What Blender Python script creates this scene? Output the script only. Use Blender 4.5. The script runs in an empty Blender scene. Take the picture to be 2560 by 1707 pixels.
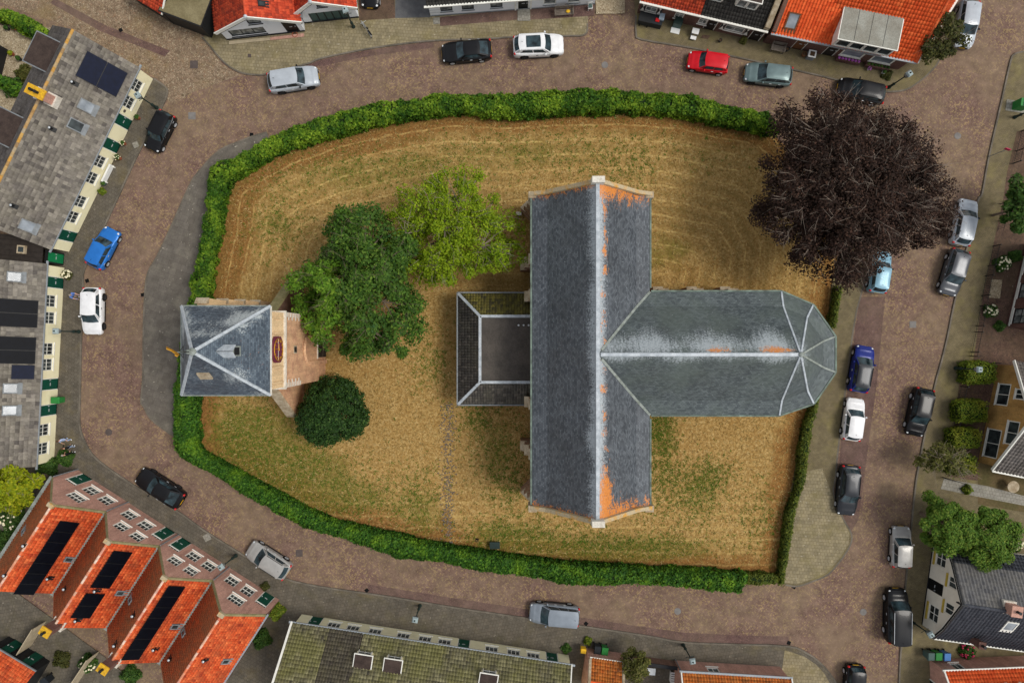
import bpy, bmesh, math, random
import numpy as np
from mathutils import Vector, Matrix, noise as mnoise
from mathutils.geometry import tessellate_polygon
R = math.radians
random.seed(7); rng = np.random.default_rng(7)
SC = bpy.context.scene
COL = SC.collection
# ------------------------------------------------------------------ camera, sky, sun, exposure
H = 61.0; FP = 1707.0; CX = 1280.0; CY = 853.5      # flying height (m), focal length and centre in photo pixels
cam = bpy.data.cameras.new('camera'); co = bpy.data.objects.new('camera', cam); COL.objects.link(co)
co.location = (0, 0, H); co.rotation_euler = (0, 0, 0)
cam.sensor_width = 36.0; cam.lens = 36.0*FP/2560.0; cam.clip_end = 2000; cam.clip_start = 1
SC.camera = co
SUN_EL, SUN_AZ = 56.0, 92.0          # azimuth measured from north (+y) clockwise: soft light from the right
wd = bpy.data.worlds.new('World'); SC.world = wd; wd.use_nodes = True
wt = wd.node_tree; wt.nodes.clear()
sky = wt.nodes.new('ShaderNodeTexSky'); sky.sky_type = 'NISHITA'; sky.sun_disc = False
sky.sun_elevation = R(SUN_EL); sky.sun_rotation = R(SUN_AZ); sky.dust_density = 1.0; sky.air_density = 1.0
hs = wt.nodes.new('ShaderNodeHueSaturation'); hs.inputs['Saturation'].default_value = 0.22
bg = wt.nodes.new('ShaderNodeBackground'); bg.inputs['Strength'].default_value = 0.13
wo = wt.nodes.new('ShaderNodeOutputWorld')
wt.links.new(sky.outputs[0], hs.inputs['Color']); wt.links.new(hs.outputs[0], bg.inputs['Color']); wt.links.new(bg.outputs[0], wo.inputs[0])
sl = bpy.data.lights.new('sun', 'SUN'); sl.energy = 1.5; sl.angle = R(22); sl.color = (1.0, 0.95, 0.87)
so = bpy.data.objects.new('sun', sl); COL.objects.link(so)
az = R(SUN_AZ); el = R(SUN_EL)
sd = Vector((math.sin(az)*math.cos(el), math.cos(az)*math.cos(el), math.sin(el)))
so.rotation_euler = sd.to_track_quat('Z', 'Y').to_euler(); so.location = sd*150
SC.view_settings.view_transform = 'Standard'; SC.view_settings.look = 'None'
SC.view_settings.exposure = 0.48; SC.view_settings.gamma = 1.0; SC.view_settings.use_curve_mapping = False
SC.render.engine = 'CYCLES'
SC.cycles.max_bounces = 6; SC.cycles.diffuse_bounces = 3; SC.cycles.glossy_bounces = 3; SC.cycles.transmission_bounces = 3

def W(px, py, z=0.0):
    """photo pixel + height above ground -> world point (straight-down camera)"""
    s = (H-z)/FP
    return Vector(((px-CX)*s, (CY-py)*s, z))

# ------------------------------------------------------------------ object helpers
def tag(o, label=None, cat=None, group=None, kind=None):
    if label: o['label'] = label
    if cat: o['category'] = cat
    if group: o['group'] = group
    if kind: o['kind'] = kind
    return o
def thing(name, label, cat, loc=(0, 0, 0), rz=0.0, group=None):
    o = bpy.data.objects.new(name, None); COL.objects.link(o); o.empty_display_size = 0.2
    o.location = loc; o.rotation_euler = (0, 0, rz)
    return tag(o, label, cat, group)
def link(name, me, parent=None, M=None):
    o = bpy.data.objects.new(name, me); COL.objects.link(o)
    if parent is not None: o.parent = parent
    if M is not None: o.matrix_local = M
    return o
def copy_tree(o, parent=None):
    c = o.copy(); COL.objects.link(c); c.parent = parent
    for ch in list(o.children): copy_tree(ch, c)
    return c
def auto_uv(me):
    """metre-scaled UVs: walls by (run, height), level faces by (x, y)"""
    n = len(me.loops)
    if n == 0: return
    uv = me.uv_layers.new(name='UVMap')
    out = np.zeros((n, 2), dtype=np.float32)
    co_ = np.empty(len(me.vertices)*3, dtype=np.float32); me.vertices.foreach_get('co', co_); co_ = co_.reshape(-1, 3)
    for p in me.polygons:
        nx, ny, nz = p.normal
        if abs(nz) > 0.95:
            for li in p.loop_indices:
                c = co_[me.loops[li].vertex_index]; out[li] = (c[0], c[1])
        else:
            l = math.hypot(nx, ny) or 1.0; tx, ty = -ny/l, nx/l; k = 1.0/max(0.3, math.sqrt(max(0.0, 1-nz*nz)))
            for li in p.loop_indices:
                c = co_[me.loops[li].vertex_index]; out[li] = (c[0]*tx+c[1]*ty, c[2]*k)
    uv.data.foreach_set('uv', out.ravel())
class MB:
    def __init__(s, M=None): s.v = []; s.f = []; s.m = []; s.M = M
    def pt(s, p):
        p = Vector(p)
        if s.M is not None: p = s.M @ p
        s.v.append((p.x, p.y, p.z)); return len(s.v)-1
    def poly(s, pts, mi=0):
        i = [s.pt(p) for p in pts]; s.f.append(i); s.m.append(mi); return s
    def box(s, x0, x1, y0, y1, z0, z1, mi=0, M=None):
        P = [(x0,y0,z0),(x1,y0,z0),(x1,y1,z0),(x0,y1,z0),(x0,y0,z1),(x1,y0,z1),(x1,y1,z1),(x0,y1,z1)]
        if M is not None: P = [M @ Vector(p) for p in P]
        b = [s.pt(p) for p in P]
        for q in ((3,2,1,0),(4,5,6,7),(0,1,5,4),(1,2,6,5),(2,3,7,6),(3,0,4,7)):
            s.f.append([b[k] for k in q]); s.m.append(mi)
        return s
    def frust(s, lo, hi, mi=0, cap=True):
        """loft between two equal point loops"""
        a = [s.pt(p) for p in lo]; b = [s.pt(p) for p in hi]; n = len(a)
        for k in range(n): s.f.append([a[k], a[(k+1)%n], b[(k+1)%n], b[k]]); s.m.append(mi)
        if cap: s.f.append(a[::-1]); s.m.append(mi); s.f.append(b); s.m.append(mi)
        return s
    def tube(s, p0, p1, r0, r1=None, n=6, mi=0, cap=True):
        p0 = Vector(p0); p1 = Vector(p1); r1 = r0 if r1 is None else r1
        d = (p1-p0)
        if d.length < 1e-6: return s
        q = d.to_track_quat('Z', 'Y')
        c = [q @ Vector((math.cos(2*math.pi*k/n), math.sin(2*math.pi*k/n), 0)) for k in range(n)]
        return s.frust([p0+v*r0 for v in c], [p1+v*r1 for v in c], mi, cap)
    def lathe(s, prof, n=16, c=(0,0,0), mi=0, ax='z'):
        rings = []
        for r, z in prof:
            ring = []
            for k in range(n):
                a = 2*math.pi*k/n
                x, y = r*math.cos(a), r*math.sin(a)
                p = (x, y, z) if ax == 'z' else ((x, z, y) if ax == 'y' else (z, x, y))
                ring.append(s.pt((p[0]+c[0], p[1]+c[1], p[2]+c[2])))
            rings.append(ring)
        for a, b in zip(rings, rings[1:]):
            for k in range(n): s.f.append([a[k], a[(k+1)%n], b[(k+1)%n], b[k]]); s.m.append(mi)
        s.f.append(rings[0][::-1]); s.m.append(mi); s.f.append(rings[-1]); s.m.append(mi)
        return s
    def ball(s, c, rad, nu=10, nv=6, mi=0):
        c = Vector(c); rows = []
        for j in range(nv+1):
            t = math.pi*j/nv-math.pi/2; row = []
            for i in range(nu):
                a = 2*math.pi*i/nu
                row.append(s.pt(c+Vector((rad[0]*math.cos(t)*math.cos(a), rad[1]*math.cos(t)*math.sin(a), rad[2]*math.sin(t)))))
            rows.append(row)
        for a, b in zip(rows, rows[1:]):
            for k in range(nu): s.f.append([a[k], a[(k+1)%nu], b[(k+1)%nu], b[k]]); s.m.append(mi)
        return s
    def grid(s, fn, nu, nv, mi=0):
        ids = [[s.pt(fn(i/nu, j/nv)) for i in range(nu+1)] for j in range(nv+1)]
        for j in range(nv):
            for i in range(nu): s.f.append([ids[j][i], ids[j][i+1], ids[j+1][i+1], ids[j+1][i]]); s.m.append(mi)
        return s
    def mesh(s, name, mats, smooth=False, uv=True):
        me = bpy.data.meshes.new(name); me.from_pydata(s.v, [], s.f)
        for m in (mats if isinstance(mats, (list, tuple)) else [mats]): me.materials.append(MT[m])
        if any(s.m): me.polygons.foreach_set('material_index', s.m)
        me.validate(); me.update()
        if smooth: me.shade_smooth()
        if uv: auto_uv(me)
        return me
    def build(s, name, mats, parent=None, smooth=False, M=None, uv=True):
        return link(name, s.mesh(name, mats, smooth, uv), parent, M)
def np_mesh(name, verts, quads, mat, smooth=False):
    """fast mesh from numpy arrays"""
    me = bpy.data.meshes.new(name); nv, nf, k = len(verts), len(quads), quads.shape[1]
    me.vertices.add(nv); me.vertices.foreach_set('co', np.ascontiguousarray(verts, dtype=np.float32).ravel())
    me.loops.add(nf*k); me.loops.foreach_set('vertex_index', np.ascontiguousarray(quads, dtype=np.int32).ravel())
    me.polygons.add(nf); me.polygons.foreach_set('loop_start', np.arange(0, nf*k, k, dtype=np.int32))
    me.update(calc_edges=True); me.validate()
    me.materials.append(MT[mat])
    if smooth: me.shade_smooth()
    return me
def flat_poly(name, pts, z, mat, parent=None, uv=True):
    me = bpy.data.meshes.new(name); P = [Vector((p[0], p[1], z)) for p in pts]
    tris = tessellate_polygon([P])
    fs = []
    for t in tris:
        a, b, c = (P[i] for i in t)
        fs.append(t if (b-a).cross(c-a).z > 0 else t[::-1])
    me.from_pydata(P, [], fs); me.materials.append(MT[mat]); me.update()
    return link(name, me, parent)
# ------------------------------------------------------------------ materials
MT = {}
def lin(r, g, b):
    f = lambda c: (c/255/12.92) if c/255 <= 0.04045 else ((c/255+0.055)/1.055)**2.4
    return (f(r), f(g), f(b), 1.0)
class NT:
    def __init__(s, name):
        m = bpy.data.materials.new(name); m.use_nodes = True; s.m = m; s.t = m.node_tree; s.t.nodes.clear()
        s.out = s.t.nodes.new('ShaderNodeOutputMaterial'); MT[name] = m
    def n(s, ty, **kw):
        nd = s.t.nodes.new(ty)
        for k, v in kw.items(): setattr(nd, k, v)
        return nd
    def put(s, sock, v):
        if v is None: return
        if isinstance(v, bpy.types.NodeSocket): s.t.links.new(v, sock)
        else: sock.default_value = v
    def math(s, op, a, b=None, c=None, clamp=False):
        nd = s.n('ShaderNodeMath', operation=op); nd.use_clamp = clamp
        for i, v in enumerate((a, b, c)): s.put(nd.inputs[i], v)
        return nd.outputs[0]
    def pos(s): return s.n('ShaderNodeNewGeometry').outputs['Position']
    def uv(s): return s.n('ShaderNodeUVMap').outputs[0]
    def obj(s): return s.n('ShaderNodeTexCoord').outputs['Object']
    def map(s, v, scale=(1,1,1), rot=(0,0,0), loc=(0,0,0)):
        nd = s.n('ShaderNodeMapping'); s.put(nd.inputs[0], v)
        nd.inputs['Scale'].default_value = scale; nd.inputs['Rotation'].default_value = rot; nd.inputs['Location'].default_value = loc
        return nd.outputs[0]
    def noise(s, v, sc, det=4, rough=0.55, dist=0.0):
        nd = s.n('ShaderNodeTexNoise'); s.put(nd.inputs['Vector'], v); nd.inputs['Scale'].default_value = sc
        nd.inputs['Detail'].default_value = det; nd.inputs['Roughness'].default_value = rough; nd.inputs['Distortion'].default_value = dist
        return nd.outputs['Fac']
    def ramp(s, f, stops, interp='LINEAR'):
        nd = s.n('ShaderNodeValToRGB'); cr = nd.color_ramp; cr.interpolation = interp
        while len(cr.elements) < len(stops): cr.elements.new(0.5)
        for e, (p, c) in zip(cr.elements, stops):
            e.position = p; e.color = c if not isinstance(c, (int, float)) else (c, c, c, 1)
        s.put(nd.inputs[0], f); return nd.outputs[0]
    def step(s, f, a, b): return s.ramp(f, [(a, 0.0), (b, 1.0)])
    def mix(s, f, a, b, mode='MIX'):
        nd = s.n('ShaderNodeMix', data_type='RGBA', blend_type=mode)
        s.put(nd.inputs[0], f); s.put(nd.inputs[6], a); s.put(nd.inputs[7], b); return nd.outputs[2]
    def rand(s):
        a = s.n('ShaderNodeObjectInfo').outputs['Random']; b = s.n('ShaderNodeNewGeometry').outputs['Random Per Island']
        return s.math('FRACT', s.math('ADD', s.math('MULTIPLY', a, 7.31), b))
    def bump(s, h, st=0.3, d=0.02):
        nd = s.n('ShaderNodeBump'); nd.inputs['Strength'].default_value = st; nd.inputs['Distance'].default_value = d
        s.put(nd.inputs['Height'], h); return nd.outputs[0]
    def bsdf(s, col, rough=0.85, nrm=None, spec=0.1, metal=0.0, coat=0.0, trans=0.0, emit=None):
        b = s.n('ShaderNodeBsdfPrincipled')
        s.put(b.inputs['Base Color'], col); s.put(b.inputs['Roughness'], rough); s.put(b.inputs['Specular IOR Level'], spec)
        s.put(b.inputs['Metallic'], metal); s.put(b.inputs['Coat Weight'], coat); b.inputs['Coat Roughness'].default_value = 0.06
        if nrm is not None: s.put(b.inputs['Normal'], nrm)
        o = b.outputs[0]
        if trans:
            t = s.n('ShaderNodeBsdfTranslucent'); s.put(t.inputs[0], col)
            mx = s.n('ShaderNodeMixShader'); mx.inputs[0].default_value = trans
            s.t.links.new(o, mx.inputs[1]); s.t.links.new(t.outputs[0], mx.inputs[2]); o = mx.outputs[0]
        s.t.links.new(o, s.out.inputs[0]); return s.m
def surf(name, c1, c2, rough=0.85, sc=1.5, fine=12.0, bump=0.2, spec=0.12, metal=0.0, coat=0.0, contrast=(0.35, 0.65)):
    t = NT(name); p = t.pos()
    a = t.noise(p, sc, 5); col = t.mix(t.step(a, *contrast), c1, c2)
    f = t.noise(p, fine, 3); col = t.mix(1.0, col, t.ramp(f, [(0.2, 0.72), (0.8, 1.2)]), 'MULTIPLY')
    t.bsdf(col, rough, t.bump(f, bump, 0.02) if bump else None, spec, metal, coat)
def plain(name, c, rough=0.5, spec=0.2, metal=0.0, coat=0.0, var=0.12):
    t = NT(name); f = t.noise(t.pos(), 3.0, 4)
    t.bsdf(t.mix(1.0, c, t.ramp(f, [(0.25, 1-var), (0.75, 1+var)]), 'MULTIPLY'), rough, None, spec, metal, coat)
def brick(name, cols, mortar, bw=0.22, bh=0.065, moss=None, mossamt=0.5, rough=0.9):
    t = NT(name); u = t.uv(); b = t.n('ShaderNodeTexBrick'); t.put(b.inputs['Vector'], u)
    b.inputs['Scale'].default_value = 1.0; b.inputs['Brick Width'].default_value = bw; b.inputs['Row Height'].default_value = bh
    b.inputs['Mortar Size'].default_value = 0.008; b.inputs['Color1'].default_value = cols[0]; b.inputs['Color2'].default_value = cols[1]
    b.inputs['Mortar'].default_value = mortar; b.inputs['Bias'].default_value = 0.0
    p = t.pos(); big = t.noise(p, 0.9, 5); col = t.mix(t.math('MULTIPLY', t.step(big, 0.4, 0.68), 0.8), b.outputs['Color'], cols[2])
    stn = t.noise(t.map(u, (2.2, 0.35, 1)), 1.0, 5, 0.7); col = t.mix(1.0, col, t.ramp(stn, [(0.3, 0.72), (0.68, 1.18)]), 'MULTIPLY')
    col = t.mix(1.0, col, t.ramp(t.noise(p, 9, 4), [(0.25, 0.75), (0.75, 1.2)]), 'MULTIPLY')
    if moss: col = t.mix(t.math('MULTIPLY', t.step(t.noise(p, 1.6, 6), 0.5, 0.72), mossamt), col, moss)
    t.bsdf(col, rough, t.bump(b.outputs['Fac'], -0.3, 0.01))
def tile(name, cols, moss=None, amt=0.6, mscale=0.7, rough=0.85, thr=(0.45, 0.7), lich=None):
    """roof tiles: one colour per tile plus moss patches"""
    t = NT(name); r = t.rand(); n = len(cols)
    col = t.ramp(r, [(i/(n-1), c) for i, c in enumerate(cols)])
    p = t.pos(); col = t.mix(1.0, col, t.ramp(t.noise(p, 6, 5), [(0.25, 0.7), (0.75, 1.22)]), 'MULTIPLY')
    if moss: col = t.mix(t.math('MULTIPLY', t.step(t.noise(p, mscale, 6, 0.65), *thr), amt), col, moss)
    if lich: col = t.mix(t.step(t.noise(p, 2.6, 5, 0.7), lich[1], lich[1]+0.06), col, lich[0])
    t.bsdf(col, rough, t.bump(t.noise(p, 25, 3), 0.25, 0.01))
def leaf(name, cols, trans=0.25, rough=0.55, patch=None):
    t = NT(name); r = t.rand(); n = len(cols)
    col = t.ramp(r, [(i/(n-1), c) for i, c in enumerate(cols)])
    if patch: col = t.mix(t.step(t.noise(t.pos(), patch[1], 3), patch[2], patch[2]+0.18), col, t.mix(r, patch[0], patch[3]))
    t.bsdf(col, rough, None, 0.10, trans=trans)

# road: herringbone clinkers, some yellow
def herringbone(name, base, flecks, dirt, bw=0.088, fl=0.80, joint=(0.03, 0.025, 0.02, 1)):
    t = NT(name); p = t.pos()
    v = t.map(p, (1/bw, 1/bw, 0), (0, 0, R(45)))
    sp = t.n('ShaderNodeSeparateXYZ'); t.put(sp.inputs[0], v); x, y = sp.outputs[0], sp.outputs[1]
    i = t.math('FLOOR', x); j = t.math('FLOOR', y); m = t.math('FLOORED_MODULO', t.math('SUBTRACT', i, j), 4.0)
    hor = t.math('LESS_THAN', m, 1.5); ver = t.math('SUBTRACT', 1.0, hor)
    m2 = t.math('LESS_THAN', t.math('ABSOLUTE', t.math('SUBTRACT', m, 2.0)), 0.5)
    bx = t.math('SUBTRACT', i, t.math('MULTIPLY', m, hor)); by = t.math('SUBTRACT', j, m2)
    cb = t.n('ShaderNodeCombineXYZ'); t.put(cb.inputs[0], bx); t.put(cb.inputs[1], by); t.put(cb.inputs[2], hor)
    wn = t.n('ShaderNodeTexWhiteNoise'); wn.noise_dimensions = '3D'; t.put(wn.inputs[0], cb.outputs[0]); r = wn.outputs['Value']
    n = len(base); col = t.ramp(r, [(k/(n-1), c) for k, c in enumerate(base)])
    big = t.noise(p, 0.22, 6, 0.6); mid = t.noise(p, 1.1, 5, 0.6)
    wn2 = t.n('ShaderNodeTexWhiteNoise'); wn2.noise_dimensions = '3D'; t.put(wn2.inputs[0], t.map(cb.outputs[0], (1,1,1), (0,0,0), (31.7, 11.2, 3)))
    fsel = t.math('GREATER_THAN', wn2.outputs['Value'], t.ramp(t.noise(p, 0.16, 3), [(0.35, fl+0.14), (0.65, fl-0.1)]))
    col = t.mix(t.math('MULTIPLY', fsel, 0.6), col, t.mix(r, flecks[0], flecks[1]))
    # joints
    lx = t.math('SUBTRACT', x, bx); ly = t.math('SUBTRACT', y, by)
    W_ = t.math('ADD', 1.0, hor); H_ = t.math('ADD', 1.0, ver)
    ex = t.math('MINIMUM', lx, t.math('SUBTRACT', W_, lx)); ey = t.math('MINIMUM', ly, t.math('SUBTRACT', H_, ly))
    e = t.math('MINIMUM', ex, ey); jm = t.step(e, 0.03, 0.13)
    col = t.mix(jm, joint, col)
    col = t.mix(t.math('MULTIPLY', t.step(big, 0.40, 0.62), 0.6), col, dirt)
    col = t.mix(1.0, col, t.ramp(mid, [(0.25, 0.70), (0.75, 1.24)]), 'MULTIPLY')
    col = t.mix(t.math('MULTIPLY', t.step(t.noise(p, 0.8, 3), 0.66, 0.76), 0.4), col, lin(72,58,50)); spk = t.step(t.noise(p, 7.0, 2), 0.73, 0.76); col = t.mix(t.math('MULTIPLY', spk, 0.45), col, lin(205, 195, 180))
    t.bsdf(col, 0.85, t.bump(t.math('ADD', jm, t.math('MULTIPLY', mid, 2.0)), 0.35, 0.01))
herringbone('road_brick', [lin(113,88,78), lin(132,106,93), lin(121,95,84), lin(144,118,103)], (lin(180,156,110), lin(162,134,94)), lin(130,112,90))
herringbone('road_purple', [lin(104,80,76), lin(114,88,82), lin(96,74,70), lin(120,94,86)], (lin(140,112,86), lin(120,98,78)), lin(116,98,84), fl=0.95)
herringbone('garden_brick', [lin(96,76,66), lin(116,90,76), lin(84,66,60)], (lin(130,106,80), lin(110,86,70)), lin(92,78,60), fl=0.95)
def cobble(name, cols, joint, sc=6.5, moss=None, thr=(0.5, 0.7)):
    t = NT(name); p = t.pos(); vo = t.n('ShaderNodeTexVoronoi'); t.put(vo.inputs['Vector'], p); vo.inputs['Scale'].default_value = sc
    vd = t.n('ShaderNodeTexVoronoi', feature='DISTANCE_TO_EDGE'); t.put(vd.inputs['Vector'], p); vd.inputs['Scale'].default_value = sc
    n = len(cols); sx = t.n('ShaderNodeSeparateColor'); t.put(sx.inputs[0], vo.outputs['Color'])
    col = t.ramp(sx.outputs[0], [(k/(n-1), c) for k, c in enumerate(cols)])
    e = t.step(vd.outputs['Distance'], 0.02, 0.10); col = t.mix(e, joint, col)
    if moss: col = t.mix(t.math('MULTIPLY', t.step(t.noise(p, 0.35, 6, 0.65), *thr), 0.6), col, moss)
    col = t.mix(1.0, col, t.ramp(t.noise(p, 1.3, 5), [(0.25, 0.76), (0.75, 1.2)]), 'MULTIPLY')
    t.bsdf(col, 0.9, t.bump(e, 0.4, 0.015))
cobble('cobble', [lin(132,112,92), lin(152,132,110), lin(118,98,82), lin(162,146,122), lin(140,112,90)], lin(94,80,62), 7.5, lin(128,108,72))
cobble('gravel', [lin(176,160,132), lin(150,134,108), lin(196,182,156), lin(132,114,90)], lin(112,98,74), 12)
def paving(name, c1, c2, mortar, sw=0.3, sh=0.3, moss=None, mthr=(0.5, 0.72), spk=0.5, rz=0.0, amt=0.7):
    t = NT(name); p = t.pos(); b = t.n('ShaderNodeTexBrick'); t.put(b.inputs['Vector'], t.map(p, (1,1,1), (0,0,rz)))
    b.inputs['Scale'].default_value = 1.0; b.inputs['Brick Width'].default_value = sw; b.inputs['Row Height'].default_value = sh
    b.inputs['Mortar Size'].default_value = 0.012; b.inputs['Color1'].default_value = c1; b.inputs['Color2'].default_value = c2; b.inputs['Mortar'].default_value = mortar
    col = b.outputs['Color']
    if moss: col = t.mix(t.math('MULTIPLY', t.step(t.noise(p, 0.5, 7, 0.65), *mthr), amt), col, moss)
    col = t.mix(1.0, col, t.ramp(t.noise(p, 1.4, 6, 0.6), [(0.25, 0.74), (0.75, 1.22)]), 'MULTIPLY')
    col = t.mix(1.0, col, t.ramp(t.noise(p, 14, 3), [(0.25, 0.85), (0.75, 1.12)]), 'MULTIPLY')
    s_ = t.step(t.noise(p, 5.5, 2), 0.70, 0.73); col = t.mix(t.math('MULTIPLY', s_, spk), col, lin(196,188,170))
    t.bsdf(col, 0.9, t.bump(b.outputs['Fac'], -0.3, 0.01))
paving('pave_dark', lin(92,86,76), lin(102,95,84), lin(74,69,60), moss=lin(112,100,72), rz=R(28), spk=0.25)
paving('pave_south', lin(94,88,78), lin(104,96,84), lin(76,70,60), moss=lin(88,82,60), rz=R(-9), spk=0.3)
paving('pave_inner', lin(98,92,84), lin(106,100,92), lin(88,82,74), sw=0.6, sh=0.6, moss=lin(128,122,108), mthr=(0.5, 0.66), spk=0.6, rz=R(20), amt=0.5)
paving('pave_light', lin(146,134,106), lin(130,120,96), lin(98,88,62), moss=lin(116,106,66), rz=R(4), spk=0.55)
paving('pave_east', lin(122,110,84), lin(112,101,78), lin(92,84,62), sw=0.22, sh=0.1, moss=lin(128,118,74), rz=R(-14), spk=0.15)
paving('pave_grey', lin(138,134,124), lin(150,146,136), lin(104,98,84), moss=lin(132,130,112), rz=R(10), spk=0.4)
surf('kerb_stone', lin(120,112,100), lin(92,86,76), sc=0.8, fine=8)
surf('asphalt', lin(84,84,86), lin(98,98,98), sc=2, fine=30)
surf('earth', lin(104,88,62), lin(84,78,48), sc=0.6, fine=6, bump=0.5)
surf('soil', lin(74,56,42), lin(92,72,52), sc=2, fine=10, bump=0.5)
# parched churchyard grass with mowing rows
def lawn():
    t = NT('lawn'); p = t.pos(); sp = t.n('ShaderNodeSeparateXYZ'); t.put(sp.inputs[0], p); x, y = sp.outputs[0], sp.outputs[1]
    A = lambda nm: t.n('ShaderNodeAttribute', attribute_name=nm).outputs['Fac']
    big = t.noise(p, 0.16, 5, 0.6); mid = t.noise(p, 0.9, 6, 0.68); tuft = t.noise(p, 2.4, 5, 0.7); fine = t.math('ADD', t.math('MULTIPLY', t.math('SUBTRACT', t.noise(p, 4.5, 6, 0.78), 0.5), 1.25), 0.5)
    col = t.ramp(fine, [(0.25, lin(94,72,38)), (0.40, lin(148,117,66)), (0.58, lin(178,146,90)), (0.78, lin(214,188,138))])
    col = t.mix(t.math('MULTIPLY', t.step(mid, 0.42, 0.66), 0.4), col, lin(150,112,58))
    col = t.mix(t.math('MULTIPLY', t.step(tuft, 0.55, 0.68), 0.5), col, lin(206,178,124)); col = t.mix(t.math('MULTIPLY', t.step(t.math('SUBTRACT', 1.0, tuft), 0.56, 0.68), 0.45), col, lin(96,74,40))
    # brown litter along the hedge and where the attribute says so
    nb = t.math('ADD', t.math('MULTIPLY', mid, 0.6), t.math('MULTIPLY', fine, 0.4))
    mb = t.step(t.math('SUBTRACT', nb, t.math('SUBTRACT', 0.74, t.math('MULTIPLY', A('brown'), 0.5))), 0.0, 0.16)
    col = t.mix(t.math('MULTIPLY', mb, 0.78), col, t.ramp(fine, [(0.3, lin(82,52,24)), (0.7, lin(158,108,56))]))
    # still olive or green patches
    ng = t.math('ADD', t.math('MULTIPLY', big, 0.3), t.math('ADD', t.math('MULTIPLY', mid, 0.4), t.math('MULTIPLY', fine, 0.3)))
    mg = t.step(t.math('SUBTRACT', ng, t.math('SUBTRACT', 0.66, t.math('MULTIPLY', A('olive'), 0.34))), 0.0, 0.13)
    col = t.mix(t.math('MULTIPLY', mg, 0.7), col, t.ramp(fine, [(0.3, lin(62,66,22)), (0.7, lin(128,122,50))]))
    # rows left by the mower, running round the hedge in the north, straight in the south
    r = t.math('ADD', A('edge'), t.math('MULTIPLY', t.math('SUBTRACT', t.noise(p, 0.6, 4), 0.5), 0.45))
    w1 = t.math('SINE', t.math('MULTIPLY', r, 2*math.pi/1.3))
    ym = t.n('ShaderNodeMapRange'); t.put(ym.inputs[0], y); ym.inputs[1].default_value = 1.0; ym.inputs[2].default_value = 6.0
    ys = t.n('ShaderNodeMapRange'); t.put(ys.inputs[0], y); ys.inputs[1].default_value = -12.5; ys.inputs[2].default_value = -14.5
    yw = t.math('SINE', t.math('MULTIPLY', t.math('ADD', y, t.math('MULTIPLY', t.noise(p, 0.4, 3), 0.8)), 2*math.pi/1.1))
    brk = t.step(t.noise(p, 1.1, 6, 0.75), 0.38, 0.6)
    rown = t.math('MULTIPLY', t.math('MULTIPLY', t.step(w1, 0.88, 0.99), ym.outputs[0]), brk)
    rows = t.math('MULTIPLY', t.math('MULTIPLY', t.step(yw, 0.7, 0.99), ys.outputs[0]), t.math('MULTIPLY', brk, 0.7))
    col = t.mix(t.math('MULTIPLY', t.math('MAXIMUM', rown, rows), 0.5), col, lin(220,190,120))
    olive = t.math('MULTIPLY', t.math('MULTIPLY', t.step(t.math('MULTIPLY', w1, -1.0), 0.1, 0.9), ym.outputs[0]), t.step(nb, 0.42, 0.6))
    col = t.mix(t.math('MULTIPLY', olive, 0.5), col, lin(114,98,50))
    col = t.mix(1.0, col, t.ramp(t.noise(p, 13, 3), [(0.25, 0.72), (0.75, 1.2)]), 'MULTIPLY')
    t.bsdf(col, 0.95, t.bump(fine, 0.8, 0.06), 0.1)
lawn()
leaf('straw', [lin(118,94,48), lin(178,148,88), lin(148,117,64), lin(204,178,122), lin(104,96,44)], 0.1, 0.9)
leaf('weed', [lin(78,104,32), lin(104,126,42), lin(62,90,30), lin(132,138,54)], 0.2, 0.8)
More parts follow.
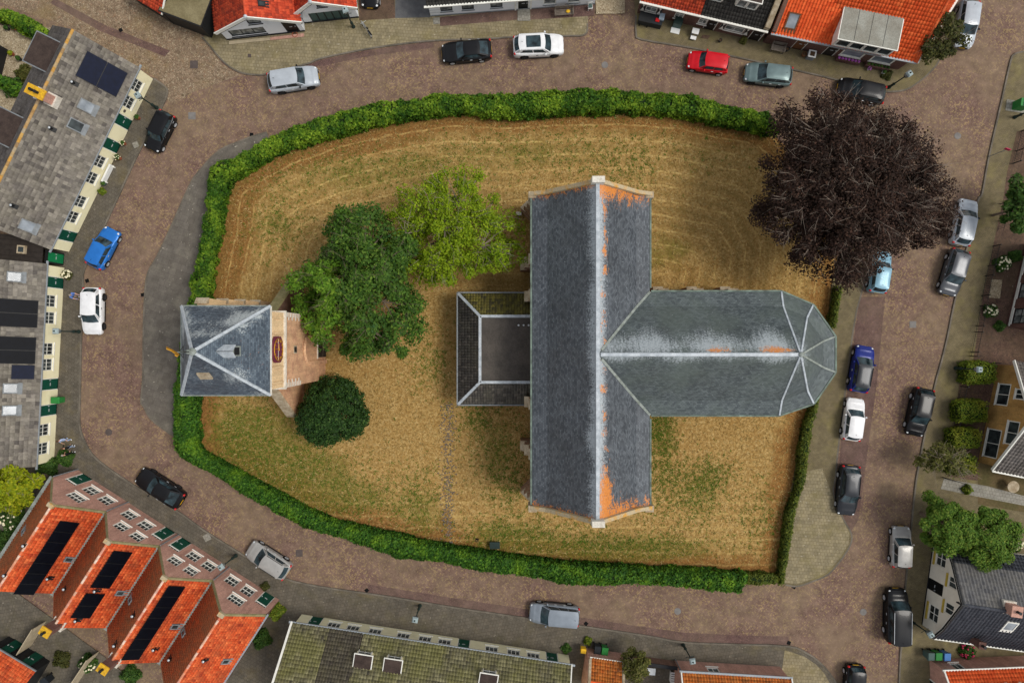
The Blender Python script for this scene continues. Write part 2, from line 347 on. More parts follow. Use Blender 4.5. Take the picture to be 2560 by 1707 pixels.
# slate with lichen; attributes 'white' and 'rust' say how much the lichen takes hold
def slate(name, c1, c2, cw=lin(196,204,208), sw=0.22, sh=0.14, moss=None):
    t = NT(name); u = t.uv(); p = t.pos(); b = t.n('ShaderNodeTexBrick'); t.put(b.inputs['Vector'], u)
    b.inputs['Scale'].default_value = 1.0; b.inputs['Brick Width'].default_value = sw; b.inputs['Row Height'].default_value = sh
    b.inputs['Mortar Size'].default_value = 0.006; b.inputs['Color1'].default_value = c1; b.inputs['Color2'].default_value = c2
    b.inputs['Mortar'].default_value = (0.012, 0.014, 0.016, 1)
    col = b.outputs['Color']
    big = t.noise(p, 0.45, 5); col = t.mix(1.0, col, t.ramp(big, [(0.3, 0.78), (0.7, 1.2)]), 'MULTIPLY')
    if moss: col = t.mix(t.math('MULTIPLY', t.step(t.noise(p, 0.3, 4), 0.45, 0.65), 0.5), col, moss)
    aw = t.n('ShaderNodeAttribute', attribute_name='white').outputs['Fac']; ar = t.n('ShaderNodeAttribute', attribute_name='rust').outputs['Fac']
    st = t.noise(t.map(u, (3.2, 0.55, 1)), 1.6, 5, 0.7); fi = t.noise(u, 7.5, 4, 0.8)
    nw = t.math('ADD', t.math('MULTIPLY', st, 0.34), t.math('MULTIPLY', fi, 0.66))
    mw = t.step(t.math('SUBTRACT', nw, t.math('SUBTRACT', 0.78, t.math('MULTIPLY', aw, 0.44))), 0.0, 0.14)
    col = t.mix(t.math('MULTIPLY', mw, 0.58), col, cw)
    spk = t.step(t.noise(u, 8.5, 2), 0.70, 0.72); col = t.mix(t.math('MULTIPLY', spk, 0.45), col, cw)
    nr = t.math('ADD', t.math('MULTIPLY', t.noise(u, 1.6, 5, 0.7), 0.4), t.math('MULTIPLY', t.noise(u, 6.5, 4, 0.8), 0.6))
    mr = t.step(t.math('SUBTRACT', nr, t.math('SUBTRACT', 0.81, t.math('MULTIPLY', ar, 0.46))), 0.0, 0.05)
    col = t.mix(t.math('MULTIPLY', mr, 0.88), col, t.ramp(fi, [(0.3, lin(190,108,34)), (0.7, lin(222,140,52))]))
    t.bsdf(col, t.ramp(big, [(0.3, 0.42), (0.7, 0.6)]), t.bump(b.outputs['Fac'], -0.35, 0.012), 0.45)
slate('slate_nave', lin(58,63,69), lin(93,98,103))
slate('slate_choir', lin(64,72,74), lin(95,103,103), moss=lin(86,96,88))
slate('slate_tower', lin(56,67,79), lin(94,106,116), cw=lin(206,212,210))
surf('lead', lin(190,196,200), lin(156,164,170), rough=0.5, sc=2.5, fine=14, bump=0.1, spec=0.5)
surf('lead_dull', lin(150,156,150), lin(118,124,116), rough=0.6, sc=2.5, fine=14, bump=0.1)
surf('copper_gutter', lin(124,140,128), lin(86,94,86), rough=0.6, sc=1.5)
surf('coping_stone', lin(184,170,146), lin(150,132,106), sc=2.2, fine=10)
surf('coping_lichen', lin(176,160,130), lin(196,146,70), sc=1.4, fine=10, contrast=(0.48, 0.66))
surf('white_stone', lin(220,214,202), lin(196,188,172), sc=2, fine=10)
surf('mossy_stone', lin(142,132,98), lin(122,116,80), sc=2, fine=10)
surf('bitumen', lin(70,66,62), lin(88,82,76), sc=0.8, fine=9, rough=0.8)
surf('bitumen_brown', lin(74,62,56), lin(58,48,44), sc=1.6, fine=9, rough=0.75)
surf('dormer_grey', lin(152,152,142), lin(128,124,112), sc=0.7, fine=10)
surf('roof_olive', lin(132,122,92), lin(112,102,74), sc=0.9, fine=10)
brick('brick_tower', (lin(206,152,116), lin(172,116,88), lin(222,180,138)), lin(214,192,160), bh=0.09, bw=0.26)
brick('brick_cream', (lin(222,186,138), lin(208,168,122), lin(226,196,152)), lin(222,204,172))
brick('brick_church', (lin(150,112,90), lin(134,100,82), lin(160,130,106)), lin(160,144,122))
brick('brick_dark', (lin(110,78,66), lin(96,68,60), lin(120,92,78)), lin(120,108,96))
brick('brick_pink', (lin(186,138,120), lin(172,122,106), lin(196,152,134)), lin(188,160,146))
brick('brick_brown', (lin(98,66,58), lin(112,76,66), lin(88,62,56)), lin(110,98,90))
brick('brick_yellow', (lin(186,142,80), lin(172,126,68), lin(196,154,92)), lin(166,140,96))
def render_wall(name, c, d):
    t = NT(name); p = t.pos(); col = t.mix(t.math('MULTIPLY', t.step(t.noise(p, 0.9, 6, 0.65), 0.5, 0.75), 0.5), c, d)
    t.bsdf(col, 0.8, t.bump(t.noise(p, 18, 3), 0.15, 0.01))
render_wall('cream', lin(236,228,190), lin(206,196,154))
render_wall('white_wall', lin(226,228,230), lin(196,198,198))
render_wall('white_warm', lin(228,222,206), lin(200,194,176))
render_wall('plinth_black', lin(44,44,46), lin(60,58,56))
plain('white_paint', lin(226,224,214), 0.5); plain('green_paint', lin(14,72,56), 0.45, var=0.2); plain('green_bright', lin(20,120,72), 0.5)
plain('black_paint', lin(34,35,36), 0.5); plain('dark_wood', lin(46,40,36), 0.75, var=0.3); plain('grey_zinc', lin(150,156,160), 0.45, metal=0.2)
plain('zinc_dull', lin(122,126,128), 0.6, var=0.25); plain('steel_light', lin(190,194,196), 0.4, metal=0.3)
plain('lamp_green', lin(38,52,48), 0.5); plain('lamp_top', lin(150,164,164), 0.35); plain('wood_grey', lin(112,102,92), 0.8, var=0.3)
plain('wood_brown', lin(110,72,46), 0.7, var=0.3); plain('wood_pale', lin(170,156,130), 0.8, var=0.2); plain('terracotta', lin(150,84,60), 0.8)
plain('gold', lin(206,150,44), 0.35, metal=0.6); plain('plum', lin(104,44,62), 0.6); plain('solar', (0.0028, 0.0034, 0.006, 1), 0.4, 0.05, var=0.3)
plain('solar_blue', (0.004, 0.007, 0.022, 1), 0.4, 0.06, var=0.3); plain('cover_iron', lin(84,74,70), 0.7, var=0.25); plain('cover_grey', lin(118,114,110), 0.75, var=0.2)
plain('plastic_green', lin(44,120,56), 0.5); plain('plastic_dark', lin(38,42,46), 0.5); plain('plastic_blue', lin(72,118,176), 0.5); plain('plastic_greygreen', lin(70,90,86), 0.5)
plain('yellow_paint', lin(224,176,40), 0.6); plain('shutter_yellow', lin(190,164,70), 0.7, var=0.25); plain('door_black', lin(22,24,25), 0.4)
plain('rope_white', lin(222,222,220), 0.7); plain('flower_white', lin(232,224,190), 0.8); plain('flower_pink', lin(176,52,84), 0.8); plain('flower_purple', lin(170,90,170), 0.8)
surf('lichen_yellow', lin(222,176,40), lin(192,142,50), sc=5, fine=12); plain('red_cloth', lin(196,30,30), 0.8); plain('tarp_grey', lin(150,164,176), 0.7)
plain('white_plastic', lin(226,226,222), 0.5); plain('ridge_white', lin(206,200,190), 0.8, var=0.25)
t = NT('glass'); t.bsdf(t.ramp(t.noise(t.pos(), 1.2, 3), [(0.35, (0.012,0.015,0.016,1)), (0.7, (0.06,0.075,0.075,1))]), 0.06, None, 0.3)
t = NT('glass_curtain'); t.bsdf(t.ramp(t.noise(t.pos(), 2.2, 3), [(0.4, (0.09,0.10,0.10,1)), (0.65, (0.32,0.33,0.31,1))]), 0.12, None, 0.25)
t = NT('glass_sky'); t.bsdf(t.ramp(t.noise(t.pos(), 0.8, 3), [(0.35, (0.12,0.14,0.16,1)), (0.7, (0.34,0.37,0.40,1))]), 0.1, None, 0.3)
# roof tiles
tile('tile_grey', [lin(92,87,82), lin(126,120,110), lin(106,100,94), lin(142,135,124), lin(80,75,72)], lin(118,112,96), 0.4, lich=(lin(196,146,52), 0.74))
tile('tile_grey_dark', [lin(112,106,102), lin(130,122,116), lin(98,92,88)], lin(96,90,76), 0.4)
tile('ridge_lichen', [lin(170,136,92), lin(188,150,84), lin(160,146,122), lin(190,142,66), lin(128,112,92)])
tile('tile_orange', [lin(208,88,48), lin(224,104,58), lin(196,76,40), lin(236,122,70), lin(168,64,40)], lin(120,54,40), 0.7, 0.8, thr=(0.46, 0.68))
tile('tile_orange_clean', [lin(214,88,44), lin(228,100,52), lin(204,78,38), lin(236,112,60)], lin(150,70,46), 0.4, 0.8, thr=(0.6, 0.75))
tile('tile_orange_moss', [lin(190,108,68), lin(172,100,66), lin(202,108,64), lin(156,98,68)], lin(146,110,76), 0.6, 0.6, thr=(0.42, 0.68))
tile('tile_red', [lin(192,74,48), lin(206,86,56), lin(176,66,44), lin(150,62,46)], lin(120,60,46), 0.5, 1.2, thr=(0.55, 0.7))
tile('tile_rust', [lin(206,118,52), lin(190,100,46), lin(216,132,66), lin(150,86,48)], lin(130,96,52), 0.5, 1.0)
tile('tile_moss', [lin(112,108,84), lin(126,120,88), lin(96,92,74), lin(150,144,110), lin(84,80,68)], lin(128,126,70), 0.55, 0.4, thr=(0.45, 0.62))
tile('tile_brownold', [lin(92,86,74), lin(78,72,64), lin(104,98,84)], lin(112,106,74), 0.4, 0.8)
tile('tile_black', [lin(58,56,54), lin(68,66,62), lin(50,48,46)], None)
tile('tile_slategrey', [lin(96,96,98), lin(108,106,104), lin(86,86,88)], lin(116,110,96), 0.3)
tile('tile_slatedark', [lin(68,70,76), lin(76,78,84), lin(62,64,70)], None)
tile('tile_annex', [lin(70,67,64), lin(92,88,82), lin(78,74,70), lin(112,106,98)], lin(110,106,88), 0.5, 0.6)
tile('tile_annex_moss', [lin(128,122,62), lin(108,102,58), lin(82,78,58), lin(144,134,68)], lin(72,68,54), 0.5, 0.9)
# foliage
leaf('hedge_leaf', [lin(40,72,22), lin(66,106,30), lin(32,60,22), lin(100,136,38), lin(54,92,28)], 0.3, patch=(lin(64,104,26), 0.5, 0.42, lin(146,174,50)))
leaf('hedge_leaf_dark', [lin(38,72,26), lin(66,110,38), lin(32,60,24), lin(96,138,42), lin(54,94,32)], 0.3, patch=(lin(66,110,32), 0.6, 0.50, lin(124,158,44)))
leaf('hedge_low', [lin(72,86,32), lin(96,110,40), lin(58,70,28), lin(122,126,48)], 0.2)
leaf('beech_leaf', [lin(44,33,29), lin(60,45,38), lin(34,27,25), lin(80,59,48), lin(50,38,33)], 0.12, 0.85, patch=(lin(38,31,28), 0.45, 0.5, lin(62,49,41)))
leaf('ash_leaf', [lin(58,90,34), lin(86,120,42), lin(48,76,32), lin(114,142,54)], 0.35, patch=(lin(52,86,44), 0.35, 0.55, lin(96,126,50)))
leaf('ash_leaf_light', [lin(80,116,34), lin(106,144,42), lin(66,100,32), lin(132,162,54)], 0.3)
leaf('maple_leaf', [lin(118,144,26), lin(144,166,32), lin(98,126,28), lin(160,176,42)], 0.35, patch=(lin(86,126,32), 0.22, 0.56, lin(118,150,36)))
leaf('holly_leaf', [lin(32,54,24), lin(46,74,30), lin(26,44,22), lin(72,98,42)], 0.12, 0.5, patch=(lin(30,52,24), 1.1, 0.5, lin(58,86,36)))
leaf('willow_leaf', [lin(82,114,42), lin(104,134,48), lin(66,98,38), lin(130,146,58)], 0.35)
leaf('olive_leaf', [lin(84,88,40), lin(104,104,52), lin(70,76,36), lin(118,112,60)], 0.25)
leaf('olive_dark_leaf', [lin(62,66,34), lin(80,82,40), lin(50,56,30), lin(96,92,46)], 0.2)
leaf('yellow_leaf', [lin(128,144,26), lin(158,164,30), lin(104,126,28), lin(178,174,40)], 0.3)
leaf('shrub_leaf', [lin(50,82,34), lin(70,100,40), lin(40,66,28), lin(88,112,46)], 0.2)
leaf('box_leaf', [lin(84,106,28), lin(110,124,36), lin(66,90,26), lin(136,138,48)], 0.2, patch=(lin(150,142,48), 0.5, 0.55, lin(120,124,40)))
tile('ridge_mortar', [lin(214,110,70), lin(206,150,120), lin(222,196,176), lin(190,92,58)])
plain('hedge_core', lin(24,40,16), 0.95, var=0.3); plain('bark', lin(112,98,84), 0.9, var=0.25); plain('bark_pale', lin(146,132,118), 0.85, var=0.2)
# vehicles
def paint(name, c, metal=0.0, rough=0.3):
    t = NT(name); n = t.noise(t.pos(), 2.0, 4)
    t.bsdf(t.mix(1.0, c, t.ramp(n, [(0.3, 0.9), (0.7, 1.08)]), 'MULTIPLY'), rough, None, 0.25, metal, 0.12)
for nm, c, mt in (('car_silver', lin(172,178,184), .08), ('car_white', lin(226,226,226), 0), ('car_black', lin(22,22,24), .1), ('car_red', lin(196,16,30), .05), ('car_greygreen', lin(104,122,122), .3),
                  ('car_lightblue', lin(124,164,182), .1), ('car_blue', lin(40,112,190), .15), ('car_deepblue', lin(22,38,116), .1), ('car_darkgrey', lin(84,86,90), .35), ('car_grey', lin(138,146,154), .35), ('car_charcoal', lin(44,46,50), .3), ('car_silverwarm', lin(160,158,154), .1)):
    paint(nm, c, mt)
t = NT('car_glass'); t.bsdf(t.ramp(t.noise(t.pos(), 1.5, 4), [(0.35, (0.008,0.012,0.014,1)), (0.7, (0.05,0.085,0.10,1))]), 0.05, None, 0.3)
plain('tyre', lin(26,26,27), 0.85); plain('rim_silver', lin(176,178,180), 0.35, metal=0.5); plain('rim_dark', lin(50,50,52), 0.4, metal=0.4)
plain('lamp_clear', lin(214,218,220), 0.15, 0.6); plain('lamp_red', lin(190,16,18), 0.25, 0.6); plain('underbody', lin(14,14,15), 0.9); plain('trim_black', lin(24,25,26), 0.45); plain('plate_yellow', lin(220,170,30), 0.5)
plain('skin', lin(206,158,130), 0.6); plain('hair_brown', lin(84,60,42), 0.8); plain('hair_grey', lin(150,140,130), 0.8)
for nm, c in (('cloth_blue', lin(92,124,190)), ('cloth_paleblue', lin(168,186,220)), ('cloth_black', lin(26,26,28)), ('cloth_jeans', lin(150,168,196)), ('cloth_white', lin(222,222,224)), ('cloth_beige', lin(196,170,150)), ('shoe', lin(230,230,230))): plain(nm, c, 0.85)
# ================================================================== ground, roads, pavements
def struct(name, o): o.name = name; o['kind'] = 'structure'; return o
gm = MB(); gm.poly([(-600,-600,-0.06),(600,-600,-0.06),(600,600,-0.06),(-600,600,-0.06)]); struct('ground', gm.build('ground', 'earth'))
rm = MB(); rm.poly([(-75,-60,0),(75,-60,0),(75,60,0),(-75,60,0)]); struct('road', rm.build('road', 'road_brick'))
def wpts(pp, z=0.0): return [W(a, b, z) for a, b in pp]
def offset_line(P, d):
    out = []
    for i, p in enumerate(P):
        a = P[max(0, i-1)]; b = P[min(len(P)-1, i+1)]; t = (b-a); t.z = 0; t.normalize()
        out.append(p+Vector((-t.y, t.x, 0))*d)
    return out
def smooth_line(P, n=3):
    """Catmull-Rom through the points"""
    out = []
    for i in range(len(P)-1):
        p0 = P[max(0, i-1)]; p1 = P[i]; p2 = P[i+1]; p3 = P[min(len(P)-1, i+2)]
        for k in range(n):
            t = k/n
            out.append(0.5*((2*p1)+(p2-p0)*t+(2*p0-5*p1+4*p2-p3)*t*t+(3*p1-p0-3*p2+p3)*t**3))
    out.append(P[-1]); return out
def pavement(name, kerb, back, mat, side=1, z=0.10, smooth=True, kw=0.14):
    """raised footway: kerb line (pixels) with a row of kerb stones, back line closes the sheet"""
    K = wpts(kerb)
    if smooth: K = smooth_line(K)
    B = wpts(back)
    o = flat_poly(name, K+B, z, mat); o['kind'] = 'structure'
    I = offset_line(K, kw*side); m = MB()
    for i in range(len(K)-1):
        a, b, c, d = K[i], K[i+1], I[i+1], I[i]; zt = z+0.012
        t = lambda p, zz: (p.x, p.y, zz)
        m.poly([t(a, zt), t(b, zt), t(c, zt), t(d, zt)] if side > 0 else [t(d, zt), t(c, zt), t(b, zt), t(a, zt)])
        m.poly([t(a, -0.05), t(b, -0.05), t(b, zt), t(a, zt)] if side > 0 else [t(b, -0.05), t(a, -0.05), t(a, zt), t(b, zt)])
    m.build('kerb', 'kerb_stone', o)
    return o
# inner footway west of the churchyard
inner_w = [(668,330),(632,340),(596,354),(547,376),(497,428),(472,466),(428,565),(392,641),(370,680),(362,729),(358,830),(357,937),(352,1003),(359,1016),(376,1047),(422,1083),(470,1110)]
pavement('pavement', inner_w, [(470,1100),(478,900),(500,700),(525,560),(545,460),(600,420),(680,370)], 'pave_inner', 1)
# inner footway east of the churchyard
inner_e = [(2200,560),(2178,640),(2153,737),(2134,822),(2098,1104),(2089,1195),(2084,1232),(2108,1294),(2129,1332),(2126,1362),(2102,1400),(2070,1436),(2032,1453),(1992,1466),(1962,1462)]
o = pavement('pavement', inner_e, [(1948,1450),(1962,1300),(1990,1150),(2030,990),(2060,850),(2080,700),(2110,590)], 'pave_east', -1)
lt = flat_poly('paving_patch', wpts([(1960,1455),(1976,1330),(2000,1180),(2055,1170),(2080,1235),(2106,1296),(2124,1334),(2121,1360),(2098,1396),(2066,1431),(2030,1447),(1992,1459)], 0.104), 0.104, 'pave_light', o)
# outer footway: west and south
outer = [(388,197),(418,219),(420,240),(408,268),(375,335),(341,400),(263,570),(214,674),(211,713),(206,838),(203,992),(202,1060),(217,1107),(247,1148),(337,1211),(439,1271),(515,1325),(616,1388),(706,1440),(800,1463),(919,1480),(1009,1494),(1129,1514),(1325,1543),(1600,1583),(1708,1602),(1834,1607),(1971,1612),(2015,1628),(2045,1648),(2072,1676),(2100,1720),(2110,1760)]
pavement('pavement', outer, [(1300,1790),(600,1790),(520,1560),(300,1330),(60,1180),(60,640),(250,300),(330,190)], 'pave_dark', -1)
sp_ = flat_poly('paving_patch', wpts([(640,1415),(720,1456),(800,1476),(1009,1507),(1129,1527),(1325,1556),(1600,1597),(1708,1616),(1834,1621),(1960,1625),(1960,1720),(1300,1720),(620,1560)], 0.104), 0.104, 'pave_south'); sp_['kind'] = 'structure'
sl_ = flat_poly('paving_patch', wpts([(1962,1624),(2010,1640),(2040,1660),(2062,1684),(2092,1740),(1990,1740),(1955,1672)], 0.108), 0.108, 'pave_light'); sl_['kind'] = 'structure'
# outer footway north
north = [(505,96),(525,118),(547,145),(574,170),(607,186),(640,190),(668,188),(768,163),(804,149),(906,128),(991,115),(1084,105),(1226,100),(1281,96),(1423,93),(1455,92),(1469,82),(1470,60)]
pavement('pavement', north, [(1470,-60),(880,-60),(700,-60),(560,60)], 'pave_light', 1)
north2 = [(1588,40),(1588,86),(1603,102),(1716,121),(1826,143),(2060,195),(2150,219),(2205,232),(2262,228),(2300,205),(2322,186),(2348,154),(2368,90),(2385,0),(2395,-60)]
pavement('pavement', north2, [(2290,-60),(1580,-60)], 'pave_east', 1)
# outer footway east
east = [(2575,126),(2545,131),(2532,137),(2523,154),(2499,261),(2469,392),(2452,485),(2441,504),(2410,640),(2381,765),(2366,840),(2351,902),(2331,976),(2293,1168),(2284,1230),(2277,1297),(2268,1390),(2260,1472),(2255,1560),(2248,1640),(2243,1760)]
pavement('pavement', east, [(2640,1760),(2700,1000),(2640,126)], 'pave_east', 1)
# bands of other paving
def band(name, pp, z, mat): o = flat_poly(name, wpts(pp, z), z, mat); o['kind'] = 'structure'; return o
band('side_street', [(-200,-200),(330,-140),(470,10),(505,90),(560,165),(600,188),(480,232),(432,262),(419,250),(416,216),(386,190),(340,165),(180,70),(60,30),(-60,-20)], 0.005, 'cobble')
band('parking_strip', [(2150,742),(2213,742),(2192,960),(2165,1160),(2146,1300),(2126,1330),(2108,1290),(2092,1230),(2097,1180),(2102,1104),(2138,822)], 0.004, 'road_purple')
band('gutter_strip', [(1130,1518),(1325,1547),(1600,1587),(1600,1565),(1325,1523),(1130,1494),(1010,1474),(920,1460),(920,1484),(1010,1497)], 0.0045, 'road_purple')
band('gutter_strip', [(1600,1587),(1708,1606),(1834,1611),(1971,1616),(1971,1590),(1834,1587),(1708,1580),(1600,1565)], 0.0045, 'road_purple')
band('gutter_strip', [(760,166),(806,150),(906,129),(990,116),(1084,104),(1084,120),(990,132),(906,144),(806,166)], 0.0045, 'road_purple')
band('brick_gutter', [(137,-4),(260,62),(425,128),(412,142),(250,78),(125,8)], 0.010, 'road_purple')
band('driveway', [(895,-60),(985,-60),(988,46),(898,52)], 0.108, 'garden_brick'); band('driveway', [(988,-60),(1062,-60),(1076,44),(988,46)], 0.109, 'asphalt')
band('brick_strip', [(1100,44),(1294,23),(1294,50),(1100,66)], 0.108, 'road_purple'); band('brick_strip', [(1326,21),(1486,12),(1486,40),(1326,50)], 0.108, 'road_purple')
band('gravel_bed', [(1488,-20),(1562,-20),(1562,34),(1490,36)], 0.110, 'gravel')
band('garden_paving', [(2518,430),(2542,330),(2620,300),(2620,1000),(2500,1000),(2432,905),(2440,860),(2454,760),(2484,610),(2508,500)], 0.108, 'garden_brick')
band('garden_paving', [(2398,960),(2500,905),(2620,920),(2620,1200),(2430,1200),(2370,1190)], 0.112, 'garden_brick')
band('garden_lawn', [(2445,1156),(2520,1160),(2620,1190),(2620,1290),(2445,1260)], 0.116, 'earth')
band('garden_path', [(2360,1196),(2470,1215),(2620,1255),(2620,1275),(2440,1240),(2352,1222)], 0.120, 'pave_grey')
band('yard', [(-80,60),(140,70),(60,300),(-80,500)], 0.06, 'gravel'); band('yard', [(-80,1200),(200,1180),(40,1480),(260,1640),(400,1760),(-80,1760)], 0.112, 'pave_south')
band('gravel_bed', [(2478,698),(2506,700),(2500,746),(2472,744)], 0.112, 'gravel')
# churchyard grass
HN = [((1917,274),(1930,345)),((1807,255),(1807,324)),((1724,233),(1714,304)),((1642,230),(1642,293)),((1552,219),(1552,291)),((1429,219),(1402,296)),((1264,228),(1264,304)),((1155,233),(1155,291)),((1111,225),(1120,296)),((1037,244),(1040,304)),((947,252),(955,321)),((810,285),(832,351)),((675,338),(705,391)),((602,380),(621,441)),((529,414),(583,468)),((512,476),(572,525)),((508,544),(564,571)),((493,613),(552,629)),((472,709),(541,709)),((455,800),(530,800)),((440,900),(515,900))]
HS = [((440,900),(515,900)),((430,960),(509,992)),((428,1019),(510,1084)),((424,1101),(518,1122)),((449,1145),(583,1160)),((526,1187),(640,1192)),((595,1233),(700,1224)),((679,1279),(760,1256)),((755,1321),(830,1288)),((851,1348),(908,1310)),((928,1378),(1004,1329)),((1004,1401),(1081,1348)),((1100,1409),(1182,1365)),((1182,1430),(1275,1379)),((1333,1447),(1374,1392)),((1429,1466),(1484,1400)),((1600,1466),(1600,1409)),((1725,1475),(1697,1411)),((1850,1487),(1850,1422))]
mid = lambda P, h: [(W(*a, h)+W(*b, 0))/2 for a, b in P]
lawn_poly = mid(HN, 2.0)+mid(HS, 2.0)[1:]+[W(1960,1440), W(1990,1240), W(2030,1040), W(2066,860), W(2086,700), W(2100,560), W(2000,400)]
lawn_o = flat_poly('churchyard_grass', lawn_poly, 0.03, 'lawn'); lawn_o['kind'] = 'structure'
bm = bmesh.new(); bm.from_mesh(lawn_o.data)
for k in range(-27, 30): bmesh.ops.bisect_plane(bm, geom=bm.verts[:]+bm.edges[:]+bm.faces[:], plane_co=(k, 0, 0), plane_no=(1, 0, 0))
for k in range(-21, 23): bmesh.ops.bisect_plane(bm, geom=bm.verts[:]+bm.edges[:]+bm.faces[:], plane_co=(0, k, 0), plane_no=(0, 1, 0))
bm.to_mesh(lawn_o.data); bm.free()
lv = np.array([v.co[:] for v in lawn_o.data.vertices])[:, :2]; LP = np.array([(p.x, p.y) for p in lawn_poly])
dist = np.full(len(lv), 99.0)
for a, b in zip(LP, np.roll(LP, -1, 0)):
    d = b-a; tt = np.clip(((lv-a)@d)/(d@d+1e-9), 0, 1); dist = np.minimum(dist, np.linalg.norm(lv-a-tt[:, None]*d, axis=1))
def blobs(L):
    v = np.zeros(len(lv))
    for px, py, rx, ry, s in L:
        c = W(px, py); v += s*np.exp(-(((lv[:, 0]-c.x)/(rx*.0357))**2+((lv[:, 1]-c.y)/(ry*.0357))**2))
    return v
brown = np.clip(1.35-dist/2.9, 0, 1)+blobs([(1118,1180,16,200,.6)])+blobs([(600,600,90,160,.5), (620,1050,60,80,.35), (760,1140,50,40,.4), (1700,680,120,80,.6), (1330,940,60,60,.5), (1130,700,60,60,.5), (1180,880,60,150,.5), (1700,1060,150,60,.25), (1900,1150,60,150,.25), (900,380,300,40,.3)])
olive = blobs([(600,560,60,120,.5), (1000,420,420,70,.35), (1500,1360,500,50,.5), (680,1130,200,110,.6), (1700,520,100,150,.35), (640,1080,90,70,.9), (760,1190,120,60,.9), (900,1250,140,45,.8), (1060,1280,60,60,.7), (1240,1110,60,110,.9), (1270,1330,120,40,.8), (1560,1380,220,28,.9), (1760,1230,80,70,.7), (1660,1080,40,110,.8), (1640,640,130,60,.6), (900,450,200,60,.5), (1350,380,250,50,.6), (700,560,70,70,.6), (560,900,60,200,.5), (1060,960,40,90,.6), (1780,400,120,60,.4)])
for nm, arr in (('brown', np.clip(brown, 0, 1.2)), ('olive', np.clip(olive, 0, 1.2)), ('edge', dist)):
    at = lawn_o.data.attributes.new(nm, 'FLOAT', 'POINT'); at.data.foreach_set('value', arr.astype(np.float32))
# ================================================================== church
def grid_slope(name, quad, uvq, n, mat, parent, attr=None):
    """bilinear slope (eave0, eave1, top1, top0) with metre UVs and lichen weights"""
    a, b, c, d = [Vector(q) for q in quad]; nu, nv = n
    V = []; U = []
    for j in range(nv+1):
        for i in range(nu+1):
            s, t = i/nu, j/nv
            V.append(a*(1-s)*(1-t)+b*s*(1-t)+c*s*t+d*(1-s)*t)
            u = [uvq[0][k]*(1-s)*(1-t)+uvq[1][k]*s*(1-t)+uvq[2][k]*s*t+uvq[3][k]*(1-s)*t for k in (0, 1)]; U.append(u)
    F = [(j*(nu+1)+i, j*(nu+1)+i+1, (j+1)*(nu+1)+i+1, (j+1)*(nu+1)+i) for j in range(nv) for i in range(nu)]
    me = bpy.data.meshes.new(name); me.from_pydata(V, [], F); me.materials.append(MT[mat])
    uv = me.uv_layers.new(name='UVMap'); uv.data.foreach_set('uv', [x for l in me.loops for x in U[l.vertex_index]])
    for k, nm in enumerate(('white', 'rust')):
        at = me.attributes.new(nm, 'FLOAT', 'POINT'); at.data.foreach_set('value', [attr(p, u)[k] if attr else 0.0 for p, u in zip(V, U)])
    me.update(); return link(name, me, parent)
def strip(m, pts, w, h=0.06, up=Vector((0, 0, 1))):
    """raised band along a polyline"""
    P = [Vector(p) for p in pts]
    for a, b in zip(P, P[1:]):
        d = (b-a).normalized(); s = d.cross(up).normalized()*w/2; n = s.cross(d).normalized()*h
        if n.z < 0: n = -n
        m.frust([a-s-n, b-s-n, b+s-n, a+s-n], [a-s*0.8+n, b-s*0.8+n, b+s*0.8+n, a+s*0.8+n])
sat = lambda x: max(0.0, min(1.0, x))
XL, XR, YS, YN, XM, ZE, ZK, ZR, KD = 1.55, 10.70, -12.75, 11.30, 6.10, 8.0, 8.62, 12.4, 1.15
YC = -0.93; CN, CS_ = 3.85, -5.70
ch = thing('church', 'brick church with grey slate roofs in the middle of the dry grass', 'church', (XM, YC, 0))
T = Matrix.Translation((-XM, -YC, 0))
# walls
m = MB(T); XW0, XW1 = XL+0.35, XR-0.35
m.box(XW0, XW1, YS+0.1, YN-0.1, 0, ZE-0.05)
for y, s in ((YN-0.1, 1), (YS+0.1, -1)):
    m.poly([(XW0, y, ZE-0.06), (XW1, y, ZE-0.06), (XM, y, ZR-0.25)][::-1 if s > 0 else 1])
apse = [(20.9, CN-0.35), (23.2, 2.55), (24.7, 0.3), (24.7, -2.25), (23.2, -4.5), (20.8, CS_+0.35)]
lo = [(10.0, CN-0.35, 0)]+[(x, y, 0) for x, y in apse]+[(10.0, CS_+0.35, 0)]
m.frust(lo[::-1], [(x, y, ZE-0.05) for x, y, z in lo][::-1])
m.build('wall', 'brick_church', ch)
# roofs
def nave_attr(side):
    def f(p, u):
        x, y, z = p; v = u[1]; L = mnoise.noise(Vector((y*0.5, 3.0*side, 0)))
        wv = sat(1.1-v*0.52+0.25*L) if side < 0 else sat(0.9-v*0.5)
        wv = wv*0.95 + (0.30 if side > 0 else 0.05)
        endd = min(YN-y, y-YS); r = 0
        if side > 0:
            r = sat(1.0-abs(v-0.8)/1.7)*(0.62+0.55*mnoise.noise(Vector((y*1.3, v*1.5, 2.0))))
            r = max(r, sat(1.1-endd/3.0)*(0.92-0.04*v))
            if y < -7: r = max(r, sat(1.05-abs(v-0.9)/2.4)*sat((-y-6)/4.5)*0.95)
        else:
            r = sat(0.95-endd*0.62)*0.78
        return wv, r
    return f
def hgt(d): return ZE+(ZK-ZE)*d/KD if d < KD else ZK+(ZR-ZK)*(d-KD)/(XM-XL-KD)
Y0, Y1 = YS, YN
roof = grid_slope('roof', [(XL, Y1, ZE), (XL, Y0, ZE), (XL+KD, Y0, ZK), (XL+KD, Y1, ZK)], [(Y1, 6.2), (Y0, 6.2), (Y0, 4.95), (Y1, 4.95)], (40, 2), 'slate_nave', ch, nave_attr(-1))
roof.data.transform(T)
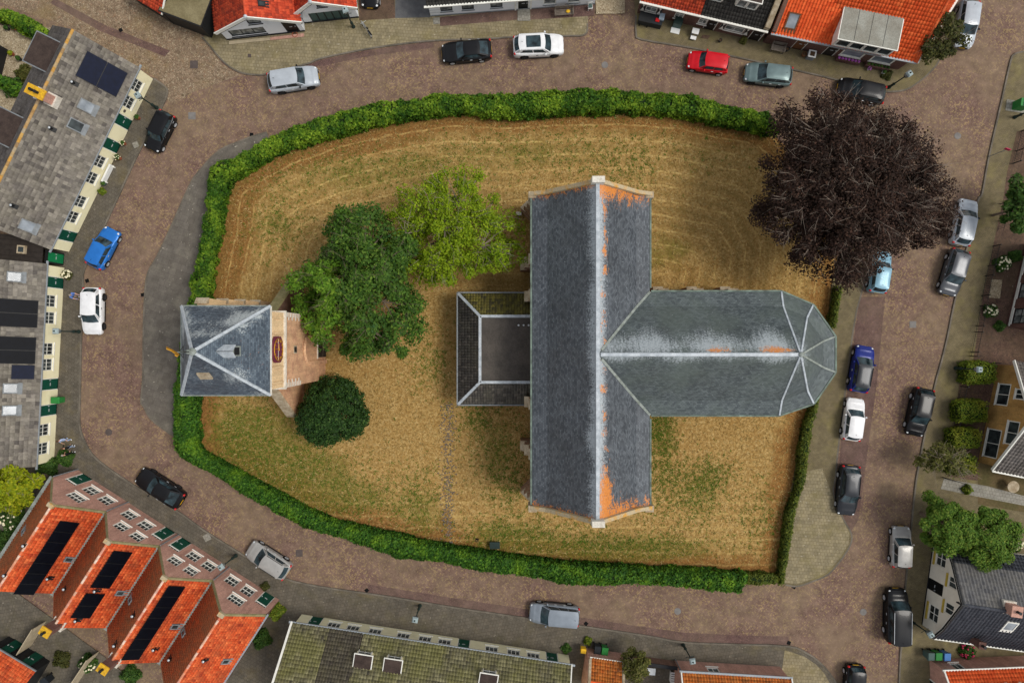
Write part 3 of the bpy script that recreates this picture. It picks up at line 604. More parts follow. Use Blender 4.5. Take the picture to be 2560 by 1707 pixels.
for nm, q, uvq, n, at in (('roof_slope', [(XL+KD, Y1, ZK), (XL+KD, Y0, ZK), (XM, Y0, ZR), (XM, Y1, ZR)], [(Y1, 4.95), (Y0, 4.95), (Y0, 0), (Y1, 0)], (60, 12), nave_attr(-1)),
                     ('roof_slope', [(XR-KD, Y0, ZK), (XR-KD, Y1, ZK), (XM, Y1, ZR), (XM, Y0, ZR)], [(Y0, 4.95), (Y1, 4.95), (Y1, 0), (Y0, 0)], (60, 12), nave_attr(1)),
                     ('roof_slope', [(XR, Y0, ZE), (XR, Y1, ZE), (XR-KD, Y1, ZK), (XR-KD, Y0, ZK)], [(Y0, 6.2), (Y1, 6.2), (Y1, 4.95), (Y0, 4.95)], (40, 2), nave_attr(1))):
    o = grid_slope(nm, q, uvq, n, 'slate_nave', ch, at); o.data.transform(T)
def choir_attr(side):
    def f(p, u):
        x, y, z = p; v = u[1]; L = mnoise.noise(Vector((x*0.45, 7.0*side, 0)))
        if side > 0: return sat(0.92-abs(v-0.9)*0.24+0.25*L)*(1.0 if x < 20 else .8), sat(0.85-abs(v-.45)*0.8)*sat((x-12.0)/2.5)*(0.85+0.5*L)
        return sat(0.95-v*0.5+0.25*L), 0.0
    return f
XA = 20.55; ra = 4.75
for side, ye in ((1, CN), (-1, CS_)):
    yk = ye-side*KD*1.02
    q = [(XA+0.35, ye, ZE), (XM+0.2, ye, ZE), (XM+0.2, yk, ZK), (XA+0.3, yk, ZK)]; uvq = [(XA, 6.2), (XM, 6.2), (XM, 4.95), (XA, 4.95)]
    q2 = [(XA+0.3, yk, ZK), (XM+0.2, yk, ZK), (XM+0.02, YC, ZR), (XA, YC, ZR)]; uvq2 = [(XA, 4.95), (XM, 4.95), (XM, 0), (XA, 0)]
    for qq, uu, n in ((q, uvq, (30, 2)), (q2, uvq2, (50, 12))):
        if side < 0: qq = [qq[1], qq[0], qq[3], qq[2]]; uu = [uu[1], uu[0], uu[3], uu[2]]
        o = grid_slope('roof_slope', qq, uu, n, 'slate_choir', ch, choir_attr(side)); o.data.transform(T)
av = [(20.9, CN), (23.35, 2.80), (25.05, 0.37), (25.05, -2.37), (23.40, -4.78), (20.75, CS_)]
apx = Vector((XA, YC, ZR)); av3 = [Vector((x, y, ZE)) for x, y in av]
kn = []
for p in av3:
    d = Vector((p.x-XA, p.y-YC, 0)); k = p-d.normalized()*KD*1.05; kn.append(Vector((k.x, k.y, ZK)))
for i in range(5):
    a, b, ka, kb = av3[i], av3[i+1], kn[i], kn[i+1]; L = (b-a).length
    at = lambda p, u: (sat(0.85-u[1]*0.10-0.25*abs(math.sin(u[0]*1.3))), 0.0)
    o = grid_slope('apse_slope', [b, a, ka, kb], [(L/2, 6.2), (-L/2, 6.2), (-L*0.37, 4.95), (L*0.37, 4.95)], (6, 2), 'slate_choir', ch, at); o.data.transform(T)
    o = grid_slope('apse_slope', [kb, ka, apx, apx+Vector((0.001, 0, 0))], [(L*.37, 4.95), (-L*.37, 4.95), (0, 0), (0, 0)], (6, 8), 'slate_choir', ch, at); o.data.transform(T)
# lead ridges, hips and valleys
m = MB(T); strip(m, [(XM, YS+0.1, ZR+0.02), (XM, YN-0.1, ZR+0.02)], 0.30, 0.07); m.build('ridge_cap', 'lead', ch)
m = MB(T); strip(m, [(XM+0.2, YC, ZR+0.025), (XA, YC, ZR+0.025)], 0.28, 0.07); m.build('ridge_cap', 'lead', ch)
for p, k in zip(av3, kn):
    m = MB(T); strip(m, [p+Vector((0,0,.02)), k+Vector((0,0,.02)), apx+Vector((0,0,.02))], 0.16, 0.05); m.build('hip_cap', 'lead_dull' if p.x > 25 else 'lead', ch)
m = MB(T); m.ball((XA, YC, ZR+0.12), (0.2, 0.2, 0.16)); m.build('ridge_knob', 'lead_dull', ch, True)
for s, ye in ((1, CN), (-1, CS_)):
    w = abs(ye-YC); pts = []
    for d in (0.0, KD, XM-XL-0.25): pts.append((XR-d, ye-s*d*w/(XR-XM), hgt(d)+0.03))
    m = MB(T); strip(m, pts, 0.22, 0.05); m.build('valley', 'lead_dull', ch)
# eaves gutters
def gutter_line(pts, name='gutter', mat='copper_gutter', w=0.16, par=ch, TT=T):
    m = MB(TT); strip(m, pts, w, 0.06); return m.build(name, mat, par)
gutter_line([(XL-0.06, YS+.1, ZE-.03), (XL-0.06, YN-.1, ZE-.03)]); gutter_line([(XR+0.06, CN+.3, ZE-.03), (XR+0.06, YN-.1, ZE-.03)]); gutter_line([(XR+0.06, YS+.1, ZE-.03), (XR+0.06, CS_-.3, ZE-.03)])
gutter_line([(XR+.1, CN+.06, ZE-.03)]+[(p.x+(p.x-XA)*0.02, p.y+(p.y-YC)*0.015, ZE-.03) for p in av3]+[(XR+.1, CS_-.06, ZE-.03)])
# gable copings with apex stones
for y, s in ((YN+0.12, 1), (YS-0.12, -1)):
    m = MB(T)
    for xe in (XL-0.1, XR+0.1):
        d = KD if xe < XM else -KD
        strip(m, [(xe, y, ZE+.10), (xe+d, y, ZK+.12), (XM, y, ZR+.12)], 0.36, 0.12)
    m.build('coping', 'coping_lichen', ch)
    m = MB(T); m.box(XM-0.45, XM+0.45, y-0.22, y+0.22, ZR-0.4, ZR+0.55); m.build('apex_stone', 'white_stone', ch)
    for xe in (XL+0.05, XR-0.05):
        m = MB(T); m.box(xe-0.32, xe+0.32, y-0.32, y+0.18, ZE-1.2, ZE+0.18); m.build('kneeler', 'coping_stone', ch)
# stepped buttresses
def buttress(x, y, ang, top=6.6, w=0.8, d0=1.15, mat='brick_church', cap='coping_stone', par=ch, TT=T, steps=3, red=.27):
    M = TT @ Matrix.Translation((x, y, 0)) @ Matrix.Rotation(ang, 4, 'Z')
    m = MB(M); cs__ = []
    for k in range(steps):
        z0 = top*k/steps; z1 = top*(k+1)/steps-0.25; da = d0*(1-red*k); db = d0*(1-red*(k+1))
        m.box(-w/2, w/2, -0.2, da, z0, z1)
        c = MB(M); cs__.append(c)
        c.frust([(-w/2-.04, db-.2, z1), (w/2+.04, db-.2, z1), (w/2+.04, da+.05, z1), (-w/2-.04, da+.05, z1)], [(-w/2-.04, db-.25, z1+.42), (w/2+.04, db-.25, z1+.42), (w/2+.04, db-.1, z1+.42), (-w/2-.04, da+.05, z1+.06)])
    b = m.build('buttress', mat, par)
    for c in cs__: c.build('weathering', cap, b)
for y in (6.6, 3.75, -5.0, -9.0): buttress(XW0, y, R(90))
for x in (12.6, 15.5, 18.4): buttress(x, CN-.35, 0, d0=1.2); buttress(x, CS_+.35, R(180), d0=1.0)
for i in (1, 2, 3, 4):
    x, y = apse[i]; buttress(x, y, math.atan2(y-YC, x-XA)-R(90), d0=1.0)
buttress(XW0, YN-.3, R(45), d0=1.2); buttress(XW0, YS+.3, R(135), d0=1.2); buttress(XW1, YN-.3, R(-45), d0=0.8); buttress(XW1, YS+.3, R(-135), d0=0.8); buttress(XW1, 7.4, R(-90), d0=0.8)
# tall windows
def church_window(x, y, ang, z0=2.2, z1=6.4, w=1.3):
    M = T @ Matrix.Translation((x, y, 0)) @ Matrix.Rotation(ang, 4, 'Z')
    arch = [(-w/2, z0), (w/2, z0), (w/2, z1-0.8), (w*0.3, z1-0.25), (0, z1), (-w*0.3, z1-0.25), (-w/2, z1-0.8)]
    m = MB(M); o_ = [(a*1.18, 0.05, b+(0.12 if b > z0 else -0.12)) for a, b in arch]; i_ = [(a, 0.05, b) for a, b in arch]
    for k in range(7): m.poly([o_[k], i_[k], i_[(k+1) % 7], o_[(k+1) % 7]])
    fr = m.build('window', 'coping_stone', ch)
    g = MB(M); g.poly([(a, 0.02, b) for a, b in arch][::-1]); g.build('glass', 'glass', fr)
    t_ = MB(M)
    for xx in (-w/6, w/6): t_.box(xx-.03, xx+.03, 0.02, 0.06, z0, z1-.45)
    t_.build('mullion', 'coping_stone', fr)
for y in (8.6, 5.2, -7.0, -11.0): church_window(XW0, y, R(90)); church_window(XW1, y, R(-90))
for x in (14.05, 16.95): church_window(x, CN-.35, 0); church_window(x, CS_+.35, R(180))
for i in range(1, 4):
    a, b = Vector(apse[i]), Vector(apse[i+1]); c = (a+b)/2; church_window(c.x, c.y, math.atan2(c.y-YC, c.x-XA)-R(90), w=1.1)
# annex with flat roof and tiled skirts
ax = thing('church_annex', 'low annex with flat bitumen roof and tiled skirts against the church', 'annex', (-1.3, -0.65, 0)); TA = Matrix.Translation((1.3, 0.65, 0))
AX0, AX1, AY0, AY1, AZ, BZ = -4.45, XW0-0.03, -5.2, 3.95, 3.0, 4.3; BX0, BY0, BY1 = -2.66, -3.38, 2.1
MB(TA).box(AX0+.2, AX1, AY0+.2, AY1-.2, 0, AZ).build('wall', 'brick_dark', ax)
m = MB(TA); m.box(BX0, AX1, BY0, BY1, AZ, BZ-0.02); m.build('flat_roof', 'bitumen', ax)
# ------------------------------------------------------------------ roof tiles
def tile_template(w, l, prof):
    """one tile: profile across (u), lower edge lifted; local x along the eave, y up the slope, z out"""
    V = []; Fq = []; n = len(prof)
    for (u, h) in prof: V.append((u*w, 0.0, h+0.035))
    for (u, h) in prof: V.append((u*w, l, h+0.006))
    for (u, h) in prof: V.append((u*w, 0.0, -0.005))
    for i in range(n-1):
        Fq.append((i, i+1, n+i+1, n+i)); Fq.append((2*n+i, 2*n+i+1, i+1, i))
    Fq.append((0, n, 2*n, 2*n)); Fq.append((n-1, 3*n-1, 2*n-1, 2*n-1))
    return np.array(V, dtype=np.float32), Fq
PANTILE = [(0.0, 0.012), (0.18, 0.055), (0.36, 0.062), (0.55, 0.03), (0.78, 0.0), (1.0, 0.008)]
FLATTILE = [(0.0, 0.022), (0.08, 0.026), (0.5, 0.018), (0.92, 0.026), (1.0, 0.012)]
PLAIN = [(0.0, 0.012), (0.5, 0.018), (1.0, 0.012)]
_tm = {}
def lay_tiles(parent, M, polys, mat, tw=0.27, tl=0.33, prof=PANTILE, singles=0, cam_pt=None, jit=0.006, name='roof_tile'):
    """cover a convex slope outline (list of (a,u) in the slope frame M) with tiles: the nearest ones single, the rest as one mass"""
    V, Fq = tile_template(tw*0.99, tl*1.12, prof)
    quads = [f for f in Fq if len(set(f)) == 4]; tris = [tuple(dict.fromkeys(f)) for f in Fq if len(set(f)) == 3]
    a0 = min(p[0] for p in polys); a1 = max(p[0] for p in polys); u0 = min(p[1] for p in polys); u1 = max(p[1] for p in polys)
    P = np.array(polys); n = len(P)
    area = sum(P[i][0]*P[(i+1)%n][1]-P[(i+1)%n][0]*P[i][1] for i in range(n))
    if area < 0: P = P[::-1]
    na = int(math.ceil((a1-a0)/tw)); nu = int(math.ceil((u1-u0)/tl)); tw2 = (a1-a0)/na; tl2 = (u1-u0)/nu
    pos = []
    for j in range(nu):
        for i in range(na):
            x = a0+i*tw2; y = u0+j*tl2; cx, cy = x+tw2/2, y+tl2/2
            if all((P[(k+1)%n][0]-P[k][0])*(cy-P[k][1])-(P[(k+1)%n][1]-P[k][1])*(cx-P[k][0]) >= -0.02 for k in range(n)): pos.append((x, y))
    pos = np.array(pos)
    if len(pos) == 0: return
    sx = tw2/tw; sy = tl2/tl
    S = np.array([sx, sy, 1.0], dtype=np.float32)
    order = np.arange(len(pos))
    if singles:
        Wm = parent.matrix_world if False else None
        base = Matrix.LocRotScale(parent.location, parent.rotation_euler, None) @ M
        d = [((base @ Vector((x, y, 0))).to_2d()).length for x, y in pos]; order = np.argsort(d)
    one, rest = order[:singles], order[singles:]
    if len(one):
        key = (mat, tw, tl, len(prof))
        if key not in _tm:
            me = bpy.data.meshes.new(name); me.from_pydata([tuple(v) for v in V], [], quads+tris); me.materials.append(MT[mat]); me.update(); _tm[key] = me
        for k in one:
            x, y = pos[k]
            link(name, _tm[key], parent, M @ Matrix.Translation((x, y, random.uniform(0, jit))) @ Matrix.Rotation(random.gauss(0, 0.012), 4, 'Z') @ Matrix.Diagonal((sx, sy, 1, 1)))
    if len(rest):
        q = pos[rest]; N = len(q)
        off = np.zeros((N, 1, 3), dtype=np.float32); off[:, 0, :2] = q; off[:, 0, 2] = rng.uniform(0, jit, N)
        ang = rng.normal(0, 0.012, N); c, s = np.cos(ang)[:, None], np.sin(ang)[:, None]
        B = (V*S)[None, :, :].repeat(N, 0); X = B[..., 0]*c-B[..., 1]*s; Y = B[..., 0]*s+B[..., 1]*c
        B = np.stack([X, Y, B[..., 2]], -1)+off
        vv = B.reshape(-1, 3)
        faces = np.array([list(f) for f in quads], dtype=np.int32)
        FF = (faces[None]+(np.arange(N, dtype=np.int32)*len(V))[:, None, None]).reshape(-1, 4)
        Mn = np.array(M); vv = vv @ Mn[:3, :3].T+Mn[:3, 3]
        o = link(name, np_mesh(name, vv, FF, mat), parent); o['kind'] = 'stuff'
def slope_frame(o, a, up):
    """frame on a slope: x along a, y up the slope, z out"""
    a = Vector(a).normalized(); n = a.cross(Vector(up)).normalized(); u = n.cross(a).normalized()
    return Matrix(((a.x, u.x, n.x, o[0]), (a.y, u.y, n.y, o[1]), (a.z, u.z, n.z, o[2]), (0, 0, 0, 1)))
# annex skirts
def skirt(p, q, r, s, mat):
    p, q, r, s = [TA @ Vector(x) for x in (p, q, r, s)]
    M = slope_frame(p, q-p, r-p if (r-p).cross(q-p).length else s-p); Mi = M.inverted(); pl = [(Mi @ x) for x in (p, q, r, s)]
    k = MB(); k.poly([p-Vector((0,0,.03)), q-Vector((0,0,.03)), r-Vector((0,0,.03)), s-Vector((0,0,.03))]); k.build('roof_deck', 'bitumen', ax)
    lay_tiles(ax, M, [(v.x, v.y) for v in pl], mat, 0.24, 0.34)
e = 0.12
skirt((AX0-e, AY1+e, AZ-.08), (AX0-e, AY0-e, AZ-.08), (BX0, BY0, BZ), (BX0, BY1, BZ), 'tile_annex')
skirt((AX1, AY1+e, AZ-.08), (AX0-e, AY1+e, AZ-.08), (BX0, BY1, BZ), (AX1, BY1, BZ), 'tile_annex_moss')
skirt((AX0-e, AY0-e, AZ-.08), (AX1, AY0-e, AZ-.08), (AX1, BY0, BZ), (BX0, BY0, BZ), 'tile_annex')
for pts, nm in ((((BX0, BY1, BZ+.05), (AX0-e, AY1+e, AZ)), 'hip_cap'), (((BX0, BY0, BZ+.05), (AX0-e, AY0-e, AZ)), 'hip_cap'), (((BX0, BY0, BZ+.03), (BX0, BY1, BZ+.03)), 'ridge_cap'), (((BX0, BY1, BZ+.03), (AX1, BY1, BZ+.03)), 'ridge_cap'), (((BX0, BY0, BZ+.03), (AX1, BY0, BZ+.03)), 'ridge_cap')):
    m = MB(TA); strip(m, pts, 0.26, 0.06); m.build(nm, 'lead', ax)
gutter_line([(AX1, AY1+.2, AZ-.05), (AX0-.2, AY1+.2, AZ-.05), (AX0-.2, AY0-.2, AZ-.05), (AX1, AY0-.2, AZ-.05)], 'gutter', 'zinc_dull', 0.14, ax, TA)
for i in range(4): MB(TA).lathe([(0.09, BZ-.02), (0.09, BZ+.12), (0.05, BZ+.16)], 10, (0.55+i*0.42, 1.35, 0)).build('roof_vent', 'steel_light', ax)
# ================================================================== tower
TX, TY, TH, TE = -19.4, -0.62, 2.75, 3.02; TZE, TZA = 14.7, 19.6
tw = thing('church_tower', 'detached brick bell tower with pyramid slate roof and plum clock face', 'tower', (TX, TY, 0))
m = MB(); m.box(-TH, TH, -TH, TH, 0, 10.9); m.build('wall', 'brick_tower', tw)
m = MB(); m.box(-TH+.04, TH-.04, -TH+.04, TH-.04, 10.9, TZE); m.build('belfry_wall', 'brick_cream', tw)
for z, w, h in ((10.9, 0.12, 0.22), (14.25, 0.12, 0.18), (14.5, 0.22, 0.16)):
    m = MB(); m.box(-TH-w, TH+w, -TH-w, TH+w, z, z+h); m.build('string_course', 'white_stone', tw)
for s in (-1, 1):                                   # quoin blocks on the visible corners
    for k in range(9):
        l = 0.55 if k % 2 else 0.32
        m = MB(); m.box(TH-l*0.6, TH+0.025, min(s*(TH-l), s*(TH+0.025)), max(s*(TH-l), s*(TH+0.025)), 7.2+k*0.4, 7.2+k*0.4+0.2); m.build('quoin', 'white_stone', tw)
def tower_face(ang):
    M = Matrix.Rotation(ang, 4, 'Z') @ Matrix.Translation((0, -TH, 0))
    # blind niches in the belfry stage: raised frames
    for x in (-1.75, 1.75):
        m = MB(M)
        m.box(x-.62, x-.48, -.06, .05, 11.3, 13.3); m.box(x+.48, x+.62, -.06, .05, 11.3, 13.3)
        pr = None
        for k in range(7):
            a = math.pi*k/6; q = (x-math.cos(a)*.55, 13.3+math.sin(a)*.6)
            if pr: m.tube((pr[0], -.02, pr[1]), (q[0], -.02, q[1]), 0.08, n=4)
            pr = q
        m.build('blind_arch', 'brick_cream', tw)
    m = MB(M); m.box(-.3, .3, -.03, .2, 8.2, 8.95); w_ = m.build('slit_window', 'coping_stone', tw); m = MB(M); m.box(-.21, .21, -.04, .1, 8.28, 8.87); m.build('opening', 'black_paint', w_)
    m = MB(M)
    for s in (-1, 1): m.box(s*1.15-.16, s*1.15+.16, -.14, .05, 0, 5.2)
    pr = None
    for k in range(9):
        a = math.pi*k/8; q = (-math.cos(a)*1.15, 5.2+math.sin(a)*1.3)
        if pr: m.tube((pr[0], -.05, pr[1]), (q[0], -.05, q[1]), 0.14, n=4)
        pr = q
    m.build('portal_arch', 'brick_tower', tw)
    m = MB(M); m.box(-.75, .75, -.05, .1, 0, 2.6); d_ = m.build('door', 'dark_wood', tw); m = MB(M); m.box(-.85, .85, -.08, .1, 2.6, 2.72); m.build('lintel', 'white_stone', d_)
tower_face(R(90))
# clock face on the east side
M = Matrix.Rotation(R(90), 4, 'Z') @ Matrix.Translation((0.05, -TH-0.04, 12.75))
m = MB(M); 
oct_ = [(-.92, -.55), (-.55, -.95), (.55, -.95), (.92, -.55), (.92, .55), (.55, .95), (-.55, .95), (-.92, .55)]
m.frust([(a, -.10, b) for a, b in oct_], [(a, .03, b) for a, b in oct_]); cl = m.build('clock_face', 'plum', tw)
m = MB(M)
for k in range(24):
    a, b = 2*math.pi*k/24, 2*math.pi*(k+1)/24
    m.tube((math.cos(a)*.78, -.12, math.sin(a)*.9), (math.cos(b)*.78, -.12, math.sin(b)*.9), .035, n=4)
m.build('gold_ring', 'gold', cl)
m = MB(M)
for k in range(12): a = 2*math.pi*k/12; m.tube((math.cos(a)*.56, -.12, math.sin(a)*.64), (math.cos(a)*.7, -.12, math.sin(a)*.8), .03, n=4)
m.build('hour_marks', 'gold', cl)
m = MB(M); m.tube((0, -.14, -.08), (.05, -.14, .62), .035, .015, 4); m.tube((-.08, -.14, 0), (.42, -.14, .04), .045, .02, 4); m.build('clock_hands', 'gold', cl)
m = MB(M); m.box(-.8, .8, -.112, -.1, -.03, .03); m.build('clock_bar', 'white_stone', cl)
# roof
def tat(p, u): L = mnoise.noise(Vector((p[0]*.8, p[1]*.8, p[2]*.8))); return sat(0.44+0.55*L+(0.25 if p[1] > 0.5 and p[0] < p[1] else 0.05)), (0.44 if (p[0] > 1.2 and abs(p[1]) < 1.3) else 0.0)
cs = [(TE, -TE), (TE, TE), (-TE, TE), (-TE, -TE)]; ap = Vector((0, 0, TZA))
for i in range(4):
    a = Vector((*cs[i], TZE)); b = Vector((*cs[(i+1) % 4], TZE))
    grid_slope('roof', [a, b, ap+Vector((0, 0, 0)), ap], [(-TE, 5.8), (TE, 5.8), (0, 0), (0, 0)], (14, 14), 'slate_tower', tw, tat)
    m = MB(); strip(m, [a+Vector((0, 0, .02)), ap+Vector((0, 0, .02))], 0.2, 0.05); m.build('hip_cap', 'lead', tw)
    m = MB(); strip(m, [a-Vector((0,0,.04)), b-Vector((0,0,.04))], 0.14, 0.06); m.build('gutter', 'white_stone' if i == 0 else 'lead_dull', tw)
m = MB(); m.lathe([(0.22, 19.5), (0.24, 19.62), (0.1, 19.75), (0.05, 20.0), (0.15, 20.15), (0.05, 20.3), (0.03, 21.7)], 10); fi_ = m.build('finial', 'lead_dull', tw)
m = MB()
for k in range(2):
    a = math.pi/2*k; m.tube((-math.cos(a)*.35, -math.sin(a)*.35, 20.7), (math.cos(a)*.35, math.sin(a)*.35, 20.7), .03, n=4)
for s in (-1, 1): m.tube((s*.35, 0, 20.7), (0, 0, 21.2), .02, n=4); m.tube((0, s*.35, 20.7), (0, 0, 21.2), .02, n=4)
m.build('vane_cross', 'black_paint', fi_)
cock = [(-.55, .05), (-.35, .35), (-.15, .12), (.12, .15), (.28, .42), (.42, .34), (.34, .2), (.3, -.05), (.1, -.2), (-.2, -.15)]
m = MB(Matrix.Translation((0, 0, 21.75)) @ Matrix.Rotation(R(-35), 4, 'Z')); m.frust([(a, -.03, b) for a, b in cock], [(a, .03, b) for a, b in cock]); m.build('weathercock', 'gold', tw)
# little dormer on the east slope, roof hatch on the south slope
sl_e = (TZA-TZE)/TE
dx0 = 1.45; dz = TZE+(TE-dx0)*sl_e
m = MB(); m.box(0.6, dx0+.35, -.33, .33, dz-.6, dz+.55); d_ = m.build('dormer', 'lead_dull', tw)
m = MB(); m.frust([(0.25, -.42, dz+.5), (dx0+.45, -.42, dz+.5), (dx0+.45, -.36, dz+.5), (0.25, -.36, dz+.5)], [(0.25, -.02, dz+1.0), (dx0+.45, -.02, dz+1.0), (dx0+.45, .02, dz+1.0), (0.25, .02, dz+1.0)])
m.frust([(0.25, .36, dz+.5), (dx0+.45, .36, dz+.5), (dx0+.45, .42, dz+.5), (0.25, .42, dz+.5)], [(0.25, -.02, dz+1.0), (dx0+.45, -.02, dz+1.0), (dx0+.45, .02, dz+1.0), (0.25, .02, dz+1.0)]); m.build('dormer_roof', 'lead', d_)
m = MB(); m.box(dx0+.3, dx0+.37, -.24, .24, dz-.3, dz+.5); m.build('louvre', 'black_paint', d_)
hy = -1.55; hz = TZE+(TE+hy)*sl_e
m = MB(slope_frame((-.35, hy, hz), (1, 0, 0), (0, 1, sl_e))); m.box(-.4, .4, -.35, .35, -.02, .12); m.build('roof_hatch', 'coping_stone', tw)
# spur buttresses north and south and stepped corner buttress
for s, y1 in ((1, 5.75), (-1, -5.75)):
    m = MB(); a, b = .05, .85; y0 = s*TH; y1 -= 0
    pts = [(y0, 0), (y1, 0), (y1, 2.3), (y0, 7.8)]
    m.frust([(a, y, z) for y, z in pts], [(b, y, z) for y, z in pts]); bt = m.build('spur_buttress', 'brick_dark' if s > 0 else 'brick_tower', tw)
    m = MB(); strip(m, [((a+b)/2, y0, 7.86), ((a+b)/2, y1+s*.06, 2.36)], 0.92, 0.07); m.build('coping', 'coping_stone' if s < 0 else 'mossy_stone', bt)
buttress(-2.35, TH, 0, top=13.2, w=0.8, d0=1.35, mat='brick_cream', par=tw, TT=Matrix.Identity(4), steps=4, red=.11)
# ================================================================== houses
_rt = {}
class House:
    """front wall from photo pixel p0 to p1 (base line); the house lies to the left of p0->p1"""
    def __init__(s, name, label, p0, p1, cat='house', zbase=0.0):
        s.o = W(*p0); s.o.z = 0; e = W(*p1); d = e-s.o; s.L = d.length; s.ang = math.atan2(d.y, d.x)
        s.ux = Vector((math.cos(s.ang), math.sin(s.ang), 0)); s.uy = Vector((-math.sin(s.ang), math.cos(s.ang), 0))
        s.root = thing(name, label, cat, s.o, s.ang); s.slopes = []
    def loc(s, v): d = Vector(v)-s.o; return Vector((d.dot(s.ux), d.dot(s.uy), d.z))
    def hit(s, px, py, pt, n):
        c = s.loc((0, 0, H)); q = s.loc(W(px, py, 0)); d = q-c; n = Vector(n); t = (Vector(pt)-c).dot(n)/d.dot(n); return c+d*t
    def wx(s, px, py, y=0.0): p = s.hit(px, py, (0, y, 0), (0, 1, 0)); return p.x, p.z
    def on(s, px, py, z): return s.loc(W(px, py, z))
    def part(s, m, name, mat, smooth=False, parent=None): return m.build(name, mat, parent or s.root, smooth)
    def front(s, width, top, openings, mat, profile=None, depth=0.14, x0=0.0, y=0.0, M=None, name='wall', plinth=None):
        """wall sheet with real openings: (x centre, z0, w, h); profile = list of (x,z) roofline clip"""
        xs = sorted({x0, x0+width}|{v for (xc, z0, w, h) in openings for v in (xc-w/2, xc+w/2)})
        zs = sorted({0.0, top}|{v for (xc, z0, w, h) in openings for v in (z0, z0+h)})
        m = MB(M)
        def clip(poly):
            if not profile: return poly
            for (ax, az), (bx, bz) in zip(profile, profile[1:]):
                ins = lambda p: (bx-ax)*(p[1]-az)-(bz-az)*(p[0]-ax) <= 1e-6
                out = []
                for i, p in enumerate(poly):
                    q = poly[(i+1) % len(poly)]
                    if ins(p): out.append(p)
                    if ins(p) != ins(q):
                        f = lambda r: (bx-ax)*(r[1]-az)-(bz-az)*(r[0]-ax)
                        t = f(p)/(f(p)-f(q)); out.append((p[0]+(q[0]-p[0])*t, p[1]+(q[1]-p[1])*t))
                poly = out
                if len(poly) < 3: return None
            return poly
        for a, b in zip(xs, xs[1:]):
            for c, d in zip(zs, zs[1:]):
                if any(xc-w/2 < (a+b)/2 < xc+w/2 and z0 < (c+d)/2 < z0+h for (xc, z0, w, h) in openings): continue
                p = clip([(a, c), (b, c), (b, d), (a, d)])
                if p: m.poly([(x, y, z) for x, z in p])
        for (xc, z0, w, h) in openings:
            a, b, c, d = xc-w/2, xc+w/2, z0, z0+h
            for p, q in (((a, c), (b, c)), ((b, c), (b, d)), ((b, d), (a, d)), ((a, d), (a, c))):
                m.poly([(p[0], y, p[1]), (p[0], y+depth, p[1]), (q[0], y+depth, q[1]), (q[0], y, q[1])])
        return m.build(name, mat, s.root)
    def window(s, xc, z0, w, h, cols=3, rows=2, mat='white_paint', glass='glass', y=0.0, M=None, rec=0.10, sill=True, fw=0.07, bar=0.03, split=None):
        M = M or Matrix.Identity(4); a, b = xc-w/2, xc+w/2; yy = y+rec
        m = MB(M)
        m.box(a-.01, a+fw, yy-.06, yy+.02, z0, z0+h); m.box(b-fw, b+.01, yy-.06, yy+.02, z0, z0+h); m.box(a+fw, b-fw, yy-.06, yy+.02, z0, z0+fw); m.box(a+fw, b-fw, yy-.06, yy+.02, z0+h-fw, z0+h)
        f = m.build('window', mat, s.root)
        g = MB(M); g.poly([(a, yy, z0), (b, yy, z0), (b, yy, z0+h), (a, yy, z0+h)]); g.build('glass', glass, f)
        if cols*rows > 1:
            g = MB(M)
            for i in range(1, cols): x = a+w*i/cols; g.box(x-bar/2, x+bar/2, yy-.035, yy+.01, z0+fw, z0+h-fw)
            for j in range(1, rows):
                z = z0+h*j/rows; k = bar*(1.8 if split == j else 1); g.box(a+fw, b-fw, yy-.04, yy+.012, z-k/2, z+k/2)
            g.build('glazing_bar', mat, f)
        if sill: g = MB(M); g.box(a-.06, b+.06, y-.07, y+rec-.06, z0-.07, z0-.005); g.build('sill', mat if sill is True else sill, f)
        return f
    def door(s, xc, w, h, mat='green_paint', frame='white_paint', top=0.35, y=0.0, M=None, rec=0.10, knob='steel_light', z0=0.1):
        M = M or Matrix.Identity(4); a, b = xc-w/2, xc+w/2; yy = y+rec
        m = MB(M); m.box(a-.01, a+.07, yy-.07, yy+.02, z0, z0+h+top); m.box(b-.07, b+.01, yy-.07, yy+.02, z0, z0+h+top); m.box(a+.07, b-.07, yy-.07, yy+.02, z0+h, z0+h+.06); m.box(a+.07, b-.07, yy-.07, yy+.02, z0+h+top-.06, z0+h+top)
        f = m.build('door_frame', frame, s.root)
        m = MB(M); m.box(a+.07, b-.07, yy-.05, yy+.0, z0, z0+h)
        for k in range(3): x0_ = a+.14+(w-.28)*k/3; m.box(x0_+.03, x0_+(w-.28)/3-.03, yy-.065, yy-.045, z0+.2, z0+h-.15)
        d = m.build('door', mat, s.root)
        g = MB(M); g.box(b-.2, b-.14, yy-.13, yy-.05, z0+1.0, z0+1.12); g.box(xc-.13, xc+.13, yy-.085, yy-.06, z0+.95, z0+1.03); g.build('handle', knob, d)
        if top > 0.1:
            g = MB(M); g.poly([(a, yy-.01, z0+h+.03), (b, yy-.01, z0+h+.03), (b, yy-.01, z0+h+top-.03), (a, yy-.01, z0+h+top-.03)]); g.build('fanlight', 'glass', f)
            g = MB(M)
            for i in range(1, 4): x = a+w*i/4; g.box(x-.015, x+.015, yy-.04, yy+.0, z0+h+.06, z0+h+top-.06)
            g.build('glazing_bar', frame, f)
        return d
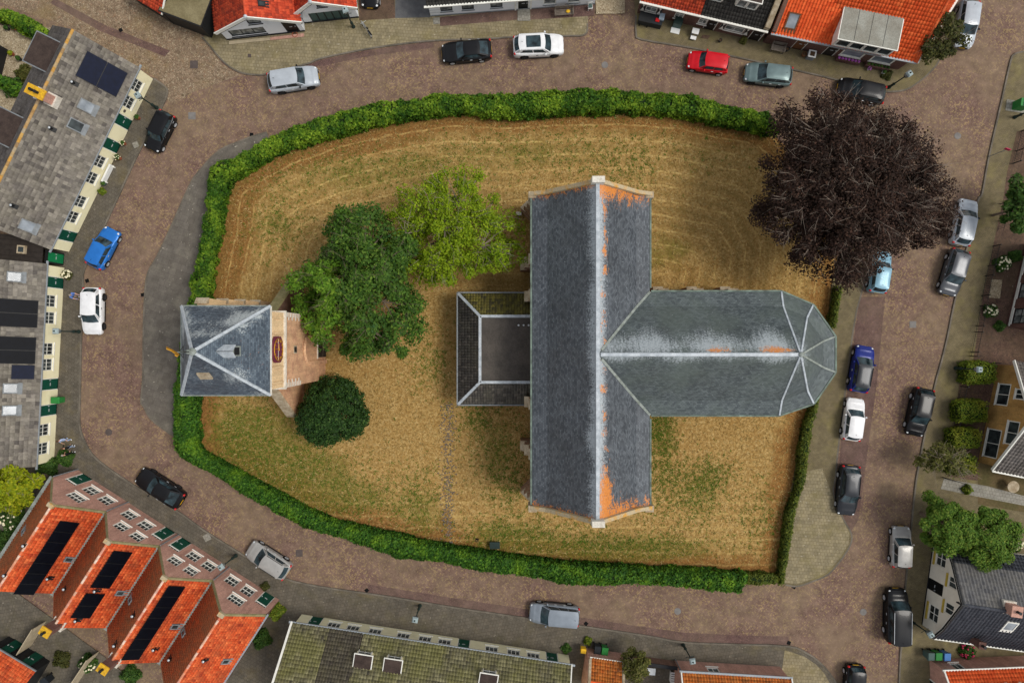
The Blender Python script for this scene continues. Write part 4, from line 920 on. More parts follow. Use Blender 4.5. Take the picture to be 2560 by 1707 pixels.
    # ---- roof as an extruded section
    def roof(s, sec, a0, a1, axis, mats, tw=0.27, tl=0.33, prof=PANTILE, singles=(), deck='dark_wood', clip=None):
        """sec: (t,z) roof section left to right; axis 'x' (ridge along the front, t=y) or 'y' (gable to the front, t=x)"""
        P = lambda a, t, z: Vector((a, t, z)) if axis == 'x' else Vector((t, a, z))
        for i, ((t0, z0), (t1, z1)) in enumerate(zip(sec, sec[1:])):
            lo, hi = ((t0, z0), (t1, z1)) if z0 <= z1 else ((t1, z1), (t0, z0))
            q = [P(a0, *lo), P(a1, *lo), P(a1, *hi), P(a0, *hi)]
            n = (q[1]-q[0]).cross(q[3]-q[0])
            if n.z < 0: q = [q[1], q[0], q[3], q[2]]
            M = slope_frame(q[0], q[1]-q[0], q[3]-q[0]); ln = (q[3]-q[0]).length; wd_ = (q[1]-q[0]).length
            m = MB(M); m.box(0, wd_, 0, ln, -.10, -.012); m.build('roof_deck', deck, s.root)
            outl = clip[i] if clip and clip[i] else [(0, 0), (wd_, 0), (wd_, ln), (0, ln)]
            mt = mats[i] if isinstance(mats, (list, tuple)) else mats
            if mt: lay_tiles(s.root, M, outl, mt, tw, tl, prof, singles[i] if i < len(singles) else 0)
            s.slopes.append((M, wd_, ln))
    def on_slope(s, i, px, py, lift=0.05):
        M = s.slopes[i][0]; n = M.to_3x3() @ Vector((0, 0, 1)); p = s.hit(px, py, M.translation+n*lift, n); q = M.inverted() @ p; return q.x, q.y
    def ridge(s, p, q, mat, l=0.42, r=0.13, single=True, name='ridge_tile'):
        p, q = Vector(p), Vector(q); d = q-p; n = max(1, int(d.length/l)); key = (mat, r)
        if key not in _rt:
            m = MB(); sec = [(r*math.cos(a), r*math.sin(a)) for a in [math.pi*k/6 for k in range(7)]]
            m.grid(lambda u, v: (v*l*1.05, sec[int(round(u*6))][0]*(1-.08*v), sec[int(round(u*6))][1]*(1-.08*v)+.02), 6, 1)
            _rt[key] = m.mesh(name, mat)
        dd = d.normalized(); y = Vector((0, 0, 1)).cross(dd).normalized(); z = dd.cross(y)
        for k in range(n):
            o = p+d*k/n
            link(name, _rt[key], s.root, Matrix(((dd.x, y.x, z.x, o.x), (dd.y, y.y, z.y, o.y), (dd.z, y.z, z.z, o.z-.06), (0, 0, 0, 1))) @ Matrix.Diagonal((d.length/n/l, 1, 1, 1)))
    def gutter(s, p, q, mat='grey_zinc', w=0.14, h=0.12):
        m = MB(); p, q = Vector(p), Vector(q); d = (q-p).normalized(); sd_ = d.cross(Vector((0, 0, 1)))*w/2
        lo = [p-sd_-Vector((0,0,h)), q-sd_-Vector((0,0,h)), q+sd_-Vector((0,0,h)), p+sd_-Vector((0,0,h))]
        hi = [p-sd_*1.1, q-sd_*1.1, q+sd_*1.1, p+sd_*1.1]
        m.frust(lo, hi); return s.part(m, 'gutter', mat)
    def solar(s, i, quad, nu, nv, mat='solar', lift=0.16):
        P = [s.on_slope(i, *p, lift=lift) for p in quad]; x0, x1 = min(p[0] for p in P), max(p[0] for p in P); y0, y1 = min(p[1] for p in P), max(p[1] for p in P)
        xs = sorted(p[0] for p in P); ys = sorted(p[1] for p in P); x0, x1 = sum(xs[:2])/2, sum(xs[2:])/2; y0, y1 = sum(ys[:2])/2, sum(ys[2:])/2
        M = s.slopes[i][0]; me = None
        for a in range(nu):
            for b in range(nv):
                w = (x1-x0)/nu; h = (y1-y0)/nv
                m = MB(); m.box(.008, w-.008, .008, h-.008, -.02, .02, 0); m.box(.03, w-.03, .03, h-.03, .02, .023, 1)
                link('solar_panel', m.mesh('solar_panel', ['trim_black', mat]), s.root, M @ Matrix.Translation((x0+a*w, y0+b*h, lift)))
        return
    def skylight(s, i, px, py, w, h, glass='glass_sky', frame='zinc_dull'):
        x, y = s.on_slope(i, px, py, .1); M = s.slopes[i][0] @ Matrix.Translation((x, y, 0))
        m = MB(M); m.box(-w/2, w/2, -h/2, -h/2+.09, 0, .15); m.box(-w/2, w/2, h/2-.09, h/2, 0, .15); m.box(-w/2, -w/2+.09, -h/2+.09, h/2-.09, 0, .15); m.box(w/2-.09, w/2, -h/2+.09, h/2-.09, 0, .15)
        m.box(-w/2-.05, w/2+.05, -h/2-.3, -h/2, 0, .07)
        f = m.build('skylight', frame, s.root); g = MB(M); g.poly([(-w/2+.05, -h/2+.05, .11), (w/2-.05, -h/2+.05, .11), (w/2-.05, h/2-.05, .11), (-w/2+.05, h/2-.05, .11)]); g.build('glass', glass, f)
    def vent(s, i, px, py, mat='steel_light', h=0.4, base='tile_black'):
        x, y = s.on_slope(i, px, py, .25); p = s.slopes[i][0] @ Vector((x, y, 0))
        m = MB(); m.lathe([(.09, -.15), (.09, h*.7), (.15, h*.72), (.15, h*.95), (.05, h)], 10, p); v = m.build('roof_vent', 'trim_black' if mat == 'steel_light' else mat, s.root)
        m = MB(); m.lathe([(.10, h*.96), (.10, h+.03), (.04, h+.06)], 10, p); m.build('vent_cap', mat, v)
        m = MB(s.slopes[i][0] @ Matrix.Translation((x, y, 0))); m.box(-.18, .18, -.3, .2, .03, .085); m.build('flashing', 'trim_black', v)
    def chimney(s, x, y, z0, z1, w=0.6, d=0.6, mat='brick_brown', cap='lichen_yellow', pots=1, flash='white_stone'):
        m = MB(); m.box(x-w/2, x+w/2, y-d/2, y+d/2, z0, z1); c = s.part(m, 'chimney', mat)
        m = MB(); m.box(x-w/2-.05, x+w/2+.05, y-d/2-.05, y+d/2+.05, z1, z1+.1); m.build('chimney_cap', cap, c)
        for k in range(pots):
            m = MB(); m.lathe([(.12, z1+.1), (.1, z1+.4), (.13, z1+.42), (.13, z1+.46)], 10, (x+(k-(pots-1)/2)*.45*(1 if w > d else 0), y+(k-(pots-1)/2)*.45*(0 if w > d else 1), 0)); m.build('chimney_pot', 'black_paint', c)
        if flash: m = MB(); m.box(x-w/2-.14, x+w/2+.14, y-d/2-.14, y+d/2+.14, z0, z0+(z1-z0)*.35); m.build('flashing', flash, c)
    def dormer(s, x0, x1, y0, y1, z0, z1, cheek='white_paint', top='bitumen_brown', cols=2, rows=2, glass='glass', panes=1, trim='white_paint', winh=None):
        """flat roofed dormer facing the front (-y)"""
        m = MB(); m.box(x0, x1, y0, y1, z0, z1-.001); d = s.part(m, 'dormer', cheek)
        m = MB(); m.box(x0-.12, x1+.12, y0-.15, y1+.1, z1, z1+.10); m.build('dormer_trim', trim, d); m = MB(); m.box(x0-.04, x1+.04, y0-.07, y1+.03, z1+.09, z1+.125); m.build('dormer_roof', top, d)
        w = (x1-x0-.16)/panes
        for k in range(panes):
            xc = x0+.08+w*(k+.5); h = winh or (z1-z0-.3)
            M = Matrix.Translation((0, y0-.115, 0)); f = s.window(xc, z1-h-.08, w-.06, h, cols, rows, glass=glass, M=M, sill=False, rec=.1); 
        return d
def shell(h, L, D, ze, mat, x0=0.0, y0=0.0, gables=None, top=None):
    """back and side walls; gables: list of (y,z) profile for the side walls (ridge along x)"""
    m = MB(); m.poly([(x0+L, D, 0), (x0, D, 0), (x0, D, ze), (x0+L, D, ze)])
    pr = gables or [(0, ze), (D, ze)]
    m.poly([(x0, D, 0), (x0, y0, 0)]+[(x0, y, z) for y, z in pr]); m.poly([(x0+L, y0, 0), (x0+L, D, 0)]+[(x0+L, y, z) for y, z in pr[::-1]])
    return h.part(m, 'wall', mat)

# ---------- A: grey tiled cottage row, upper left
def cottage(name, label, p0, p1, wins, doors, over, zr=5.75, ze=2.58, depth=7.9, ends=(0.1, 0.1), singles=300, rows=True):
    h = House(name, label, p0, p1); L = h.L; ym = depth/2
    op = []
    for px, py in wins: x, z = h.wx(px, py); op.append((x, 0.95, 1.05, 1.45))
    dp = []
    for px, py in doors: x, z = h.wx(px, py); dp.append((x, 0.1, 1.05, 2.42))
    h.front(L, ze, op+dp, 'cream'); shell(h, L, depth, ze, 'cream', gables=[(0, ze), (ym, zr-.12), (depth, ze)])
    for x, z0, w, hh in op: h.window(x, z0, w, hh, 3, 2, fw=.06)
    for x, z0, w, hh in dp: h.door(x, w, 2.05, 'green_paint', top=.36)
    k = (zr-ze)/(ym); of = over
    h.roof([(-of, ze-k*of+.1), (ym, zr), (depth+.35, ze-k*.35+.1)], -ends[0], L+ends[1], 'x', ['tile_grey', 'tile_grey_dark'], 0.33, 0.33, FLATTILE, (singles,))
    h.gutter((-ends[0]-.25, -of-.02, ze-k*of+.14), (L+ends[1]+.25, -of-.02, ze-k*of+.14), w=.14)
    m = MB(); m.box(0.02, L-.02, -.03, 0.0, 0, .28); 
    h.ridge((-ends[0], ym, zr+.04), (L+ends[1], ym, zr+.04), 'ridge_lichen')
    return h
hA = cottage('cottage', 'cream cottage row with grey tiled roof and two panel solar array, upper left', (174,630), (384,199), [(348,219),(326,259),(256,407),(236,448),(207,506),(188,545)], [(311,306),(282,365),(173,591)], 0.12)
hA.solar(0, [(217,128),(320,182),(291,243),(188,190)], 1, 2, 'solar_blue'); hA.skylight(0, 216, 266, .9, 1.15); hA.skylight(0, 190, 314, .9, 1.15, 'glass'); hA.skylight(0, 68, 565, .9, 1.1)
for p in ((187,209), (131,323), (35,516)): hA.vent(0, *p)
q = hA.on(105, 238, 6.4); hA.chimney(q.x, 3.7, 5.0, 6.7, .75, 1.5, 'brick_pink', 'lichen_yellow', 2)
for px, py in ((105,130), (15,320)):
    q = hA.on(px, py, 4.9); m = MB(); m.box(q.x-1.3, q.x+1.3, 4.6, 7.1, 3.4, 4.8); d_ = hA.part(m, 'dormer', 'dark_wood'); m = MB(); m.box(q.x-1.4, q.x+1.4, 4.5, 7.25, 4.8, 4.92); m.build('dormer_trim', 'zinc_dull', d_); m = MB(); m.box(q.x-1.3, q.x+1.3, 4.6, 7.15, 4.92, 4.96); m.build('dormer_roof', 'bitumen_brown', d_)
x, z = hA.wx(318, 282); m = MB(); m.lathe([(.14, -.05), (.14, .0)], 12, (x, 0, 1.7), ax='y'); hA.part(m, 'wall_plaque', 'cover_iron')
# ---------- C: grey tiled row, left
hC = cottage('cottage', 'cream cottage row with grey tiled roof and large dark solar arrays at left edge', (137,1150), (162.6,670), [(134,753),(133,795),(130,872),(128,911),(122,1072),(120,1118)], [(142,707),(131,960),(129,1024)], 0.14)
hC.solar(0, [(-60,745),(97,748),(93,818),(-60,815)], 2, 1); hC.solar(0, [(-60,838),(91,843),(88,910),(-60,908)], 2, 1); hC.solar(0, [(29,911),(88,913),(85,948),(27,948)], 1, 1, 'solar_blue')
for p in ((36,692), (26,971), (24,1026)): hC.skylight(0, *p, .85, 1.05)
# ---------- link with green door between the two rows
hB = House('passage_shed', 'low dark roofed link with bright green door between two cottage rows', (160.5,664), (163,634), 'shed'); L = hB.L
x = L/2; hB.front(L, 2.6, [(x, .1, .95, 2.1)], 'black_paint'); shell(hB, L, 6.5, 2.6, 'dark_wood'); hB.door(x, .95, 2.05, 'green_bright', 'black_paint', top=.05)
m = MB(); m.box(-1.0, L+.9, .15, 6.6, 2.6, 2.72); hB.part(m, 'roof', 'dark_wood')
for k in range(7): m = MB(); m.box(-1.0+k*.45, -1.0+k*.45+.40, .1, 6.6, 2.72, 2.76); hB.part(m, 'roof_board', 'dark_wood')
q = hB.on(54, 624, 2.9); m = MB(); m.box(q.x-.35, q.x+.35, q.y-.35, q.y+.35, 2.75, 3.0); f_ = hB.part(m, 'skylight', 'coping_stone'); m = MB(); m.box(q.x-.22, q.x+.22, q.y-.22, q.y+.22, 3.0, 3.03); m.build('glass', 'glass', f_)
# ---------- D: brick terrace with four gables and orange roofs
D0, D1 = Vector((699.5,1497.5)), Vector((194.7,1173))
gw = [  # per unit from right to left: windows (px) ground row, upper row, doors
 dict(win=[(586,1446),(624,1472)], up=[(596,1493)], door=[(666,1494)], lab='brick gabled house with plain orange roof, right end of the four gables', sol=None),
 dict(win=[(491,1385),(529,1409)], up=[(445,1396),(484,1421)], door=[(455,1357)], lab='brick gabled house with one long black solar strip, third of four gables from the left', sol=[[(422,1464),(463,1466),(347,1650),(303,1648)]]),
 dict(win=[(372,1308),(333,1282)], up=[(313,1311),(352,1336)], door=[(413,1331)], lab='brick gabled house with two separate black solar arrays on its orange roof', sol=[[(284,1376),(331,1380),(274,1472),(226,1467)], [(214,1482),(262,1485),(226,1545),(177,1544)]]),
 dict(win=[(238,1222),(276,1246)], up=[(200,1239)], door=[(203,1196)], lab='brick gabled house with one long black solar strip, left end of the four gables', sol=[[(152,1300),(200,1308),(83,1487),(32,1484)]]),
]
zeD, zrD, dpD = 3.25, 6.65, 8.3
for i, g in enumerate(gw):
    a = D0+(D1-D0)*(i/4); b = D0+(D1-D0)*((i+1)/4)
    h = House('gabled_house', g['lab'], tuple(a), tuple(b)); L = h.L; x_m = L/2
    prof = [(0, zeD), (x_m, zrD+.12), (L, zeD)]
    op = []
    for px, py in g['win']: x, z = h.wx(px, py); op.append((min(max(x, .65), L-.65), 1.0, 1.1, 1.5))
    for px, py in g['up']: x, z = h.wx(px, py); op.append((x, 3.35 if len(g['up']) > 1 else 3.3, 1.05 if len(g['up']) > 1 else 1.35, 1.3))
    dp = []
    for px, py in g['door']: x, z = h.wx(px, py); dp.append((min(max(x, .7), L-.7), .1, 1.1, 2.5))
    h.front(L, zrD+.2, op+dp, 'brick_pink', [(-.01, zeD-.01), (x_m, zrD+.14), (L+.01, zeD-.01)])
    m = MB(); m.poly([(0, dpD, 0), (0, 0, 0), (0, 0, zeD), (0, dpD, zeD)]); m.poly([(L, 0, 0), (L, dpD, 0), (L, dpD, zeD), (L, 0, zeD)]); m.poly([(L, dpD, 0), (0, dpD, 0), (0, dpD, zeD), (x_m, dpD, zrD-.1), (L, dpD, zeD)]); h.part(m, 'wall', 'brick_brown')
    for x, z0, w, hh in op: h.window(x, z0, w, hh, 3 if w < 1.2 else 4, 2, fw=.09, bar=.045)
    for x, z0, w, hh in dp: h.door(x, w, 2.1, 'green_paint', top=.4)
    # slopes: local x runs right->left in the photo, so the first slope faces the right (bright orange), the second the left (mossy)
    h.roof([(-.02, zeD-.05), (x_m, zrD), (L+.02, zeD-.05)], .28, dpD, 'y', ['tile_orange', 'tile_orange_moss'], 0.25, 0.30, PANTILE)
    h.ridge((x_m, .3, zrD+.05), (x_m, dpD, zrD+.05), 'ridge_mortar', .38, .10)
    m = MB(); strip(m, [(.02, .12, zeD+.08), (x_m, .12, zrD+.14), (L-.02, .12, zeD+.08)], .24, .06); h.part(m, 'gable_coping', 'mossy_stone')
    m = MB(); m.box(x_m-.26, x_m+.26, -.05, .3, zrD+.02, zrD+.3); h.part(m, 'apex_stone', 'coping_lichen')
    m = MB(); strip(m, [(L if i < 3 else L+.05, .05, zeD+.08), (L if i < 3 else L+.05, dpD+.15, zeD+.08)], .42, .07); h.part(m, 'valley_gutter', 'lead_dull')
    if i == 0: h.gutter((-.12, 0, zeD), (-.12, dpD, zeD))
    for q_ in g['sol'] or []:
        d1 = (Vector(q_[0])-Vector(q_[3])).length; h.solar(0, q_, max(2, int(d1/28)), 1)
    if i < 3: h.chimney(x_m, dpD-.1, zrD-1.2, zrD+1.0, .75, .6, 'brick_brown', 'lichen_yellow', 1)
    vt = [[(0, 516,1653), (1, 420,1643)], [(0, 391,1625), (1, 283,1608), (1, 329,1534)], [(0, 245,1479), (0, 197,1553), (1, 158,1467)], [(0, 127,1448), (1, 57,1359), (1, 9,1433)]][i]
    for sidx, px, py in vt: h.vent(sidx, px, py)
    sk = [[(0, 564,1653), (1, 458,1581)], [(0, 437,1566), (1, 325,1499)], [(0, 300,1482)], [(0, 172,1398), (1, 58,1327)]][i]
    for sidx, px, py in sk: h.skylight(sidx, px, py, .5, .7, 'glass')
    m = MB(); m.tube((L-.05, -.06, .1), (L-.05, -.06, zeD+.1), .05, n=6); h.part(m, 'downpipe', 'zinc_dull')
# ---------- F: long cream cottage with mossy pantiles, bottom
hF = House('cottage', 'long cream cottage row with mossy pantile roof and three dormers at the bottom', (1421,1635), (755.4,1533.4)); L = hF.L; ze = 2.85; zr = 6.1; dp_ = 7.6
wf = [(836,1559),(884,1566),(938,1577),(1007,1588),(1063,1594),(1111,1600),(1113+116,1619+2),(1284,1628),(1333,1636)]
wf = [(836,1559),(884,1566),(938,1576),(1008,1588),(1063,1594),(1112,1600),(1229,1621),(1284,1628),(1333,1635)]
df = [(790,1549),(1160,1605),(1380,1640)]
op = [(hF.wx(a, b)[0], .62, 1.15, 1.75) for a, b in wf]; dd = [(hF.wx(a, b)[0], .1, 1.1, 2.4) for a, b in df]
hF.front(L, ze, op+dd, 'cream'); shell(hF, L, dp_, ze, 'cream', gables=[(0, ze), (dp_/2, zr-.12), (dp_, ze)])
for x, z0, w, hh in op: hF.window(x, z0, w, hh, 3, 2, fw=.08, bar=.05)
for x, z0, w, hh in dd: hF.door(x, w, 2.05, 'green_paint', 'white_paint', top=.34)
k = (zr-ze)/(dp_/2)
hF.roof([(-.3, ze-.3*k+.1), (dp_/2, zr), (dp_+.3, ze-.3*k+.1)], .0, L+.1, 'x', [None, 'tile_moss'], .26, .33)
M0, wd0, ln0 = hF.slopes[0]; za, zb_ = hF.on_slope(0, 905, 1590)[0], hF.on_slope(0, 822, 1578)[0]; za2, zb2 = hF.on_slope(0, 872, 1700)[0], hF.on_slope(0, 790, 1690)[0]
for q_, mt_ in (([(0, 0), (za, 0), (za2, ln0), (0, ln0)], 'tile_moss'), ([(za, 0), (zb_, 0), (zb2, ln0), (za2, ln0)], 'tile_brownold'), ([(zb_, 0), (wd0, 0), (wd0, ln0), (zb2, ln0)], 'tile_moss')): lay_tiles(hF.root, M0, q_, mt_, .26, .33)
hF.gutter((-.3, -.33, ze-.3*k+.14), (L+.35, -.33, ze-.3*k+.14), w=.16); hF.ridge((0, dp_/2, zr+.04), (L, dp_/2, zr+.04), 'ridge_lichen', single=False)
m = MB(); strip(m, [(L+.12, -.4, ze-.4*k+.16), (L+.12, dp_/2, zr+.06)], .2, .05); hF.part(m, 'verge', 'white_paint')
m = MB(); strip(m, [(-.02, -.4, ze-.4*k+.16), (-.02, dp_/2, zr+.06)], .12, .05); hF.part(m, 'verge', 'white_paint')
for px, py in ((922,1612), (994,1623), (1225,1658)):
    x, z = hF.wx(px, py, .75); hF.dormer(x-.68, x+.68, .75, 2.4, 3.1, 4.35, 'cream', 'bitumen_brown', 2, 2)
    for s_ in (-1, 1): m = MB(); m.box(x+s_*.74-.1, x+s_*.74+.1, 2.3, 2.5, 4.45, 4.52); hF.part(m, 'flashing', 'lead')
# ---------- G: small brick outhouse
hG = House('outhouse', 'small pink brick outhouse with rust orange tiled roof beside the bins', (1552,1630), (1465,1617), 'outhouse'); L = hG.L
hG.front(L, 2.2, [], 'brick_pink'); shell(hG, L, 3.0, 2.2, 'brick_pink', gables=[(0, 2.2), (1.4, 3.3), (3.0, 2.2)])
hG.roof([(-.1, 2.15), (1.4, 3.4), (3.1, 2.15)], .25, L-.25, 'x', ['tile_rust', 'tile_orange_clean'], .24, .30); hG.ridge((.25, 1.4, 3.45), (L-.25, 1.4, 3.45), 'tile_orange_clean', single=False)
for x in (.12, L-.12): m = MB(); strip(m, [(x, -.05, 2.3), (x, 1.4, 3.5), (x, 3.0, 2.3)], .26, .06); hG.part(m, 'gable_coping', 'coping_stone')
hG.gutter((.1, -.12, 2.2), (L-.1, -.12, 2.2), 'white_paint', .1, .08)
# ---------- H: pink brick house with rust tiles, bottom
hH = House('house', 'pink brick house with rust pantiles and one white window at the bottom edge', (1948,1664), (1685,1648.5)); L = hH.L
x, z = hH.wx(1782,1671); hH.front(L, 2.55, [(x, 1.0, 1.05, 1.4)], 'brick_pink'); shell(hH, L, 6.5, 2.55, 'brick_pink', gables=[(0, 2.55), (3.2, 5.2), (6.5, 2.55)]); hH.window(x, 1.0, 1.05, 1.4, 2, 2, fw=.09, bar=.05)
hH.roof([(-.12, 2.5), (3.2, 5.3), (6.7, 2.5)], 0, L, 'x', ['tile_rust', 'tile_rust'], .26, .33); hH.gutter((-.15, -.2, 2.6), (L+.15, -.2, 2.6), 'grey_zinc', .16); hH.gutter((-.02, -.2, 2.7), (-.02, 3.2, 5.4), 'white_paint', .12); hH.gutter((L+.02, -.2, 2.7), (L+.02, 3.2, 5.4), 'white_paint', .12)
m = MB(); m.tube((L-.1, -.08, .1), (L-.1, -.08, 2.5), .05); hH.part(m, 'downpipe', 'zinc_dull')
# ---------- I: brick house with orange roof, bottom right corner
hI = House('house', 'pink brick house with orange roof and white dormer in the bottom right corner', (2640,1633), (2322,1646)); L = hI.L
hI.front(L, 2.3, [(L-1.6, .9, .9, 1.1)], 'brick_pink'); hI.window(L-1.6, .9, .9, 1.1, 2, 1, 'white_paint'); m = MB(); m.poly([(L, 0, 0), (L, 7, 0), (L, 7, 2.3), (L, 3.5, 4.6), (L, 0, 2.3)]); m.poly([(L, 7, 0), (0, 7, 0), (0, 7, 2.3), (L, 7, 2.3)]); hI.part(m, 'wall', 'brick_pink')
hI.roof([(.0, 2.3), (3.5, 4.75), (7.1, 2.3)], 0, L+.05, 'x', ['tile_orange_clean', 'tile_orange_clean'], .27, .34); hI.gutter((-.1, -.05, 2.35), (L+.2, -.05, 2.35), 'white_paint', .16); hI.gutter((L+.1, -.05, 2.4), (L+.1, 3.5, 4.85), 'white_paint', .14)
q = hI.on(2530,1690, 3.4); hI.dormer(q.x-2.2, q.x+1.55, .9, 3.2, 2.6, 3.9, 'white_paint', 'bitumen', 1, 1, 'glass', 3)
Md = Matrix.Translation((L, 0, 0)) @ Matrix.Rotation(R(90), 4, 'Z'); hI.door(2.2, .95, 2.0, 'door_black', 'white_paint', 0.05, M=Md, rec=.0)
# ---------- J: white gabled house with dark roof, right
hJ = House('house', 'white gabled house with yellow shutters and dark grey mansard roof', (2331.7,1352), (2302.6,1559)); L = hJ.L
xm = L/2; kx = 2.85; prof = [(-.3, 2.25), (xm-kx, 3.35), (xm, 5.25), (xm+kx, 3.35), (L+.3, 2.25)]
ow = []
for (px, py, w, z0, h_) in ((2351,1395,1.35,.75,1.35), (2333,1533,1.35,.75,1.35), (2380,1455,.95,2.75,1.15), (2371,1521,.95,2.75,1.15)):
    x, z = hJ.wx(px, py); ow.append((x, z0, w, h_))
dx = hJ.wx(2333,1463)[0]
hJ.front(L, 5.3, ow+[(dx, .1, 1.0, 2.15)], 'white_warm', [(0, 2.3), (xm-kx, 3.3), (xm, 5.2), (xm+kx, 3.3), (L, 2.3)])
m = MB(); m.poly([(0, 9, 0), (0, 0, 0), (0, 0, 2.4), (0, 9, 2.4)]); m.poly([(L, 0, 0), (L, 9, 0), (L, 9, 2.4), (L, 0, 2.4)]); m.poly([(L, 9, 0), (0, 9, 0), (0, 9, 2.4), (xm-kx, 9, 3.3), (xm, 9, 5.1), (xm+kx, 9, 3.3), (L, 9, 2.4)]); hJ.part(m, 'wall', 'white_warm')
for x, z0, w, h_ in ow:
    hJ.window(x, z0, w, h_, 2, 1 if z0 > 2 else 2, 'white_paint', 'glass', fw=.07, bar=.06, sill=False)
    m = MB(); m.box(x-w/2-.1, x+w/2+.1, -.10, -.01, z0-.24, z0-.06); hJ.part(m, 'flower_box', 'shutter_yellow')
hJ.door(dx, 1.0, 2.05, 'door_black', 'black_paint', 0.05)
m = MB(); m.box(.02, L-.02, -.03, -.003, 0, .22); hJ.part(m, 'plinth', 'plinth_black')
hJ.roof(prof, -.25, 9.2, 'y', ['tile_slatedark', 'tile_slategrey', 'tile_slatedark', 'tile_slatedark'], .30, .34, PANTILE, (0, 300, 0, 0))
m = MB(); strip(m, [(a, -.3, z+.06) for a, z in prof], .2, .1); hJ.part(m, 'barge_board', 'black_paint'); m = MB(); strip(m, [(a, -.36, z+.0) for a, z in prof], .06, .12); hJ.part(m, 'barge_trim', 'white_paint')
hJ.ridge((xm, -.2, 5.3), (xm, 9.2, 5.3), 'tile_slatedark', single=False)
m = MB(); m.box(xm-.05, xm+.05, -.45, .1, 4.7, 5.4); hJ.part(m, 'finial', 'black_paint')
hJ.gutter((L+.36, -.2, 2.3), (L+.36, 9.2, 2.3), 'white_paint', .12)
q = hJ.on(2548,1500, 6.0); hJ.chimney(xm-.25, q.y, 4.7, 5.9, .8, .8, 'brick_pink', 'brick_pink', 1)
hJ.skylight(2, 2525, 1565, 1.0, 1.1, 'glass_sky', 'white_paint'); q = hJ.on(2445, 1600, 3.4); hJ.chimney(L-.2, q.y, 2.0, 3.9, .5, .5, 'brick_brown', 'brick_brown', 1, None)
hJ.skylight(0, 2516, 1400, .8, 1.0, 'glass', 'black_paint')
# ---------- K: yellow brick house
hK = House('house', 'yellow brick gabled house behind the clipped square hedges', (2492,911), (2443,1154)); L = hK.L; xm = L/2
ok = []
for px, py, w, z0, h_ in ((2498,985,1.9,.75,1.5), (2467,1105,2.5,.55,1.7), (2520,1080,2.0,2.75,1.35), (2548,985,.9,2.9,1.2)):
    x, z = hK.wx(px, py); ok.append((x, z0, w, h_))
hK.front(L, 6.0, ok, 'brick_yellow', [(0, 2.6), (xm, 5.5), (L, 2.6)])
for x, z0, w, h_ in ok: hK.window(x, z0, w, h_, 2, 1, 'white_paint', 'glass', fw=.08, bar=.06, rec=.05)
m = MB(); m.poly([(L, 0, 0), (L, 9, 0), (L, 9, 2.6), (L, 0, 2.6)]); m.poly([(0, 9, 0), (0, 0, 0), (0, 0, 2.6), (0, 9, 2.6)]); m.poly([(L, 9, 0), (0, 9, 0), (0, 9, 2.6), (xm, 9, 5.4), (L, 9, 2.6)]); hK.part(m, 'wall', 'brick_yellow')
hK.roof([(-.35, 2.45), (xm, 5.65), (L+.35, 2.45)], -.35, 9, 'y', ['tile_grey_dark', 'tile_grey_dark'], .3, .34, PANTILE)
m = MB(); strip(m, [(-.35, -.38, 2.5), (xm, -.38, 5.7), (L+.35, -.38, 2.5)], .12, .12); hK.part(m, 'barge_board', 'white_paint'); hK.gutter((L+.42, -.3, 2.5), (L+.42, 9, 2.5), 'white_paint', .16); hK.ridge((xm, -.3, 5.7), (xm, 9, 5.7), 'tile_grey_dark', single=False)
# ---------- L: brick house with white bands, right edge
hL = House('house', 'dark brick house with white quoin dots and black framed windows at right edge', (2560,610), (2512,815)); L = hL.L
ol = []
for px, py in ((2556,668), (2549,727), (2538,790)): x, z = hL.wx(px, py); ol.append((x, .75, 1.35, 1.7))
hL.front(L, 5.2, ol, 'brick_brown')
for x, z0, w, h_ in ol: hL.window(x, z0, w, h_, 2, 2, 'black_paint', 'glass_curtain', sill='white_paint', split=1)
m = MB(); m.poly([(L, 0, 0), (L, 7, 0), (L, 7, 5.2), (L, 0, 5.2)]); m.poly([(0, 7, 0), (0, 0, 0), (0, 0, 5.2), (0, 7, 5.2)]); hL.part(m, 'wall', 'brick_brown')
m = MB(); m.box(0, L, -.06, -.005, .45, .62); hL.part(m, 'white_band', 'white_paint')
for k in range(int(L/.55)):
    for z in (2.75, 3.4): m = MB(); m.box(.2+k*.55, .34+k*.55, -.03, -.004, z, z+.12); hL.part(m, 'white_block', 'white_paint')
hL.roof([(-.2, 5.1), (3.5, 7.2), (7.2, 5.1)], 0, L, 'x', ['tile_orange_clean', 'tile_orange_clean'])
